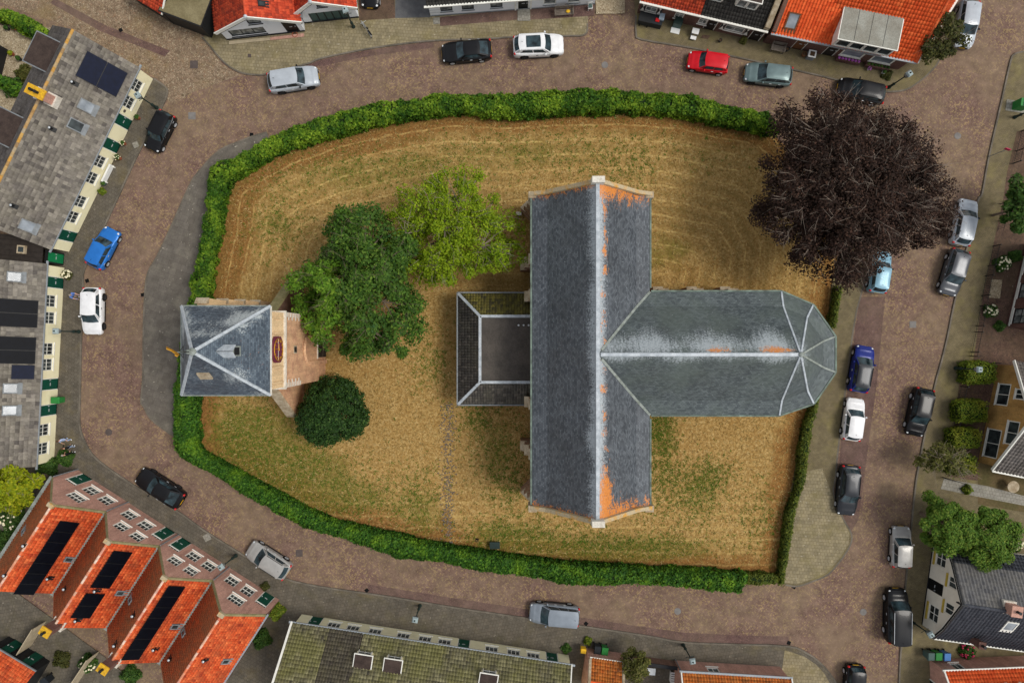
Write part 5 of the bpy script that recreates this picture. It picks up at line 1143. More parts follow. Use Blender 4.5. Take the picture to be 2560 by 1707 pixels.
# ---------- M: two white gabled houses at the top
def white_gable(label, p0, p1, xp, zl, zrr, zr2, depth, win, door, solp=None):
    h = House('house', label, p0, p1); L = h.L; sec = [(-.3, zl-.12), (xp, zrr), (L+.3, zr2-.12)]
    op = []
    for px, py, w, z0, h_ in win: x, z = h.wx(px, py); op.append((x, z0, w, h_))
    dps = []
    for px, py, w, h_ in door: x, z = h.wx(px, py); dps.append((x, .1, w, h_))
    h.front(L, zrr+.2, op+dps, 'white_wall', [(0, zl), (xp, zrr-.05), (L, zr2)])
    for x, z0, w, h_ in op: h.window(x, z0, w, h_, 3 if w > 2 else 1, 1, 'black_paint', 'glass_curtain', sill='black_paint', fw=.08, bar=.06)
    for x, z0, w, h_ in dps:
        if w > 1.6:
            m = MB(); m.box(x-w/2, x+w/2, .04, .1, z0, z0+h_); d_ = h.part(m, 'garage_door', 'plastic_greygreen'); m = MB()
            for k in range(6): xx = x-w/2+w*k/5; m.box(xx-.04, xx+.04, -.0, .045, z0, z0+h_)
            m.build('door_rail', 'black_paint', d_)
        else: h.door(x, w, h_-.02, 'door_black', 'black_paint', .0)
    m = MB(); m.poly([(0, depth, 0), (0, 0, 0), (0, 0, zl), (0, depth, zl)]); m.poly([(L, 0, 0), (L, depth, 0), (L, depth, zr2), (L, 0, zr2)]); h.part(m, 'wall', 'white_wall')
    m = MB(); m.box(-.02, L+.02, -.04, -.003, 0, .3); h.part(m, 'plinth', 'plinth_black')
    h.roof(sec, -.2, depth, 'y', ['tile_red', 'tile_red'], .25, .30)
    m = MB(); strip(m, [(a, -.28, z+.02) for a, z in sec], .10, .16); h.part(m, 'barge_board', 'white_paint'); m = MB(); strip(m, [(a, -.20, z-.24) for a, z in sec], .10, .10); h.part(m, 'barge_under_strip', 'black_paint')  # white barge board with a black strip run just below it
    h.ridge((xp, -.2, zrr+.05), (xp, depth, zrr+.05), 'tile_red', single=False)
    m = MB(); m.lathe([(.09, zrr-.1), (.16, zrr+.05), (.16, zrr+.2), (.05, zrr+.3)], 8, (xp, -.25, 0)); h.part(m, 'finial', 'lead')
    return h
hM1 = white_gable('white boarded gable house with red tiles and wide window, left of the white pair', (570,101.5), (763.5,79.5), 3.2, 2.1, 4.1, 2.3, 9, [(620,82,3.1,.55,1.15), (634,54,1.15,2.35,.75)], [(728,70,1.15,2.0)])
hM1.skylight(1, 654, 9, .5, .6, 'glass', 'black_paint'); hM1.gutter((hM1.L+.25, .1, 2.25), (hM1.L+.25, 9, 2.25), 'zinc_dull', .4)
hM2 = white_gable('white boarded gable house with wide garage door, right of the white pair', (764,60), (897.5,45.3), 1.6, 2.4, 4.0, 2.3, 9, [(802,13,.85,2.55,.6)], [(823,40,3.3,1.6)])
# ---------- sheds at the top left
hS = House('shed', 'shed with flat olive roof and black boarded wall, top left', (438,62), (531,97), 'shed'); L = hS.L
hS.front(L, 2.3, [], 'black_paint'); shell(hS, L, 8, 2.3, 'black_paint'); m = MB(); m.box(-.3, L+.1, -.05, 8.2, 2.3, 2.42); hS.part(m, 'fascia', 'black_paint'); m = MB(); m.box(-.22, L+.02, .05, 8.1, 2.42, 2.45); hS.part(m, 'flat_roof', 'roof_olive')
hS2 = House('shed', 'black boarded shed with small red tiled roof at the top edge', (350,10), (436,62), 'shed'); L = hS2.L
hS2.front(L, 2.1, [], 'black_paint'); shell(hS2, L, 6, 2.1, 'black_paint', gables=[(0, 2.1), (3, 3.8), (6, 2.1)]); hS2.roof([(-.12, 2.1), (3, 3.9), (6.1, 2.1)], 0, L, 'x', ['tile_red', 'tile_red'], .25, .3); hS2.gutter((L+.05, -.15, 2.2), (L+.05, 3, 4.0), 'white_paint', .12)
# ---------- N: long white house, top
hN_ = House('house', 'long white painted house with grey window sills and black door at the top edge', (1077,42.5), (1486,12)); L = hN_.L
on_ = [(hN_.wx(px, py)[0], .75, 1.05, 1.35) for px, py in ((1115,19), (1169,14), (1241,10))]+[(hN_.wx(1375,3)[0], .6, 1.1, 1.6), (hN_.wx(1435,1)[0], .6, 1.1, 1.6)]
dn = hN_.wx(1308,11)[0]
hN_.front(L, 2.7, on_+[(dn, .1, 1.0, 2.15)], 'white_wall'); shell(hN_, L, 7, 2.7, 'white_wall', gables=[(0, 2.7), (3.5, 5.3), (7, 2.7)])
for x, z0, w, h_ in on_: hN_.window(x, z0, w, h_, 2 if w < 1.08 else 1, 1, 'black_paint' if w < 1.08 else 'white_paint', 'glass_curtain', sill='zinc_dull')
hN_.door(dn, 1.0, 2.1, 'door_black', 'white_paint', .0); m = MB(); m.box(-.02, L+.02, -.03, -.003, 0, .25); hN_.part(m, 'plinth', 'zinc_dull')
for z in (.7, 1.15, 1.6, 2.05): 
    m = MB(); m.box(0, 1.0, -.012, -.002, z, z+.02); hN_.part(m, 'render_joint', 'zinc_dull')
hN_.roof([(-.35, 2.6), (3.5, 5.5), (7.3, 2.6)], -.1, L+.1, 'x', ['tile_black', 'tile_black']); hN_.gutter((-.3, -.42, 2.68), (L+.1, -.42, 2.68), 'white_paint', .16)
m = MB(); m.box(dn-.75, dn-.6, -.06, .0, 0, 2.6); m.box(dn+.6, dn+.75, -.06, .0, 0, 2.6); hN_.part(m, 'pilaster', 'white_paint')
fc = bpy.data.curves.new('t', 'FONT'); fc.body = '18'; fc.size = 0.22; fc.extrude = 0.004; fo = bpy.data.objects.new('t', fc); COL.objects.link(fo)
bpy.context.view_layer.update(); me = bpy.data.meshes.new_from_object(fo.evaluated_get(bpy.context.evaluated_depsgraph_get())); bpy.data.objects.remove(fo); me.materials.clear(); me.materials.append(MT['black_paint'])
link('house_number', me, hN_.root, Matrix.Translation((dn-1.35, -.012, 1.7)) @ Matrix.Rotation(R(90), 4, 'X'))
# ---------- O: brick house, half red half black tiles, top right
hO = House('house', 'dark brick house with part red part black tiled roof and white dormers, top right', (1592,34), (1897,106)); L = hO.L
oo = [(hO.wx(px, py)[0], .75, w, 1.35) for px, py, w in ((1627,27,1.0), (1696,44,.8), (1756,57,.8), (1837,73,1.7))]; do = [(hO.wx(1775,66)[0], .1, 1.0, 2.2), (hO.wx(1889,92)[0], .1, 1.05, 2.25)]
hO.front(L, 2.45, oo+do, 'brick_brown'); shell(hO, L, 7.5, 2.45, 'brick_brown', gables=[(0, 2.45), (3.75, 5.6), (7.5, 2.45)])
for x, z0, w, h_ in oo: hO.window(x, z0, w, h_, 2, 2, 'white_paint', 'glass_curtain')
for i_, (x, z0, w, h_) in enumerate(do): hO.door(x, w, 2.1, 'dark_wood', 'white_paint', .08)
for x, z0, w, h_ in (oo[3], oo[0]):
    for s_ in (-1, 1):
        xx = x+s_*(w/2+.24); m = MB(); m.box(xx-.2, xx+.2, -.06, -.01, z0, z0+h_); sh = hO.part(m, 'shutter', 'white_paint')
        m = MB(); m.poly([(xx-.2, -.063, z0), (xx-.2, -.063, z0+h_), (xx, -.063, z0+h_/2)][::-1]); m.poly([(xx+.2, -.063, z0), (xx, -.063, z0+h_/2), (xx+.2, -.063, z0+h_)][::-1]); m.build('shutter_panel', 'black_paint', sh)
k = (5.7-2.45)/3.75; split = hO.on_slope if False else None
hO.roof([(-.22, 2.45-.22*k+.1), (3.75, 5.7), (7.7, 2.35)], -.1, L-.1, 'x', [None, 'tile_black'])
M0, wd0, ln0 = hO.slopes[0]; xs_ = hO.on_slope(0, 1757, 22)[0]
lay_tiles(hO.root, M0, [(0, 0), (xs_, 0), (xs_, ln0), (0, ln0)], 'tile_red', .25, .3); lay_tiles(hO.root, M0, [(xs_+.01, 0), (wd0-.5, 0), (wd0-.5, ln0), (xs_+.01, ln0)], 'tile_black', .27, .33)
hO.gutter((-.15, -.25, 2.5), (L-.05, -.25, 2.5), 'white_paint', .16)
for px, py in ((1775,5), (1862,20)): x, z = hO.wx(px, py, .9); hO.dormer(x-.95, x+.95, .9, 3.0, 3.1, 4.5, 'white_paint', 'bitumen_brown', 1, 1, 'glass_curtain', 2)
m = MB(); m.box(L-.5, L-.05, -.1, 7.5, 2.0, 2.9); m.frust([(L-.5, -.1, 2.9), (L-.05, -.1, 2.9), (L-.05, 7.5, 2.9), (L-.5, 7.5, 2.9)], [(L-.5, 3.6, 5.95), (L-.05, 3.6, 5.95), (L-.05, 3.9, 5.95), (L-.5, 3.9, 5.95)]); hO.part(m, 'party_wall', 'coping_stone')
# ---------- P: corner house with bright orange roof and big dormer
hP = House('house', 'corner brick house with bright orange roof and wide flat dormer, top right', (1906,108), (2243,176)); L = hP.L
op = [(hP.wx(px, py)[0], .7, 1.9, 1.5) for px, py in ((2125,141), (2195,159))]+[(hP.wx(2080,124)[0], .9, .9, 1.2)]; do = [(hP.wx(1998,115)[0], .1, 1.05, 2.2), (hP.wx(2068,137)[0], .1, 1.05, 2.2)]
op = op[:2]
hP.front(L, 2.5, op+do, 'brick_brown'); m = MB(); m.poly([(0, 8, 0), (0, 0, 0), (0, 0, 2.5), (0, 4, 5.7), (0, 8, 2.5)]); m.poly([(L, 0, 0), (L+3.3, 8.2, 0), (L+3.3, 8.2, 2.5), (L, 0, 2.5)]); m.poly([(L+3.3, 8.2, 0), (0, 8.2, 0), (0, 8.2, 2.5), (L+3.3, 8.2, 2.5)]); hP.part(m, 'wall', 'brick_brown')
for x, z0, w, h_ in op:
    hP.window(x, z0, w, h_, 1, 1, 'white_paint', 'glass_sky', rec=.04, fw=.1)
    m = MB(); m.box(x-w/2-.1, x+w/2+.1, -.42, .0, z0-.45, z0-.1); bx_ = hP.part(m, 'flower_box', 'brick_brown')
    m = MB()
    for kk in range(7): m.ball((x-w/2+.1+kk*w/6.5, -.25, z0-.02), (.13, .13, .1), 7, 4)
    m.build('flowers', 'flower_purple' if x < op[1][0] else 'shrub_leaf', bx_)
    m = MB(); m.box(x-w/2-.12, x+w/2+.12, -.28, .0, z0+h_+.04, z0+h_+.14); hP.part(m, 'awning_board', 'wood_pale')
for x, z0, w, h_ in do: hP.door(x, w, 2.1, 'wood_brown' if x < 5 else 'dark_wood', 'white_paint', .08)
k = (5.8-2.5)/4.0; Lr = L+.25; ln = math.hypot(4.25, 5.8-2.5+.2)
hP.roof([(-.25, 2.5-.25*k+.1), (4.0, 5.8), (8.2, 2.4)], -.1, L+.3, 'x', ['tile_orange_clean', 'tile_orange_clean'], .27, .33, PANTILE, (300,))
c1, c2, c3 = Vector((L+.3, -.25, 2.4)), Vector((L+3.5, 8.2, 2.4)), Vector((L+.32, 4.0, 5.78)); M = slope_frame(c1, c2-c1, c3-c1); Mi = M.inverted(); lay_tiles(hP.root, M, [((Mi @ c).x, (Mi @ c).y) for c in (c1, c2, c3)], 'tile_orange_clean', .27, .33)
m = MB(); m.poly([c1-Vector((0,0,.03)), c2-Vector((0,0,.03)), c3-Vector((0,0,.03))]); hP.part(m, 'roof_deck', 'dark_wood')
hP.ridge(c1+Vector((0, 0, .08)), c3+Vector((0, 0, .08)), 'tile_orange', single=False); hP.ridge((0, 4, 5.86), (L+.8, 4, 5.86), 'tile_orange', single=False)
hP.gutter((-.1, -.3, 2.48), (L+.35, -.3, 2.48), 'grey_zinc', .16); hP.gutter(c1+Vector((.12, 0, .05)), c2+Vector((.12, 0, .05)), 'white_paint', .2)
qa = hP.on(2093,106, 4.35); qb = hP.on(2246,119, 4.35); qc = hP.on(2105,16, 4.35); x0, x1, yd = qa.x+.1, qb.x-.1, (qa.y+qb.y)/2+.12; hP.dormer(x0, x1, yd, qc.y, 2.9, 4.25, 'white_paint', 'dormer_grey', 1, 1, 'glass', 4)
for kk in range(1, 4): xx = x0+(x1-x0)*kk/4; m = MB(); m.box(xx-.015, xx+.015, yd, qc.y, 4.376, 4.386); hP.part(m, 'roof_seam', 'trim_black')
hP.skylight(0, 1981, 53, 1.0, 1.3, 'glass_sky', 'wood_brown')
m = MB(); m.box(-.1, .25, -.2, 8, 2.3, 2.7); m.frust([(-.1, -.2, 2.7), (.25, -.2, 2.7), (.25, 8, 2.7), (-.1, 8, 2.7)], [(-.1, 3.8, 6.0), (.25, 3.8, 6.0), (.25, 4.2, 6.0), (-.1, 4.2, 6.0)]); hP.part(m, 'party_wall', 'brick_dark')
# ---------- sheds bottom left and far left
hE = House('shed', 'garden shed with red tiled roof and green doors, bottom left corner', (128,1650), (25,1588), 'shed'); L = hE.L
hE.front(L, 2.2, [], 'black_paint'); hE.door(1.1, 1.0, 2.0, 'green_paint', 'black_paint', .05, rec=0); hE.door(3.2, 1.0, 2.0, 'green_paint', 'black_paint', .05, rec=0)
shell(hE, L, 5.2, 2.2, 'black_paint', gables=[(0, 2.2), (2.6, 3.6), (5.2, 2.2)]); hE.roof([(-.1, 2.2), (2.6, 3.7), (5.3, 2.2)], -.1, L+.1, 'x', ['tile_orange', 'tile_orange'], .25, .3); hE.gutter((-.1, -.18, 2.25), (L+.1, -.18, 2.25), 'zinc_dull', .1)
hE2 = House('shed', 'dark flat roofed garden shed at the left edge beside the gravel yard', (6,190), (22,126), 'shed'); L = hE2.L
hE2.front(L, 2.2, [], 'black_paint'); shell(hE2, L, 3, 2.2, 'black_paint'); m = MB(); m.box(-.1, L+.1, -.1, 3.1, 2.2, 2.3); hE2.part(m, 'flat_roof', 'bitumen')
# ================================================================== cars
def lerp_tab(tab, x):
    for (a, va), (b, vb) in zip(tab, tab[1:]):
        if x <= b:
            t = (x-a)/(b-a) if b > a else 0; t = t*t*(3-2*t); return va+(vb-va)*max(0, min(1, t))
    return tab[-1][1]
KINDS = dict(
 hatch=dict(L=3.75, W=1.68, H=1.47, wb=2.42, r=.30, hood=.74, belt=.92, ws=(.74, .20), rear=(-1.72, -1.42), tail=.90, wr=.60, nose=.62),
 mini=dict(L=3.60, W=1.66, H=1.45, wb=2.38, r=.30, hood=.80, belt=.93, ws=(.72, .28), rear=(-1.68, -1.40), tail=.88, wr=.62, nose=.66),
 compact=dict(L=4.15, W=1.76, H=1.47, wb=2.58, r=.32, hood=.80, belt=.95, ws=(.92, .26), rear=(-1.92, -1.50), tail=.93, wr=.60, nose=.64),
 suv=dict(L=4.45, W=1.84, H=1.62, wb=2.65, r=.35, hood=.95, belt=1.05, ws=(1.0, .42), rear=(-2.08, -1.62), tail=1.02, wr=.62, nose=.78),
 mpv=dict(L=4.40, W=1.80, H=1.66, wb=2.70, r=.32, hood=.88, belt=1.0, ws=(1.12, .42), rear=(-2.12, -1.92), tail=1.0, wr=.64, nose=.70),
 coupe=dict(L=4.42, W=1.80, H=1.37, wb=2.60, r=.33, hood=.80, belt=.93, ws=(.80, .12), rear=(-1.95, -1.05), tail=.95, wr=.56, nose=.62),
 van=dict(L=4.75, W=1.88, H=1.80, wb=2.85, r=.34, hood=.98, belt=1.08, ws=(1.35, .72), rear=(-2.3, -2.12), tail=1.08, wr=.68, nose=.78))
def car(label, kind, front, rear, col, rim='rim_silver', roofmat=None, sunroof=False, rails=None, hatchglass='car_glass', scaleL=None, name='parked_car', open_door=False):
    k = dict(KINDS[kind]); zc = 0.65
    pf, pr = W(*front, zc), W(*rear, zc); d = pf-pr; ang = math.atan2(d.y, d.x); c = (pf+pr)/2
    if scaleL: k['L'] = scaleL
    L, Wd, Ht, wb, r = k['L'], k['W'], k['H'], k['wb'], k['r']; hL, hW = L/2, Wd/2
    root = thing(name, label, 'car', (c.x, c.y, 0.0), ang, 'cars parked around the church')
    zw = r; xf, xr_ = wb/2+.05, -wb/2+.05; Ra = r+.06
    wsb = k['ws'][0]; rb = max(k['rear'][0], -hL+.12)
    # stations
    xs = set(np.round(np.linspace(-hL, hL, 33), 4))
    for xw in (xf, xr_):
        for a in np.linspace(0, math.pi, 11): xs.add(round(xw+Ra*math.cos(a), 4))
    for e_ in (.02, .06, .13): xs.add(round(hL-e_, 4)); xs.add(round(-hL+e_, 4))
    xs = sorted(xs)
    ztab = [(-hL, k['tail']-.16), (-hL+.10, k['tail']), (rb, k['belt']+.02), (wsb-.25, k['belt']), (wsb+.12, k['hood']+.10), (hL-.42, k['hood']-.02), (hL-.08, k['nose']), (hL, k['nose']-.12)]
    def hw(x):
        t = abs(x)/hL; s = (1-t**7)**.42 if t < 1 else 0
        return hW*(0.70+0.30*s)*(1-0.05*max(0, x/hL)**2)
    m = MB(); rings = []
    for x in xs:
        w = hw(x); zt = lerp_tab(ztab, x); zb = .20 if abs(x) < hL-.1 else .28
        inw = 0
        for xw in (xf, xr_):
            if abs(x-xw) < Ra: zb = max(zb, zw+math.sqrt(max(0, Ra*Ra-(x-xw)**2))); inw = 1
        zs = zt*0.93; zb = min(zb, zs-.06); h = zs-zb; fl = .015 if inw else 0
        half = [(w*.93+fl, zb), (w*.985+fl, zb+h*.33), (w*1.0+fl, zb+h*.62), (w*.975, zs), (w*.90, zt), (w*.5, zt+.025), (0, zt+.04)]
        rings.append([m.pt((x, y, z)) for y, z in half]+[m.pt((x, -y, z)) for y, z in half[-2::-1]])
    n = len(rings[0])
    for a, b in zip(rings, rings[1:]):
        for i in range(n-1): m.f.append([a[i], a[i+1], b[i+1], b[i]]); m.m.append(0)
    m.f.append(rings[0]); m.m.append(0); m.f.append(rings[-1][::-1]); m.m.append(0)
    body = m.build('body', col, root, True)
    m = MB(); m.box(-hL+.18, hL-.18, -hW+.27, hW-.27, .14, .62); m.box(-hL+.05, hL-.05, -hW*.72, hW*.72, .24, .44); m.build('underbody', 'underbody', body)
    # greenhouse
    wbf, wbr, wr_ = hw(wsb)*.90, hw(rb)*.86, hW*k['wr']*1.22
    xC, xD = k['ws'][1], max(k['rear'][1], -hL+.25); zb_ = k['belt']-.03; zr_ = Ht-.05
    zbF = lerp_tab(ztab, wsb)-.02
    def side(s): return lambda u, v: Vector((rb+(wsb-rb)*u+((xD+(xC-xD)*u)-(rb+(wsb-rb)*u))*v, s*(((wbr+(wbf-wbr)*u))*(1-v)+wr_*v+.05*math.sin(math.pi*v)*.9), (zb_*(1-u)+zbF*u)*(1-v)+zr_*v))
    def fr(u, v): y = (2*u-1); b = (1-y*y); return Vector((wsb*(1-v)+xC*v+.16*b*(1-v*.55), y*(wbf*(1-v)+wr_*v), zbF*(1-v)+zr_*v+.02*b*v))
    def re(u, v): y = (1-2*u); b = (1-y*y); return Vector((rb*(1-v)+xD*v-.13*b*(1-v*.5), y*(wbr*(1-v)+wr_*v), zb_*(1-v)+zr_*v+.02*b*v))
    m = MB()
    m.grid(lambda u, v: side(1)(1-u, v), 8, 5); m.grid(side(-1), 8, 5); m.grid(fr, 8, 5); m.grid(re, 8, 5)
    m.build('cabin', col, body, True)
    def rf(u, v): x = xD-.06+(xC-xD+.12)*u; y = 2*v-1; e = (1-abs(2*u-1)**4)*(1-abs(y)**4); return Vector((x+.10*(1-y*y)*(1 if u > .5 else -1)*abs(2*u-1), y*(wr_+.015), zr_-.01+.075*e+.01))
    m = MB(); m.grid(rf, 12, 10); m.build('roof', roofmat or col, root, True)
    def patch(fn, u0, u1, v0, v1, off, nm, mat, nu=6, nv=4):
        def g(u, v):
            uu, vv = u0+(u1-u0)*u, v0+(v1-v0)*v; e = .01; p = fn(uu, vv); nrm = (fn(uu+e, vv)-fn(uu-e, vv)).cross(fn(uu, vv+e)-fn(uu, vv-e)).normalized(); return p+nrm*off
        mm = MB(); mm.grid(g, nu, nv); return mm.build(nm, mat, root, True)
    patch(fr, .05, .95, .03, .95, .012, 'windscreen', 'car_glass'); patch(re, .09, .91, .16 if kind != 'coupe' else .04, .93, .012, 'rear_window', hatchglass)
    for s in (1, -1):
        fn = side(s) if s < 0 else (lambda u, v: side(1)(1-u, v))
        seg = ((.13, .50), (.54, .93)) if kind != 'coupe' else ((.18, .46), (.49, .92))
        if kind in ('mpv', 'van'): seg = ((.05, .30), (.33, .61), (.64, .95))
        for a, b in seg:
            if s > 0: a, b = 1-b, 1-a
            patch(fn, a, b, .12, .90, .010, 'side_window', 'car_glass', 4, 3)
    # wheels
    for xw in (xf, xr_):
        for s in (1, -1):
            y1 = s*(hw(xw)-.0); t = .20
            m = MB(); m.lathe([(r*.62, -t/2), (r*.95, -t/2), (r, -t/2+.03), (r, t/2-.03), (r*.95, t/2), (r*.62, t/2)], 20, (xw, y1-s*t/2, zw), ax='y'); wh = m.build('wheel', 'tyre', root, True)
            m = MB(); m.lathe([(.05, s*(t/2-.01)), (r*.64, s*(t/2+.006))] if s < 0 else [(r*.64, t/2+.006), (.05, t/2-.01)], 18, (xw, y1-s*t/2, zw), ax='y'); m.build('rim', rim, wh)
            m = MB()
            for q in range(5): a = 2*math.pi*q/5+.3; m.tube((xw, y1+s*.012, zw), (xw+math.cos(a)*r*.58, y1+s*.012, zw+math.sin(a)*r*.58), .035, .028, 4)
            m.build('spokes', rim if rim != 'rim_dark' else 'rim_dark', wh)
    # lamps, mirrors, plates, handles, grille
    for s in (1, -1):
        m = MB(); m.ball((hL-.24, s*hw(hL-.24)*.80, k['nose']+.0), (.17, .12, .055), 10, 6); m.build('headlight', 'lamp_clear', root, True)
        m = MB(); m.ball((-hL+.10, s*hw(-hL+.1)*.92, k['tail']-.07), (.10, .12, .13), 10, 6); m.build('tail_light', 'lamp_red', root, True)
        m = MB(); m.ball((wsb-.42, s*(hw(0)*.93+.12), k['belt']+.09), (.08, .12, .075), 8, 6); m.tube((wsb-.40, s*hw(0)*.9, k['belt']+.04), (wsb-.42, s*(hw(0)*.93+.05), k['belt']+.07), .03, n=5); m.build('wing_mirror', col if col not in ('car_silver', 'car_lightblue') else 'trim_black', root, True)
        for xh in (wsb-1.15, wsb-1.95):
            if xh > rb+.3: m = MB(); m.box(xh-.1, xh+.1, min(s*hw(xh)*.985, s*(hw(xh)+.02)), max(s*hw(xh)*.985, s*(hw(xh)+.02)), .80, .835); m.build('door_handle', 'trim_black' if col == 'car_white' else 'steel_light', root)
        m = MB(); m.box(-wb/2+.45, wb/2-.35, min(s*hW*.97, s*(hW+.012)), max(s*hW*.97, s*(hW+.012)), .22, .33); m.build('sill', 'trim_black', root)
    m = MB(); m.box(hL-.05, hL+.015, -.26, .26, .42, .53); m.build('number_plate', 'plate_yellow', root); m = MB(); m.box(-hL-.015, -hL+.05, -.26, .26, .62, .73); m.build('number_plate', 'plate_yellow', root)
    m = MB(); m.box(hL-.10, hL+.008, -.5, .5, .30, .40); m.box(hL-.10, hL+.006, -.42, .42, k['nose']-.2, k['nose']-.08); m.build('grille', 'trim_black', root)
    m = MB(); m.tube((xD+.22, 0, Ht-.02), (xD+.10, 0, Ht+.10), .02, .01, 5); m.build('aerial', 'trim_black', root)
    # wiper trough below the windscreen
    m = MB(); m.grid(lambda u, v: fr(.05+.9*u, .035)+Vector((.02+.05*v, 0, .012-.02*v)), 8, 1); m.build('wiper_trough', 'trim_black', root)
    if sunroof: m = MB(); m.grid(lambda u, v: rf(.28+.55*u, .14+.72*v)+Vector((0, 0, .008)), 6, 4); m.build('sunroof', 'car_glass', root, True)
    if rails:
        for s in (1, -1): m = MB(); m.tube((xD+.1, s*(wr_-.02), Ht-.0), (xC-.05, s*(wr_-.02), Ht-.0), .025, n=5); m.build('roof_rail', rails, root)
    if open_door:
        s = -1; hx = wsb-.20
        M = Matrix.Translation((hx, s*hw(hx), 0)) @ Matrix.Rotation(R(180-62*s*-1), 4, 'Z')
        m = MB(M); m.box(0, 1.05, -.04, .04, .30, .92); dr = m.build('door', col, root); m = MB(M); m.box(.12, 1.0, -.015, .015, .92, 1.32); m.build('door_window', 'car_glass', dr); m = MB(M); m.box(.06, 1.02, .04, .07, .4, .85); m.build('door_lining', 'trim_black', dr)
    return root
car('silver grey crossover parked beside the kerb, upper left of the hedge', 'suv', (797,189), (671,210), 'car_silver', 'rim_dark')
car('black coupe parked at the north kerb left of the white one', 'coupe', (1104,134), (1229,123), 'car_black', sunroof=False)
car('white crossover with black glass roof panel at the north kerb', 'suv', (1411,112), (1281,118), 'car_white', 'rim_dark', sunroof=True, rails='car_white')
car('red small car parked at the north kerb', 'mini', (1715,148), (1825,165), 'car_red')
car('grey green hatchback parked behind the red car', 'compact', (1866,180), (1975,193), 'car_greygreen', 'rim_dark')
car('black car half hidden under the dark beech tree at the north kerb', 'compact', (2100,216), (2206,240), 'car_black')
car('silver car parked at the top right corner beside the small tree', 'compact', (2408,116), (2424,5), 'car_silver')
car('black car with yellow plate cut off by the top edge', 'hatch', (924,19), (930,-88), 'car_black')
car('small black car beside the cream cottage, upper left', 'mini', (378,372), (420,286), 'car_black')
car('bright blue hatchback parked in front of the cream cottage', 'hatch', (281,574), (235,666), 'car_blue')
car('white hatchback with its door open in front of the left cottage row', 'compact', (231,838), (233,717), 'car_white', 'rim_dark', open_door=True)
car('black estate car parked by the brick gables, lower left', 'coupe', (343,1183), (457,1256), 'car_black', scaleL=4.6, rim='rim_dark')
car('silver estate with roof rails parked by the brick gables', 'compact', (622,1368), (720,1431), 'car_silverwarm', rails='trim_black')
car('silver grey people carrier parked at the south kerb', 'mpv', (1323,1529), (1448,1540), 'car_grey')
car('light blue car under the edge of the dark beech tree', 'hatch', (2208,626), (2191,733), 'car_lightblue')
car('silver car at the right kerb beside the beech tree', 'compact', (2423,501), (2399,611), 'car_silver')
car('dark grey car with red tail lamps at the right kerb', 'compact', (2369,734), (2400,628), 'car_darkgrey')
car('deep blue car with black roof east of the church apse', 'compact', (2164,863), (2143,981), 'car_deepblue', roofmat='car_charcoal', rails='trim_black')
car('white hatchback parked between the blue and black cars', 'hatch', (2141,996), (2126,1100), 'car_white')
car('black people carrier at the right kerb by the square hedges', 'compact', (2285,1090), (2312,969), 'car_black', scaleL=4.3)
car('black estate parked on the purple strip by the thin hedge', 'compact', (2114,1289), (2126,1161), 'car_charcoal', scaleL=4.45, rails='trim_black')
car('small silver car at the right kerb above the black van', 'hatch', (2254,1318), (2250,1415), 'car_silverwarm', scaleL=3.6)
car('black van with silver roof rails in front of the white gable', 'van', (2241,1470), (2239,1606), 'car_black', rails='steel_light')
car('black car cut off by the bottom edge, lower right', 'hatch', (2133,1770), (2139,1658), 'car_black')
# ================================================================== vegetation
def leaf_mesh(name, P, Nn, size, mat, aspect=1.5):
    """one small bent leaf (two faces folded on the midrib) per point"""
    N = len(P); P = np.asarray(P, dtype=np.float32); Nn = np.asarray(Nn, dtype=np.float32)
    Nn /= (np.linalg.norm(Nn, axis=1, keepdims=True)+1e-6)
    r = rng.normal(size=(N, 3)).astype(np.float32); t = np.cross(Nn, r); t /= (np.linalg.norm(t, axis=1, keepdims=True)+1e-6); b = np.cross(Nn, t)
    s = np.asarray(size, dtype=np.float32).reshape(-1, 1)
    v0 = P-t*s*aspect/2; v2 = P+t*s*aspect/2-Nn*s*.15; v1 = P+b*s/2-Nn*s*.12; v3 = P-b*s/2-Nn*s*.12
    V = np.stack([v0, v1, v2, v3], 1).reshape(-1, 3)
    i = np.arange(N, dtype=np.int32)*4
    F = np.stack([i, i+1, i+2, i+3], 1)
    return np_mesh(name, V, F, mat)
def rand_n(n, up=0.6):
    v = rng.normal(size=(n, 3)); v[:, 2] = np.abs(v[:, 2])+up; return v
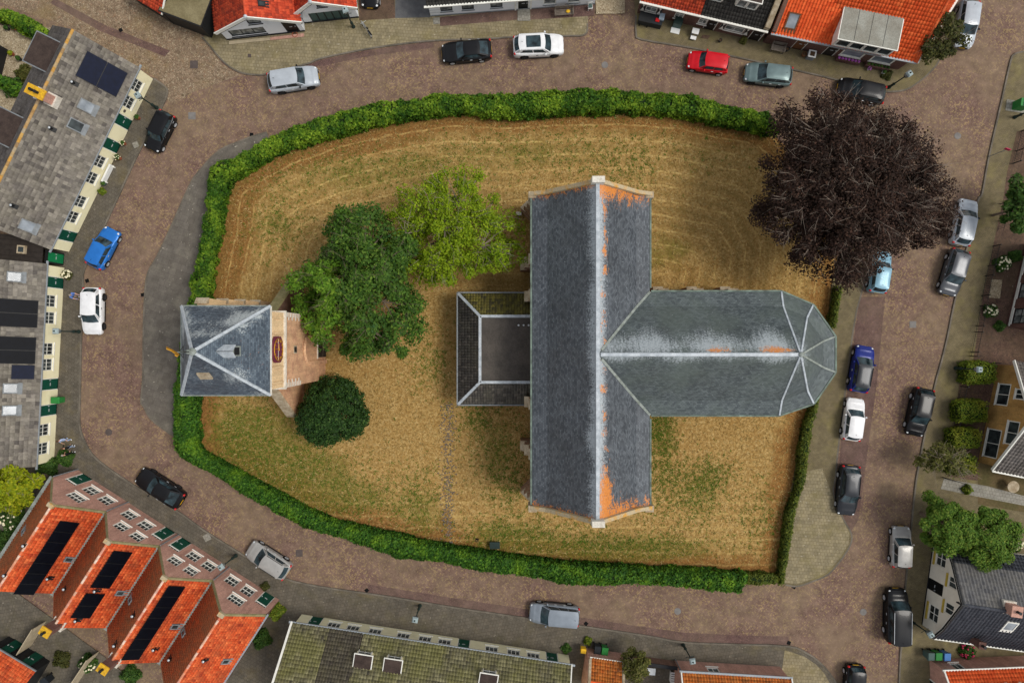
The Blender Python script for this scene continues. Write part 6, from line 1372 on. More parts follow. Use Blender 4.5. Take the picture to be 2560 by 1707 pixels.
def hedge(label, pairs, h, mat, density=120, size=(.10, .2), name='hedge', lump=0.16, closed_w=None, group=None, zin=0.0):
    A = [W(*a, h) for a, b in pairs]; B = [W(*b, zin) for a, b in pairs]
    for a in A+B: a.z = 0
    A = smooth_line(A, 6); B = smooth_line(B, 6); n = len(A)
    root = thing(name, label, 'hedge', ((A[n//2]+B[n//2])/2).to_tuple(), 0, group); off = np.array(root.location)
    # core
    m = MB(Matrix.Translation(-root.location)); prof = [(.04, 0), (.02, h*.5), (.10, h*.86), (.35, h*.97), (.65, h*.97), (.92, h*.86), (1.0, h*.45), (.97, 0)]
    rows = []
    for i in range(n):
        a, b = B[i], A[i]; k = .14
        rows.append([m.pt(((a+(b-a)*(k+(1-2*k)*t)).x, (a+(b-a)*(k+(1-2*k)*t)).y, z*.92)) for t, z in prof])
    for r0, r1 in zip(rows, rows[1:]):
        for j in range(len(prof)-1): m.f.append([r0[j], r0[j+1], r1[j+1], r1[j]]); m.m.append(0)
    m.f.append(rows[0][::-1]); m.m.append(0); m.f.append(rows[-1]); m.m.append(0)
    m.build('stems', 'hedge_core', root)
    # leaves over the surface
    seg = [((A[i+1]-A[i]).length+(B[i+1]-B[i]).length)/2 for i in range(n-1)]
    wdt = [(A[i]-B[i]).length for i in range(n)]; per = [2*h+w for w in wdt]
    P = []; Nn = []
    pr = np.array([(t, z) for t, z in prof])
    for i in range(n-1):
        cnt = int(seg[i]*per[i]*density); s = rng.random(cnt)
        a = np.array(B[i])[:2][None]*(1-s[:, None])+np.array(B[i+1])[:2][None]*s[:, None]; b = np.array(A[i])[:2][None]*(1-s[:, None])+np.array(A[i+1])[:2][None]*s[:, None]
        w = wdt[i]; L1 = np.hypot(np.diff(pr[:, 0])*w, np.diff(pr[:, 1])); cs_ = np.concatenate([[0], np.cumsum(L1)]); q = rng.random(cnt)*cs_[-1]
        t = np.interp(q, cs_, pr[:, 0]); z = np.interp(q, cs_, pr[:, 1])
        xy = a+(b-a)*t[:, None]
        out = np.stack([(t-.5)*2*(b-a)[:, 0]/w, (t-.5)*2*(b-a)[:, 1]/w, (z/h-.35)*1.6], 1); out /= np.linalg.norm(out, axis=1, keepdims=True)
        nz = np.array([mnoise.noise((x*1.1, y*1.1, zz*1.1))+.5*mnoise.noise((x*3, y*3, zz*3)) for (x, y), zz in zip(xy, z)])
        p = np.concatenate([xy, z[:, None]], 1)+out*(nz*lump*1.6+rng.normal(0, .06, cnt)-.03)[:, None]
        p[:, 2] = np.maximum(p[:, 2], .05); P.append(p); Nn.append(out+rng.normal(0, .55, (cnt, 3))+np.array([0, 0, .25]))
    for e0, e1 in ((A[0], B[0]), (A[-1], B[-1])):
        cnt = int((e0-e1).length*h*density*1.2); t = rng.random(cnt); z = rng.random(cnt)*h*.95
        a, b = np.array(e1)[:2], np.array(e0)[:2]; xy = a+(b-a)*(.05+.9*t[:, None])
        P.append(np.concatenate([xy, z[:, None]], 1)+rng.normal(0, .1, (cnt, 3))); Nn.append(rand_n(cnt))
    P = np.concatenate(P); P[:, 2] = np.maximum(P[:, 2], .04); Nn = np.concatenate(Nn); sz = rng.uniform(size[0], size[1], len(P))
    o = link('foliage', leaf_mesh('foliage', P-off, Nn, sz, mat), root); o['kind'] = 'stuff'
    return root
hedge('tall bright green hedge curving along the north and west of the churchyard', HN, 2.0, 'hedge_leaf', 125, (.11, .23), lump=.19)
hedge('tall dark green hedge curving along the south of the churchyard', HS, 1.9, 'hedge_leaf_dark', 120, (.11, .22), lump=.15)
lowp = lambda L_: [((a+(w if w > 0 else 0), b), (a, b)) for a, b, w in L_]
hedge('low thin yellowish hedge on the east side of the churchyard below the apse', [((2056,975),(2028,985)), ((2046,1030),(2010,1035)), ((2037,1061),(2000,1062)), ((2026,1130),(1988,1130)), ((2014,1210),(1982,1210)), ((1993,1277),(1958,1277)), ((1978,1370),(1946,1370)), ((1963,1458),(1936,1450))], 1.2, 'hedge_low', 150, (.07, .15), lump=.08)
hedge('short low hedge beside the church apse under the beech', [((2110,718),(2080,720)), ((2104,760),(2072,765)), ((2092,818),(2062,815))], 1.2, 'hedge_low', 150, (.07, .15), lump=.08)
hedge('short low yellow green hedge closing the south east corner of the churchyard', [((1866,1462),(1864,1424)), ((1900,1466),(1900,1426)), ((1938,1462),(1936,1430))], 1.1, 'hedge_low', 150, (.08, .16), lump=.1)
hedge('bright green garden hedge in the top left corner', [((-40,15),(-20,55)), ((30,25),(30,66)), ((80,50),(70,92)), ((128,84),(118,118))], 1.5, 'hedge_leaf', 130, (.1, .2))
hedge('dark green garden hedge at the left edge below the gravel yard', [((-30,178),(-30,215)), ((20,195),(20,228)), ((55,215),(50,245))], 1.4, 'hedge_leaf_dark', 120, (.1, .2))
def cube_hedge(label, x0, x1, y0, y1, h=1.7):
    hedge(label, [((x0, y0+4), (x0, y1-2)), ((x0*.66+x1*.34, y0), (x0*.66+x1*.34, y1)), ((x0*.34+x1*.66, y0), (x0*.34+x1*.66, y1)), ((x1, y0+4), (x1, y1-2))], h, 'box_leaf', 170, (.06, .13), 'clipped_hedge', .05, group='clipped square hedges', zin=h)
cube_hedge('clipped square hedge behind the lamp post, topmost of four', 2424, 2490, 903, 962)
cube_hedge('clipped square hedge with yellowish leaves, second of four from the top', 2404, 2470, 999, 1060)
cube_hedge('clipped square hedge in front of the large window, third of four', 2389, 2452, 1070, 1124)
cube_hedge('clipped square hedge beside the airy small tree, lowest of four', 2384, 2442, 1136, 1190)

def branch_mesh(segs, n=5):
    m = MB()
    for a, b, r0, r1 in segs: m.tube(a, b, r0, r1, n, cap=False)
    return m
def tree(name, label, base, h, cr, cz, leafmat, bark='bark', nl=30000, lsize=(.14, .28), limbs=9, clumps=120, trunk=.25, clump_r=.9, twigs=0, flat=1.0, gap=0.15, seed=1, offset=(0, 0), hollow=.45, aspect=1.5, light=None, cat='tree', taper=0.0, droop=0.0):
    """trunk, limbs, boughs to leaf clumps; crown ellipsoid radii cr at height cz"""
    R_ = random.Random(seed); g = np.random.default_rng(seed)
    root = thing(name, label, cat, (base[0], base[1], 0))
    C = Vector((offset[0], offset[1], cz)); segs = []
    # clump centres: fill the crown, mostly near the outside, with an uneven outline
    cc = []
    ph = [R_.uniform(0, 6.28) for _ in range(6)]
    while len(cc) < clumps:
        d = Vector((R_.gauss(0, 1), R_.gauss(0, 1), R_.gauss(0, 1)*flat))
        if d.length < .01: continue
        d.normalize(); a = math.atan2(d.y, d.x)
        if d.z < -.55: continue
        if len(cc) < clumps*.12: d = Vector((d.x*.45, d.y*.45, abs(d.z)+.6)).normalized()
        rad = (hollow+(1-hollow)*R_.random()**.6)*(1+gap*(math.sin(3*a+ph[0])+.7*math.sin(5*a+ph[1])+.6*math.sin(2*a+ph[2]+d.z*2)))
        cc.append(C+Vector((d.x*cr[0], d.y*cr[1], d.z*cr[2]))*rad)
    fork = Vector((offset[0]*.3, offset[1]*.3, max(1.0, cz-cr[2]*.75))); segs.append((Vector((0, 0, 0)), fork, trunk, trunk*.75))
    ends = []
    for i in range(limbs):
        a = 2*math.pi*i/limbs+R_.uniform(-.3, .3); k = R_.uniform(.35, .6); e = C+Vector((math.cos(a)*cr[0]*k, math.sin(a)*cr[1]*k, R_.uniform(-.15, .55)*cr[2]))
        mid_ = (fork+e)/2+Vector((R_.gauss(0, .2), R_.gauss(0, .2), .25*cr[2]*.3)); segs.append((fork, mid_, trunk*.5, trunk*.34)); segs.append((mid_, e, trunk*.34, trunk*.18)); ends.append(mid_); ends.append(e)
    top = C+Vector((0, 0, cr[2]*.5)); segs.append((fork, top, trunk*.6, trunk*.2)); ends.append(top)
    for c in cc:
        e = min(ends, key=lambda q: (q-c).length); m1 = (e+c)/2+Vector((R_.gauss(0, .12), R_.gauss(0, .12), R_.gauss(0, .1)))
        segs.append((e, m1, trunk*.13, trunk*.08)); segs.append((m1, c, trunk*.08, .012))
        for q in range(twigs if c.z > C.z-.3 else 0):
            out = (c-C).normalized(); d = (out*.8+Vector((R_.gauss(0, .55), R_.gauss(0, .55), R_.gauss(.15, .35)))).normalized()*R_.uniform(.6, 1.5)
            t0 = c-out*R_.uniform(.0, .7)+Vector((0, 0, .35*clump_r)); t1 = t0+d*.5+Vector((R_.gauss(0, .08), R_.gauss(0, .08), R_.gauss(.05, .05))); t2 = t0+d
            segs.append((t0, t1, .013, .010)); segs.append((t1, t2, .010, .005))
            t3 = t1+(d*.5+Vector((R_.gauss(0, .3), R_.gauss(0, .3), 0))); segs.append((t1, t3, .009, .005))
    o = branch_mesh(segs[:2+2*limbs+1], 8).build('trunk', bark, root); o2 = branch_mesh(segs[2+2*limbs+1:], 4).build('branches', bark, root, uv=False)
    cc_ = np.array([list(c) for c in cc]); ci = g.integers(0, len(cc), nl); out = cc_[ci]-np.array(C); out /= (np.linalg.norm(out, axis=1, keepdims=True)+1e-6)
    sp = np.array([R_.uniform(.6, 1.25) for _ in cc])[ci][:, None]*clump_r
    v = g.normal(size=(nl, 3)); v /= np.linalg.norm(v, axis=1, keepdims=True); v *= (g.random((nl, 1))**.45)
    P = cc_[ci]+v*sp*np.array([1, 1, .62]); P[:, 2] -= droop*(v[:, 0]**2+v[:, 1]**2)*sp[:, 0]
    P[:, 2] = np.maximum(P[:, 2], .15)
    Nn = v*.9+out*.4+g.normal(0, .5, (nl, 3))+np.array([0, 0, .7])
    sz = g.uniform(lsize[0], lsize[1], nl)
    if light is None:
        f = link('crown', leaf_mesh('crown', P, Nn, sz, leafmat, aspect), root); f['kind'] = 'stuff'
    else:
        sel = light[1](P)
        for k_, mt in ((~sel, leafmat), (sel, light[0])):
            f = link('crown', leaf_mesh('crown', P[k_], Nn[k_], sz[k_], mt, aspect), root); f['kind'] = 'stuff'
    return root
b = W(2124,470, 7.0); tree('beech_tree', 'huge dark purple copper beech overhanging the street', (b.x-.6, b.y-.2), 12.5, (7.3, 7.25, 4.2), 7.2, 'beech_leaf', 'bark_pale', 130000, (.09, .18), 13, 560, .5, 1.0, 2, .8, .11, 3, (.5, .2), .25, 1.25)
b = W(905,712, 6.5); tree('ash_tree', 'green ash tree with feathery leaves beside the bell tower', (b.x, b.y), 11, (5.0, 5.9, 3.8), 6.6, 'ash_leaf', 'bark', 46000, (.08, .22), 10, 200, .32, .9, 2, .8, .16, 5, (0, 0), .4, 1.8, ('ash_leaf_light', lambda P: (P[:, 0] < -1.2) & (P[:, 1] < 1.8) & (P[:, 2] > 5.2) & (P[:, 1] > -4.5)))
b = W(1122,580, 5.5); tree('maple_tree', 'yellow green tree with fine leaves between the ash and the church', (b.x-.2, b.y), 9, (5.7, 4.9, 2.8), 5.4, 'maple_leaf', 'bark_pale', 36000, (.07, .17), 10, 260, .24, .72, 1, .75, .12, 9, (0, 0), .2, 1.6)
b = W(833,1030, 2.4); tree('holly_tree', 'round clipped dark evergreen tree beside the tower', (b.x, b.y), 4.8, (2.75, 2.75, 2.3), 2.5, 'holly_leaf', 'bark', 30000, (.10, .18), 8, 230, .22, .6, 0, 1.0, .06, 11, (0, 0), .62)
b = W(2362,1308, 3.5); tree('pollard_tree', 'round bushy green tree in front of the white gable, left of the pair', (b.x, b.y), 5, (2.25, 2.25, 1.7), 3.6, 'willow_leaf', 'bark', 18000, (.08, .16), 7, 60, .16, .6, 0, 1.0, .06, 13, (0, 0), .5, 2.0)
b = W(2462,1344, 3.5); tree('pollard_tree', 'round bushy green tree overlapping the dark roof, right of the pair', (b.x, b.y), 5, (2.5, 2.4, 1.7), 3.6, 'willow_leaf', 'bark', 19000, (.08, .16), 7, 65, .16, .6, 0, 1.0, .06, 15, (0, 0), .5, 2.0)
b = W(2356,92, 3.5); tree('street_tree', 'small dark olive tree beside the silver car at top right', (b.x, b.y), 5, (1.75, 1.85, 1.6), 3.5, 'olive_dark_leaf', 'bark', 5500, (.10, .2), 6, 38, .1, .55, 1, 1.0, .12, 17)
b = W(2360,1150, 3.0); tree('garden_tree', 'airy small olive green tree beside the lowest square hedge', (b.x, b.y), 4.5, (1.9, 1.2, 1.2), 3.0, 'olive_leaf', 'bark_pale', 3200, (.09, .18), 6, 34, .08, .55, 2, 1.0, .15, 19)
b = W(40,1218, 3.2); tree('garden_tree', 'bright yellow green tree in the left garden by the brick gables', (b.x, b.y), 5, (2.2, 1.7, 1.6), 3.2, 'yellow_leaf', 'bark_pale', 8000, (.12, .22), 6, 44, .12, .6, 1, 1.0, .1, 21)
b = W(1590,1668, 2.6); tree('garden_tree', 'small mossy green tree between the outhouse and the pink house', (b.x, b.y), 4, (1.0, 1.3, 1.2), 2.6, 'olive_leaf', 'bark', 4000, (.10, .18), 5, 28, .08, .45, 1, 1.0, .1, 23)
b = W(2552,520, 3.5); tree('garden_tree', 'dark green tree at the right edge beside the garden fence', (b.x, b.y), 5, (1.6, 2.3, 1.6), 3.5, 'shrub_leaf', 'bark', 7000, (.14, .26), 6, 40, .12, .6, 1, 1.0, .14, 25)
def shrub(label, px, py, r, h, mat, n=1400, flowers=None, size=(.08, .16), name='shrub', cat='shrub'):
    b = W(px, py, h*.6); root = thing(name, label, cat, (b.x, b.y, 0)); g = rng
    segs = []
    for k in range(7): a = 2*math.pi*k/7; segs.append((Vector((0, 0, 0)), Vector((math.cos(a)*r*.5, math.sin(a)*r*.5, h*.6)), .03, .012))
    branch_mesh(segs, 4).build('stems', 'bark', root, uv=False)
    v = g.normal(size=(n, 3)); v /= np.linalg.norm(v, axis=1, keepdims=True); v[:, 2] = np.abs(v[:, 2])*1.0; k = (.45+.55*g.random((n, 1))**.5)*(1+.18*np.sin(4*np.arctan2(v[:, 1:2], v[:, 0:1])+px))
    P = v*k*np.array([r, r, h*.95]); P[:, 2] = np.maximum(P[:, 2]+.05, .05)
    o = link('foliage', leaf_mesh('foliage', P, v+g.normal(0, .5, (n, 3))+np.array([0, 0, .5]), g.uniform(*size, n), mat), root); o['kind'] = 'stuff'
    if flowers:
        nf = 26; v = g.normal(size=(nf, 3)); v[:, 2] = np.abs(v[:, 2])+.5; v /= np.linalg.norm(v, axis=1, keepdims=True); m = MB()
        for q in v: m.ball((q[0]*r*1.0, q[1]*r*1.0, q[2]*h*1.02), (.10, .10, .08), 6, 4)
        o = m.build('flowers', flowers, root, True); o['kind'] = 'stuff'
    return root
shrub('shrub with cream flower heads behind the iron fence, upper one', 2510, 659, .72, .9, 'shrub_leaf', 1400, 'flower_white')
shrub('shrub with cream flower heads behind the iron fence, lower one', 2480, 777, .62, .8, 'shrub_leaf', 1200, 'flower_white')
shrub('dark green garden shrub beside the brick house wall', 2542, 640, .55, .8, 'shrub_leaf'); shrub('dark green garden shrub at the corner of the brick house', 2502, 815, .45, .7, 'shrub_leaf')
shrub('round light green shrub beside the grey garden path', 2421, 1224, .42, .7, 'box_leaf'); shrub('pink flowering shrub between the white house and the pink brick house', 2421, 1629, .7, .7, 'shrub_leaf', 1200, 'flower_pink')
shrub('pale flowering bush at the right of the two round trees', 2540, 1360, .75, 1.1, 'shrub_leaf', 1600, 'flower_white')
shrub('green bush at the end of the left cottage row', 157, 1146, .75, 1.0, 'shrub_leaf', 1800); shrub('dark green bush under the end wall of the left cottage row', 112, 1166, .9, 1.3, 'shrub_leaf', 1800)
shrub('bright green bush at the right end of the brick gables', 686, 1532, .75, 1.3, 'box_leaf', 2000); shrub('dark green bush in the gap beside the last brick gable', 650, 1600, .9, 1.0, 'shrub_leaf', 1800); shrub('small bush in front of the right end of the brick gables', 662, 1466, .4, .5, 'olive_dark_leaf', 600)
shrub('pale flowered bush in the left garden under the yellow tree', 28, 1300, 1.2, 1.3, 'shrub_leaf', 2600, 'flower_white'); shrub('dark bush at the left edge beside the brick gables', 4, 1352, 1.0, 1.3, 'shrub_leaf', 1800)
shrub('dark bush in the yard behind the two middle gables', 150, 1650, .8, .8, 'olive_dark_leaf', 1200); shrub('bush with pale flowers behind the third gable', 215, 1660, .8, .9, 'shrub_leaf', 1300, 'flower_white'); shrub('green bush at the bottom edge behind the third gable', 322, 1690, .9, .8, 'shrub_leaf', 1400)
shrub('yellowish garden bush beside the upper left cottage', 58, 182, .8, 1.0, 'olive_leaf', 1500); shrub('dark garden bush at the left edge below the black shed', 30, 215, 1.0, 1.1, 'shrub_leaf', 1600)
shrub('green plant growing beside the bins', 1470, 1603, .38, .6, 'box_leaf', 600); shrub('green plant at the right end of the long cream cottage', 1416, 1622, .45, .5, 'shrub_leaf', 700)
shrub('round potted shrub at the brick house wall, top right', 1860, 100, .32, .7, 'olive_leaf', 500); shrub('low green plant under the corner house window', 2218, 186, .55, .4, 'olive_dark_leaf', 800)
shrub('reddish brown planter bush at the end of the left cottage row', 164, 687, .42, .8, 'olive_dark_leaf', 700, 'flower_white'); shrub('small green plant against the cream cottage wall', 253, 478, .32, .6, 'box_leaf', 500)
shrub('dark green bush beside the white house yard', 2345, 1640, .2, .4, 'shrub_leaf', 300)
# tufts in the churchyard: dry blades everywhere, green patches where the photo shows them
def in_poly(P, poly):
    x, y = P[:, 0], P[:, 1]; c = np.zeros(len(P), bool); n = len(poly); j = n-1
    for i in range(n):
        xi, yi = poly[i][0], poly[i][1]; xj, yj = poly[j][0], poly[j][1]
        t = ((yi > y) != (yj > y)) & (x < (xj-xi)*(y-yi)/(yj-yi+1e-12)+xi); c ^= t; j = i
    return c
def blades(name, P, size, mat, lean=.9):
    N = len(P); a = rng.random(N)*2*math.pi; d = np.stack([np.cos(a), np.sin(a)], 1); l = size; hgt_ = l*rng.uniform(.25, .7, N); w = .018+rng.random(N)*.02
    b0 = np.concatenate([P+np.stack([-d[:, 1], d[:, 0]], 1)*w[:, None], np.full((N, 1), .03)], 1); b1 = np.concatenate([P-np.stack([-d[:, 1], d[:, 0]], 1)*w[:, None], np.full((N, 1), .03)], 1)
    tp = np.concatenate([P+d*(l*lean)[:, None], (.03+hgt_)[:, None]], 1); V = np.stack([b0, b1, tp], 1).reshape(-1, 3); i = np.arange(N, dtype=np.int32)*3
    return np_mesh(name, V, np.stack([i, i+1, i+2], 1), mat)
Q = np.stack([rng.uniform(-26, 28, 55000), rng.uniform(-20, 22, 55000)], 1); Q = Q[in_poly(Q, lawn_poly)]
o = link('dry_grass', blades('dry_grass', Q, rng.uniform(.12, .34, len(Q)), 'straw')); tag(o, 'parched straw coloured grass of the churchyard', 'grass', kind='stuff')
wp = []
for px, py, rx, ry, n in ((1240,1090,60,90,500), (1270,1200,40,60,500), (1660,1130,26,100,800), (1640,1060,30,40,400), (1740,1230,50,60,700), (1780,1180,40,30,300), (700,1150,110,60,1200), (620,1060,60,60,700), (880,1230,80,50,600), (1300,1330,120,30,700), (1560,1360,160,20,800), (1040,1250,50,60,500), (1190,1030,30,50,400), (900,420,200,40,700), (1400,380,260,50,900), (1600,1240,80,50,300), (1900,1300,40,70,300), (1080,900,40,60,400), (700,560,60,60,500), (1560,420,60,40,200)):
    c = W(px, py); wp.append(np.stack([rng.normal(c.x, rx*.0357*.8, n), rng.normal(c.y, ry*.0357*.8, n)], 1))
wp = np.concatenate(wp); wp = wp[rng.random(len(wp)) < .7]; wp = np.repeat(wp, 5, 0)+rng.normal(0, .07, (len(wp)*5, 2)); wp = wp[in_poly(wp, lawn_poly)]
o = link('weeds', blades('weeds', wp, rng.uniform(.1, .26, len(wp)), 'weed', .7)); tag(o, 'scattered green weeds growing through the dry churchyard grass', 'weeds', kind='stuff')
# little stones of the path
m = MB()
for k in range(520):
    c = W(random.gauss(1120, 10), random.uniform(1005, 1365)); s = random.uniform(.05, .10); m.ball((c.x, c.y, .035), (s, s*random.uniform(.7, 1), .035), 6, 3)
o = m.build('path_stones', 'wood_grey', None, True); tag(o, 'small cobbles of the overgrown path south of the annex', 'cobbles', kind='stuff')
# ================================================================== street furniture
def lamp_post(label, px, py, ang=0.0, h=3.25):
    b = W(px, py, .1); root = thing('street_lamp', label, 'street lamp', (b.x, b.y, .1), ang, 'old style street lamps')
    m = MB(); m.lathe([(.17, 0), (.17, .12), (.12, .2), (.11, .75), (.14, .8), (.09, .9), (.06, 1.0), (.05, h-.85), (.08, h-.8), (.05, h-.72), (.05, h-.6)], 12); m.build('pole', 'lamp_green', root, True)
    m = MB(); m.tube((-.32, 0, h-.95), (.32, 0, h-.95), .022, n=6); m.ball((-.33, 0, h-.95), (.04, .04, .04), 6, 4); m.ball((.33, 0, h-.95), (.04, .04, .04), 6, 4); m.build('ladder_bar', 'lamp_green', root, True)
    sq = lambda s, z: [(-s, -s, z), (s, -s, z), (s, s, z), (-s, s, z)]
    m = MB(); m.frust(sq(.13, h-.6), sq(.2, h-.12)); ln = m.build('lantern', 'glass_curtain', root)
    m = MB()
    for a, b_ in zip(sq(.135, h-.6), sq(.205, h-.12)): m.tube(a, b_, .016, n=4)
    for z, s in ((h-.6, .135), (h-.12, .205)):
        q = sq(s, z)
        for k in range(4): m.tube(q[k], q[(k+1) % 4], .016, n=4)
    m.build('lantern_frame', 'lamp_green', ln)
    m = MB(); m.frust(sq(.25, h-.11), sq(.17, h+.05)); m.frust(sq(.17, h+.05), sq(.10, h+.08)); m.build('lantern_roof', 'lamp_top', ln)
    m = MB(); m.lathe([(.07, h+.08), (.05, h+.16), (.02, h+.24)], 8); m.build('lantern_finial', 'lamp_green', ln)
    return root
lamp_post('street lamp in front of the upper left cottage corner', 392, 270, R(30)); lamp_post('street lamp beside the white car at the left cottage row', 198, 829, 0); lamp_post('street lamp in front of the brick gables', 590, 1388, R(35)); lamp_post('street lamp in front of the long cream cottage', 1050, 1513, R(80)); lamp_post('street lamp in front of the pink brick house, bottom', 1708, 1611, R(10)); lamp_post('street lamp beside the black van and white gable', 2273, 1548, R(30)); lamp_post('street lamp in front of the topmost square hedge', 2388, 920, 0); lamp_post('street lamp at the corner house, top right', 2222, 219, R(35)); lamp_post('street lamp beside the garage door of the white gables', 884, 68, R(20)); lamp_post('street lamp at the right edge beside the green cabinet', 2536, 294, R(10))
def bin_(label, px, py, mat, ang=0.0, name='wheelie_bin', lid=None):
    b = W(px, py, .5); root = thing(name, label, 'bin', (b.x, b.y, .11), ang, 'wheeled rubbish bins')
    m = MB(); m.frust([(-.22, -.27, .08), (.22, -.27, .08), (.22, .22, .08), (-.22, .22, .08)], [(-.28, -.33, .95), (.28, -.33, .95), (.28, .33, .95), (-.28, .33, .95)]); m.build('bin_body', mat, root)
    m = MB(); m.frust([(-.3, -.36, .95), (.3, -.36, .95), (.3, .34, .97), (-.3, .34, .97)], [(-.26, -.3, 1.03), (.26, -.3, 1.03), (.27, .34, 1.06), (-.27, .34, 1.06)]); m.build('bin_lid', lid or mat, root)
    for s in (-1, 1): m = MB(); m.lathe([(.09, -.03), (.09, .03)], 10, (s*.24, .26, .09), ax='x'); m.build('wheel', 'tyre', root)
    m = MB(); m.tube((-.25, .38, .93), (.25, .38, .93), .02, n=6); m.build('handle', 'trim_black', root); return root
bin_('green bin against the left cottage wall', 149, 999, 'plastic_green', R(90)); bin_('dark bin beside the outhouse, left of the green one', 1492, 1617, 'plastic_dark', R(-8)); bin_('green bin beside the outhouse', 1510, 1620, 'plastic_green', R(-8))
bin_('dark green bin by the white house, left of three', 2318, 1633, 'plastic_greygreen'); bin_('green bin by the white house, middle of three', 2337, 1633, 'plastic_green'); bin_('blue bin by the white house, right of three', 2358, 1634, 'plastic_blue')
bin_('dark bin in the bottom left yard by the shed', 122, 1696, 'plastic_dark', R(35))
b = W(2551,263,.5); root = thing('utility_cabinet', 'green cabinet on pale slabs at the right edge', 'cabinet', (b.x, b.y, .11), R(-8)); m = MB(); m.box(-.45, .45, -.35, .35, 0, 1.1); m.build('cabinet_body', 'plastic_green', root); m = MB(); m.box(-.2, .48, -.38, .38, 1.1, 1.18); m.build('cabinet_lid', 'tarp_grey', root); m = MB(); m.box(-1.0, .7, -.5, .5, -.0, .02); m.build('slab', 'pave_grey', root)
def bench(label, px, py, ang, L=1.7, name='garden_bench', mat='wood_grey'):
    b = W(px, py, .4); root = thing(name, label, 'bench', (b.x, b.y, .105), ang)
    for k in range(4): m = MB(); m.box(-L/2, L/2, -.28+k*.13, -.28+k*.13+.11, .42, .46); m.build('seat_slat', mat, root)
    for k in range(3): m = MB(); m.box(-L/2, L/2, .27, .31, .52+k*.15, .52+k*.15+.12); m.build('back_slat', mat, root)
    for sx in (-1, 1):
        for sy in (-.24, .24): m = MB(); m.box(sx*(L/2-.08)-.035, sx*(L/2-.08)+.035, sy-.035, sy+.035, 0, .42 if sy < 0 else .95); m.build('leg', mat, root)
        m = MB(); m.box(sx*(L/2-.05)-.04, sx*(L/2-.05)+.04, -.3, .3, .62, .67); m.build('armrest', mat, root)
    return root
b0 = bench('wooden bench against the long white house at the top', 1410, 32, math.atan2(30.5, 409)); bench('wooden bench against the dark brick corner house', 1944, 122, R(-11), 1.25)
b = W(1420,29,.6); root = thing('cushion', 'small yellow cushion on the wooden bench by the white house', 'cushion', (b.x, b.y, .566), R(5)); m = MB(); m.ball((0, 0, .07), (.2, .16, .07), 10, 6); m.build('cover', 'yellow_paint', root, True)
# bicycle lying against nothing: standing on its stand
def bicycle(label, px0, py0, px1, py1):
    a, c = W(px0, py0, .35), W(px1, py1, .35); d = c-a; mid_ = (a+c)/2; root = thing('bicycle', label, 'bicycle', (mid_.x, mid_.y, .10), math.atan2(d.y, d.x)); Mx = Matrix.Rotation(R(8), 4, 'X')
    for x in (-.52, .52):
        m = MB(Mx)
        for k in range(20): p, q = 2*math.pi*k/20, 2*math.pi*(k+1)/20; m.tube((x+.33*math.cos(p), 0, .34+.33*math.sin(p)), (x+.33*math.cos(q), 0, .34+.33*math.sin(q)), .022, n=5)
        w = m.build('wheel', 'tyre', root); m = MB(Mx)
        for k in range(8): p = math.pi*k/4; m.tube((x, 0, .34), (x+.32*math.cos(p), 0, .34+.32*math.sin(p)), .006, n=3)
        m.build('spokes', 'steel_light', w)
        m = MB(Mx); m.grid(lambda u, v: (x+.38*math.cos(math.pi*(.1+.7*u)), (v-.5)*.06, .34+.38*math.sin(math.pi*(.1+.7*u))), 8, 1); m.build('mudguard', 'rim_silver', root)
    m = MB(Mx); P = dict(bb=(-.05, 0, .3), st=(-.18, 0, .82), hd=(.38, 0, .86), rw=(-.52, 0, .34), fw=(.52, 0, .34))
    for s, e_ in (('bb', 'st'), ('bb', 'hd'), ('st', 'hd'), ('bb', 'rw'), ('st', 'rw'), ('hd', 'fw')): m.tube(P[s], P[e_], .02, n=6)
    m.build('frame', 'zinc_dull', root)
    m = MB(Mx); m.tube((.36, -.28, 1.05), (.36, .28, 1.05), .016, n=5); m.tube((.38, 0, .86), (.36, 0, 1.05), .016, n=5); m.build('handlebar', 'steel_light', root)
    m = MB(Mx); m.ball((-.22, 0, .95), (.14, .08, .05), 8, 5); m.tube((-.18, 0, .82), (-.21, 0, .93), .015, n=5); m.build('saddle', 'trim_black', root, True); m = MB(Mx); m.box(-.85, -.3, -.08, .08, .72, .74); m.build('carrier', 'trim_black', root)
bicycle('grey bicycle standing on the pavement near the white gables', 926, 92, 905, 62)
# plant pots, planters, boxes and other loose things beside the houses
def pot(label, px, py, r, h, mat='terracotta', plant='shrub_leaf', fl=None, n=160):
    b = W(px, py, h*.7); root = thing('plant_pot', label, 'plant pot', (b.x, b.y, .105)); m = MB(); m.lathe([(r*.7, 0), (r, h*.9), (r*1.08, h*.9), (r*1.08, h), (r*.86, h), (r*.84, h-.06)], 12); m.build('pot', mat, root); m = MB(); m.lathe([(r*.84, h-.07), (r*.8, h-.05)], 12); m.build('soil', 'soil', root)
    if plant:
        v = rng.normal(size=(n, 3)); v[:, 2] = np.abs(v[:, 2]); v /= np.linalg.norm(v, axis=1, keepdims=True); P = v*(.4+.6*rng.random((n, 1)))*r*1.15; P[:, 2] = P[:, 2]*1.2+h; o = link('foliage', leaf_mesh('foliage', P, v+np.array([0, 0, .4]), rng.uniform(.05, .11, n), plant), root); o['kind'] = 'stuff'
        if fl:
            m = MB()
            for q in v[:12]: m.ball((q[0]*r*1.2, q[1]*r*1.2, h+q[2]*r*1.5), (.05, .05, .04), 6, 4)
            o = m.build('flowers', fl, root); o['kind'] = 'stuff'
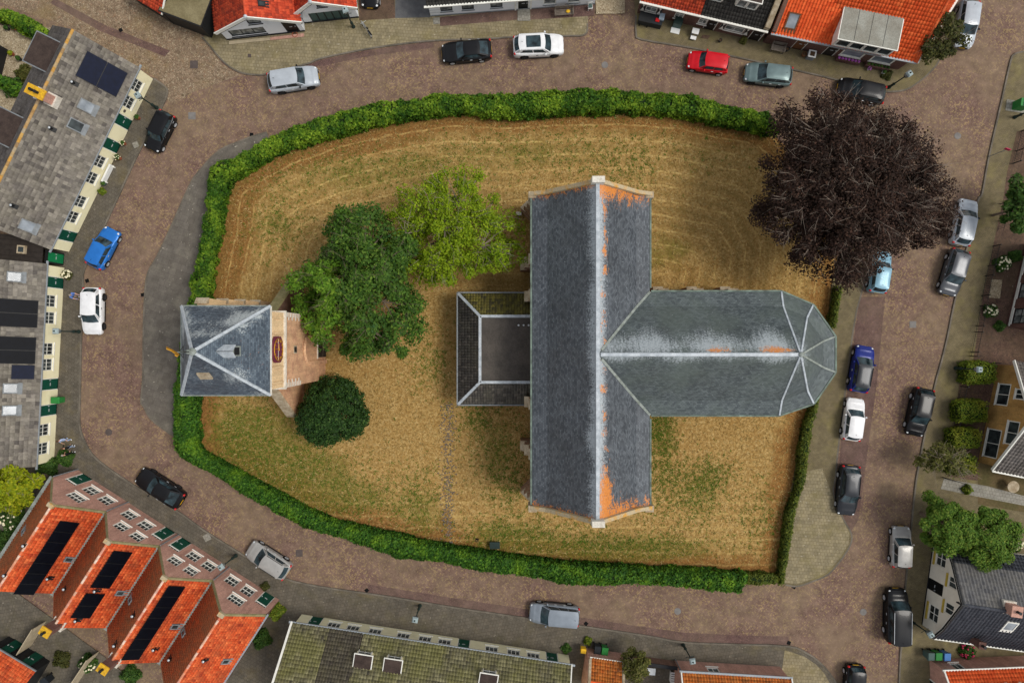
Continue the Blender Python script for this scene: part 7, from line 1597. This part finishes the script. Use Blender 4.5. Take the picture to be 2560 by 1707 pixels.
for a in (('terracotta pot by the cream cottage below the plaque', 345, 295, .2, .4), ('pot with white flowers beside the second green cottage door', 310, 359, .2, .4, 'terracotta', 'shrub_leaf', 'flower_white'), ('pot with white blossoms at the cream cottage wall below the green doors', 297, 395, .24, .45, 'terracotta', 'shrub_leaf', 'flower_white'), ('green pot beside the white board at the cream cottage', 261, 460, .18, .35, 'plastic_greygreen', 'shrub_leaf'),
          ('dark round pot on the pavement by the black tiled house', 1800, 103, .14, .35, 'plastic_dark', None), ('dark pot beside the bench at the corner house', 1967, 125, .18, .45, 'plastic_dark', None), ('pale barrel pot left of the corner house door', 2009, 138, .2, .4, 'wood_brown', None), ('pale pot under the corner house window', 2208, 182, .16, .35, 'rope_white', 'shrub_leaf'), ('small pale pot between the corner house flower boxes', 2171, 174, .13, .3, 'rope_white', 'shrub_leaf', 'flower_purple'),
          ('dark pot in the gravel yard near the hedge, left one', 19, 72, .2, .35, 'plastic_dark', 'shrub_leaf'), ('terracotta pot in the gravel yard near the hedge, right one', 37, 72, .2, .35), ('round pot with yellow plant in the gravel yard', 30, 135, .22, .35, 'terracotta', 'yellow_leaf'), ('dark round pot in the middle of the gravel yard', 49, 148, .2, .35, 'plastic_dark', 'shrub_leaf'), ('round brown pot at the white gable step', 738, 88, .25, .1, 'terracotta', None)): pot(*a)
def boxthing(name, label, cat, px, py, z, dims, ang, parts):
    b = W(px, py, z); root = thing(name, label, cat, (b.x, b.y, .105), ang)
    for nm, mat, bx_ in parts: m = MB(); m.box(*bx_); m.build(nm, mat, root)
    return root
boxthing('garden_board', 'white board leaning at the cream cottage wall', 'board', 271, 435, .3, None, math.atan2(431, 210), [('board', 'white_plastic', (-.85, .85, -.04, .12, 0, .55)), ('foot', 'white_paint', (-.8, -.7, -.2, -.05, 0, .2)), ('foot', 'white_paint', (.7, .8, -.2, -.05, 0, .2))])
boxthing('covered_cart', 'black covered handcart beside the dark brick house', 'cart', 1612, 50, .5, None, R(-14), [('cart_body', 'plastic_dark', (-.55, .5, -.4, .4, .15, .8)), ('cover', 'black_paint', (-.58, .53, -.43, .43, .8, .88)), ('wheel', 'tyre', (-.4, -.3, -.45, -.38, 0, .3)), ('wheel', 'tyre', (.3, .4, -.45, -.38, 0, .3))])
boxthing('covered_cart', 'black box with red cloth and pale tarpaulin beside the handcart', 'box', 1641, 55, .5, None, R(-14), [('box_body', 'plastic_dark', (-.6, .5, -.4, .4, .0, .75)), ('red_cloth', 'red_cloth', (-.15, .2, -.2, .1, .75, .86)), ('tarpaulin', 'tarp_grey', (.1, .55, 0, .6, .75, .95))])
boxthing('storage_box', 'green storage box with white lid flap beside the brick house', 'box', 1694, 59, .5, None, R(-14), [('box_body', 'plastic_greygreen', (-.35, .35, -.25, .35, 0, .8)), ('flap', 'white_plastic', (-.4, .4, -.75, -.27, .0, .06)), ('lid', 'lamp_green', (-.37, .37, -.27, .37, .8, .84))])
boxthing('side_table', 'small white tables stacked beside the brick house door', 'table', 1737, 82, .4, None, R(-14), [('tabletop', 'white_plastic', (-.3, .3, -.25, .25, .55, .6)), ('leg', 'zinc_dull', (-.28, -.22, -.2, -.15, 0, .55)), ('leg', 'zinc_dull', (.22, .28, -.2, -.15, 0, .55)), ('leg', 'zinc_dull', (-.28, -.22, .15, .2, 0, .55)), ('leg', 'zinc_dull', (.22, .28, .15, .2, 0, .55)), ('lower_shelf', 'white_plastic', (-.25, .25, -.6, -.28, .2, .25))])
boxthing('water_butt', 'grey square planter beside the corner house door', 'planter', 2027, 139, .4, None, R(-12), [('planter_body', 'zinc_dull', (-.32, .32, -.3, .3, 0, .6)), ('rim', 'white_plastic', (-.34, .34, -.32, .32, .6, .65)), ('soil', 'soil', (-.2, .2, -.2, .2, .65, .67))])
boxthing('flower_stand', 'small white chair with plant at the end of the long white house', 'chair', 1475, 20, .3, None, R(5), [('seat', 'white_plastic', (-.2, .2, -.2, .2, .4, .45)), ('leg', 'white_plastic', (-.18, -.14, -.18, -.14, 0, .4)), ('leg', 'white_plastic', (.14, .18, -.18, -.14, 0, .4)), ('leg', 'white_plastic', (-.18, -.14, .14, .18, 0, .4)), ('leg', 'white_plastic', (.14, .18, .14, .18, 0, .4)), ('backrest', 'white_plastic', (-.2, .2, .16, .2, .45, .85)), ('plant_box', 'plastic_greygreen', (-.15, .15, -.15, .12, .45, .6))])
boxthing('notice_stone', 'small grey stone block in the grass by the church', 'stone', 1297, 535, .3, None, 0, [('stone', 'cover_grey', (-.22, .22, -.14, .14, -.08, .35)), ('stone_top', 'white_stone', (-.23, .23, -.15, .15, .35, .40))])
boxthing('grit_box', 'dark green rectangular box at the inner side of the south hedge', 'box', 1237, 1362, .4, None, R(0), [('lid', 'lamp_green', (-.45, .45, -.3, .3, .38, .45)), ('leg', 'lamp_green', (-.4, -.3, -.25, .25, -.08, .38)), ('leg', 'lamp_green', (.3, .4, -.25, .25, -.08, .38))])
boxthing('meter_box', 'yellow box at the end of the long cream cottage', 'box', 1457, 1621, .6, None, R(-9), [('box_body', 'yellow_paint', (-.22, .22, -.15, .25, .5, 1.1)), ('post', 'coping_stone', (-.18, .18, -.1, .2, 0, .5))])
root = boxthing('parasol', 'round pale garden table below the yellow brick house', 'table', 2532, 1216, .8, None, 0, [('leg', 'zinc_dull', (-.04, .04, -.04, .04, 0, .75))]); m = MB(); m.lathe([(.52, .74), (.52, .78)], 20); m.build('tabletop', 'coping_stone', root); root.name = 'round_table'
# yard things beside the pink house
boxthing('garden_table', 'grey garden table in the yard left of the pink house', 'table', 1626, 1675, .6, None, R(-5), [('tabletop', 'steel_light', (-.4, .4, -.3, .3, .68, .72)), ('leg', 'zinc_dull', (-.35, -.3, -.05, .05, 0, .68)), ('leg', 'zinc_dull', (.3, .35, -.05, .05, 0, .68))])
boxthing('garden_lounger', 'white slatted chair in the yard beside the pink house', 'chair', 1684, 1693, .4, None, R(-5), [('slat', 'white_plastic', (-.3, .3, -.4+k*.2, -.28+k*.2, .4, .43)) for k in range(5)]+[('leg', 'white_plastic', (-.3, -.25, -.4, .5, 0, .4)), ('leg', 'white_plastic', (.25, .3, -.4, .5, 0, .4))])
root = boxthing('letter_box', 'small yellow box at the garden fence beside the dark green tree', 'box', 2515, 506, .9, None, 0, [('post', 'black_paint', (-.03, .03, -.03, .03, 0, .8)), ('box_body', 'yellow_paint', (-.14, .14, -.14, .14, .8, 1.1))])
root = boxthing('sign_post', 'thin grey pole with a pink plate on the right pavement', 'sign', 2471, 392, .1, None, R(-20), [('plate', 'flower_pink', (-.22, .22, -.03, .03, 2.2, 2.5))]); m = MB(); m.tube((0, 0, 0), (0, 0, 2.3), .03, n=6); m.build('pole', 'zinc_dull', root)
# fences
def fence(label, pts, h=1.0, mat='black_paint', step=.16, name='iron_fence', post_every=1.8, th=.012):
    P = wpts(pts); root = thing(name, label, 'fence', (P[0].x, P[0].y, .1)); o_ = P[0].copy()
    for a, b in zip(P, P[1:]):
        d = b-a; L = d.length; u = d/L; loc = lambda q: q-o_
        for z in (.12, h*.9): m = MB(); m.tube(loc(a)+Vector((0, 0, z)), loc(b)+Vector((0, 0, z)), .02, n=4); m.build('rail', mat, root)
        m = MB()
        for k in range(int(L/step)): p = loc(a+u*k*step); m.box(p.x-th, p.x+th, p.y-th, p.y+th, .05, h)
        o = m.build('bars', mat, root)
        for k in range(int(L/post_every)+1): p = loc(a+u*min(L, k*post_every)); m = MB(); m.box(p.x-.04, p.x+.04, p.y-.04, p.y+.04, 0, h+.1); m.build('post', mat, root)
    return root
fence('black iron garden fence at the right beside the dark green tree', [(2510,505), (2488,582)]); fence('black iron garden fence in front of the brick house, upper stretch', [(2480,616), (2462,690), (2450,752)]); fence('black iron garden fence in front of the brick house, lower stretch', [(2448,765), (2436,830), (2424,890), (2440,890)])
fence('low iron fence between hedge one and the brick garden', [(2428,905), (2495,908)]); fence('black iron railing at the lower square hedges', [(2400,965), (2392,1000), (2380,1070), (2370,1120)]); fence('low black iron fence at the garden path', [(2355,1192), (2400,1205)])
fence('dark fence at the right edge above the green tree', [(2550,330), (2530,410), (2525,412)])
def board_fence(label, p, q, h=1.8, mat='wood_pale'):
    a, b = W(*p), W(*q); d = b-a; L = d.length; root = thing('board_fence', label, 'fence', (a.x, a.y, .1), math.atan2(d.y, d.x)); n = max(2, int(L/.16))
    me = None
    for k in range(n):
        m = MB(); m.box(k*L/n+.004, (k+1)*L/n-.004, -.015, .015, 0, h); m.build('board', mat, root)
    m = MB(); m.box(0, L, -.035, .035, h, h+.05); m.build('top_rail', mat, root)
board_fence('wooden fence running down from the gap behind the left two gables', (118,1550), (80,1612)); board_fence('wooden fence behind the second and third gables', (250,1625), (195,1707)); board_fence('wooden fence beside the bush at the left row end', (135,1178), (62,1240), 1.6)
hh = House('garden_wall', 'dark stone garden wall beside the pink house', (1690,1650), (1560,1632), 'wall'); m = MB(); m.box(0, hh.L-.1, 0, .22, 0, 1.3); hh.part(m, 'wall', 'brick_dark'); m = MB(); m.box(-.05, hh.L-.05, -.04, .26, 1.3, 1.38); hh.part(m, 'coping', 'plinth_black')
# covers and drains let into the paving
def cover(label, px, py, w, mat, shape='square', z=.006, ang=0.0, group='iron covers in the street'):
    b = W(px, py); root = thing('street_cover', label, 'cover', (b.x, b.y, z), ang, group); m = MB()
    if shape == 'square': m.box(-w/2, w/2, -w/2, w/2, -.01, .012); m.build('frame', mat, root); m = MB(); m.box(-w*.4, w*.4, -w*.4, w*.4, .012, .016); m.build('lid', mat, root)
    else: m.lathe([(w/2, -.01), (w/2, .012)], 24); m.build('frame', mat, root); m = MB(); m.lathe([(w*.42, .012), (w*.42, .016)], 24); m.build('lid', mat, root)
for a in (('square brown cover in the cobbled side street', 485, 162, .7, 'cover_iron'), ('square grey cover near the small black car', 480, 290, .65, 'cover_grey'), ('round cover in the street at the lower left bend', 272, 1080, .62, 'cover_iron', 'round'), ('square brown cover behind the silver estate', 748, 1382, .62, 'cover_iron'), ('round grey cover in the south street', 1694, 1527, .6, 'cover_grey', 'round'), ('round pale cover right of the beech tree', 2394, 340, .6, 'cover_grey', 'round'), ('square grey cover in the east street', 2282, 811, .6, 'cover_grey'), ('round pale cover left of the black van', 2158, 1529, .6, 'cover_grey', 'round'), ('round dark cover in the north street near the hedge', 1512, 163, .6, 'cover_grey', 'round'), ('square cover with round lid before the cottage', 341, 363, .5, 'pave_grey', 'square', .112, R(25)), ('small cover on the north pavement', 625, 141, .3, 'cover_iron', 'square', .112),
          ('square cover on the pavement before the gables', 519, 1342, .6, 'pave_grey', 'square', .112, R(30))): cover(*a)
for i, (px, py) in enumerate(((629,337), (357,737), (218,702), (302,76), (917,1475), (1465,1558), (1985,1466), (1972,1606), (1192,1349))):
    cover(['drain grate at the north tip of the inner pavement', 'drain grate at the inner kerb beside the white car', 'drain grate at the kerb above the white car', 'drain grate in the side street gutter', 'drain grate at the south kerb near the cream cottage', 'drain grate behind the people carrier', 'drain grate at the south east hedge corner', 'drain grate at the south kerb bend', 'small dark grate in the grass by the south hedge'][i], px, py, .32, 'underbody', 'square', .012 if i != 8 else .04, R(10*i), 'drain grates')
def slab(label, pts, z, mat, name='step_slab'):
    P = wpts(pts, z); c = sum(P, Vector())/len(P); root = thing(name, label, 'slab', (c.x, c.y, .105)); m = MB(); lo = [(p.x-c.x, p.y-c.y, 0) for p in P]; hi = [(x, y, .06) for x, y, _ in lo]
    if (P[1]-P[0]).cross(P[2]-P[1]).z < 0: lo, hi = lo[::-1], hi[::-1]
    m.frust(lo, hi); m.build('slab', mat, root)
slab('grey stone doorstep of the long white house', [(1294,25), (1325,22), (1326,53), (1294,53)], .13, 'pave_grey'); slab('pale stone strip under the left white gable', [(573,104), (675,94), (675,101), (573,112)], .13, 'wood_pale'); slab('brick doorstep at the left white gable', [(676,94), (760,84), (760,92), (676,101)], .13, 'brick_pink'); slab('pale slab at the corner of the long white house', [(1083,46), (1099,44), (1100,60), (1084,61)], .13, 'pave_grey'); slab('dark doormat at the brick house door', [(1757,88), (1776,90), (1770,98), (1752,95)], .13, 'garden_brick')
# ================================================================== people
def person(label, feet, face, top, legs, hair, shoes='shoe', pose='stand', h=1.72, arms=None):
    b = W(*feet, .1); root = thing('person', label, 'person', (b.x, b.y, .10), face, 'people')
    s = h/1.75; st = .12 if pose == 'walk' else .02; ln = .12 if pose == 'lean' else 0.0
    V = dict(pel=(0, 0, .93), wst=(ln*.5, 0, 1.08), chs=(ln, 0, 1.30), nck=(ln*1.3, 0, 1.48), hd0=(ln*1.5+.02, 0, 1.56), hd1=(ln*1.6+.03, 0, 1.66), hd2=(ln*1.6+.02, 0, 1.73),
             lhp=(0, .09, .90), lkn=(.06+st, .10, .50), lan=(st-.02, .10, .09), lto=(st+.14, .11, .035), rhp=(0, -.09, .90), rkn=(.05-st*.3, -.10, .50), ran=(-st-.04, -.10, .09), rto=(-st+.12, -.11, .035),
             lsh=(ln, .19, 1.40), lel=(ln-.02, .26, 1.12), lwr=(ln+.16, .24, .92), lhd=(ln+.22, .235, .86), rsh=(ln, -.19, 1.40), rel=(ln-.02, -.26, 1.12), rwr=(ln+.16, -.24, .92), rhd=(ln+.22, -.235, .86))
    if arms == 'bent': V.update(lel=(ln+.04, .27, 1.14), lwr=(ln+.28, .14, 1.16), lhd=(ln+.36, .10, 1.17))
    if arms == 'reach': V.update(lel=(ln+.2, .24, 1.22), lwr=(ln+.45, .2, 1.12), lhd=(ln+.54, .19, 1.1), rel=(ln+.2, -.24, 1.22), rwr=(ln+.45, -.2, 1.12), rhd=(ln+.54, -.19, 1.1))
    rad = dict(pel=.15, wst=.13, chs=.155, nck=.055, hd0=.075, hd1=.092, hd2=.06, lhp=.095, lkn=.062, lan=.042, lto=.04, rhp=.095, rkn=.062, ran=.042, rto=.04, lsh=.07, lel=.048, lwr=.032, lhd=.04, rsh=.07, rel=.048, rwr=.032, rhd=.04)
    E = [('pel', 'wst'), ('wst', 'chs'), ('chs', 'nck'), ('nck', 'hd0'), ('hd0', 'hd1'), ('hd1', 'hd2'), ('pel', 'lhp'), ('lhp', 'lkn'), ('lkn', 'lan'), ('lan', 'lto'), ('pel', 'rhp'), ('rhp', 'rkn'), ('rkn', 'ran'), ('ran', 'rto'), ('chs', 'lsh'), ('lsh', 'lel'), ('lel', 'lwr'), ('lwr', 'lhd'), ('chs', 'rsh'), ('rsh', 'rel'), ('rel', 'rwr'), ('rwr', 'rhd')]
    nm = list(V); me = bpy.data.meshes.new('body'); me.from_pydata([Vector(V[n])*s for n in nm], [(nm.index(a), nm.index(c)) for a, c in E], [])
    ob = bpy.data.objects.new('body', me); COL.objects.link(ob)
    md = ob.modifiers.new('skin', 'SKIN'); sk = me.skin_vertices[0].data if me.skin_vertices else None
    if sk is None:
        bm = bmesh.new(); bm.from_mesh(me); bm.verts.layers.skin.verify(); bm.to_mesh(me); bm.free(); sk = me.skin_vertices[0].data
    for i, n in enumerate(nm): sk[i].radius = (rad[n]*s, rad[n]*s*(1.25 if n in ('chs', 'pel', 'wst') else 1)); sk[i].use_root = (n == 'pel')
    ob.modifiers.new('sub', 'SUBSURF').levels = 1
    bpy.context.view_layer.update(); ev = ob.evaluated_get(bpy.context.evaluated_depsgraph_get()); m2 = bpy.data.meshes.new_from_object(ev); bpy.data.objects.remove(ob); m2.name = 'body'
    m2.materials.clear()
    for mt in ('skin', top, legs, shoes, hair): m2.materials.append(MT[mt])
    for p in m2.polygons:
        c = p.center/s; arm = abs(c.y) > .2 and c.z > .7
        if c.z < .10: k = 3
        elif c.z < .96 and not arm: k = 2
        elif c.z > 1.47: k = 4 if (c.z > 1.66 or c.x < ln*1.5-.02) and c.z > 1.53 else 0
        elif arm and (V['lwr'][2] < 1.0 and c.z < 1.0): k = 0
        elif arm and arms and c.x > ln+.2: k = 0
        else: k = 1
        p.material_index = k
    # fingers and face features joined to the same body mesh
    bm = bmesh.new(); bm.from_mesh(m2); x = MB()
    for side in ('l', 'r'):
        hd = Vector(V[side+'hd']); d = (hd-Vector(V[side+'wr'])).normalized(); sw = Vector((0, 0, 1)).cross(d).normalized()
        for k in range(4):
            p0 = hd+sw*(k-1.5)*.02+d*.03; p1 = p0+d*(.035+.006*(1.5-abs(k-1.5))); p2 = p1+(d*.6+Vector((0, 0, -.5))).normalized()*.028; x.tube(p0*s, p1*s, .009, .0085, 5); x.tube(p1*s, p2*s, .0085, .006, 5)
        t0 = hd+sw*(.038 if side == 'r' else -.038); x.tube(t0*s, (t0+d*.03+sw*(.02 if side == 'r' else -.02))*s, .01, .008, 5)
    hc = Vector(V['hd1']); x.ball((hc+Vector((.095, 0, -.02)))*s, (.02, .014, .02), 6, 4)
    for sy in (-1, 1): x.ball((hc+Vector((.0, sy*.092, -.02)))*s, (.02, .012, .03), 6, 4)
    off = len(bm.verts); vs = [bm.verts.new(v) for v in x.v]
    for f in x.f:
        try: bm.faces.new([vs[i] for i in f]).material_index = 0
        except ValueError: pass
    bm.to_mesh(m2); bm.free(); m2.shade_smooth(); link('body', m2, root)
    hm = MB(); hm.ball((hc+Vector((-.012, 0, .035)))*s, (.105*s, .10*s, .085*s), 10, 7); hm.build('hair', hair, root, True)
    em = MB()
    for sy in (-1, 1): em.ball((hc+Vector((.085, sy*.034, .0)))*s, (.012, .014, .01), 6, 4)
    em.build('eyes', 'black_paint', root)
    return root
person('person in blue top standing at the open door of the white car', (199,739), R(-20), 'cloth_blue', 'cloth_beige', 'hair_grey', arms='reach', pose='lean')
person('person in pale blue clothes, uppermost of three by the cottage wall', (174,1096), R(-60), 'cloth_paleblue', 'cloth_paleblue', 'hair_brown', pose='walk')
person('person in black top and light jeans, middle of three by the cottage wall', (185,1115), R(100), 'cloth_black', 'cloth_jeans', 'hair_brown', arms='bent')
person('person in black clothes, lowest of three by the cottage wall', (186,1131), R(110), 'cloth_black', 'cloth_black', 'hair_grey')
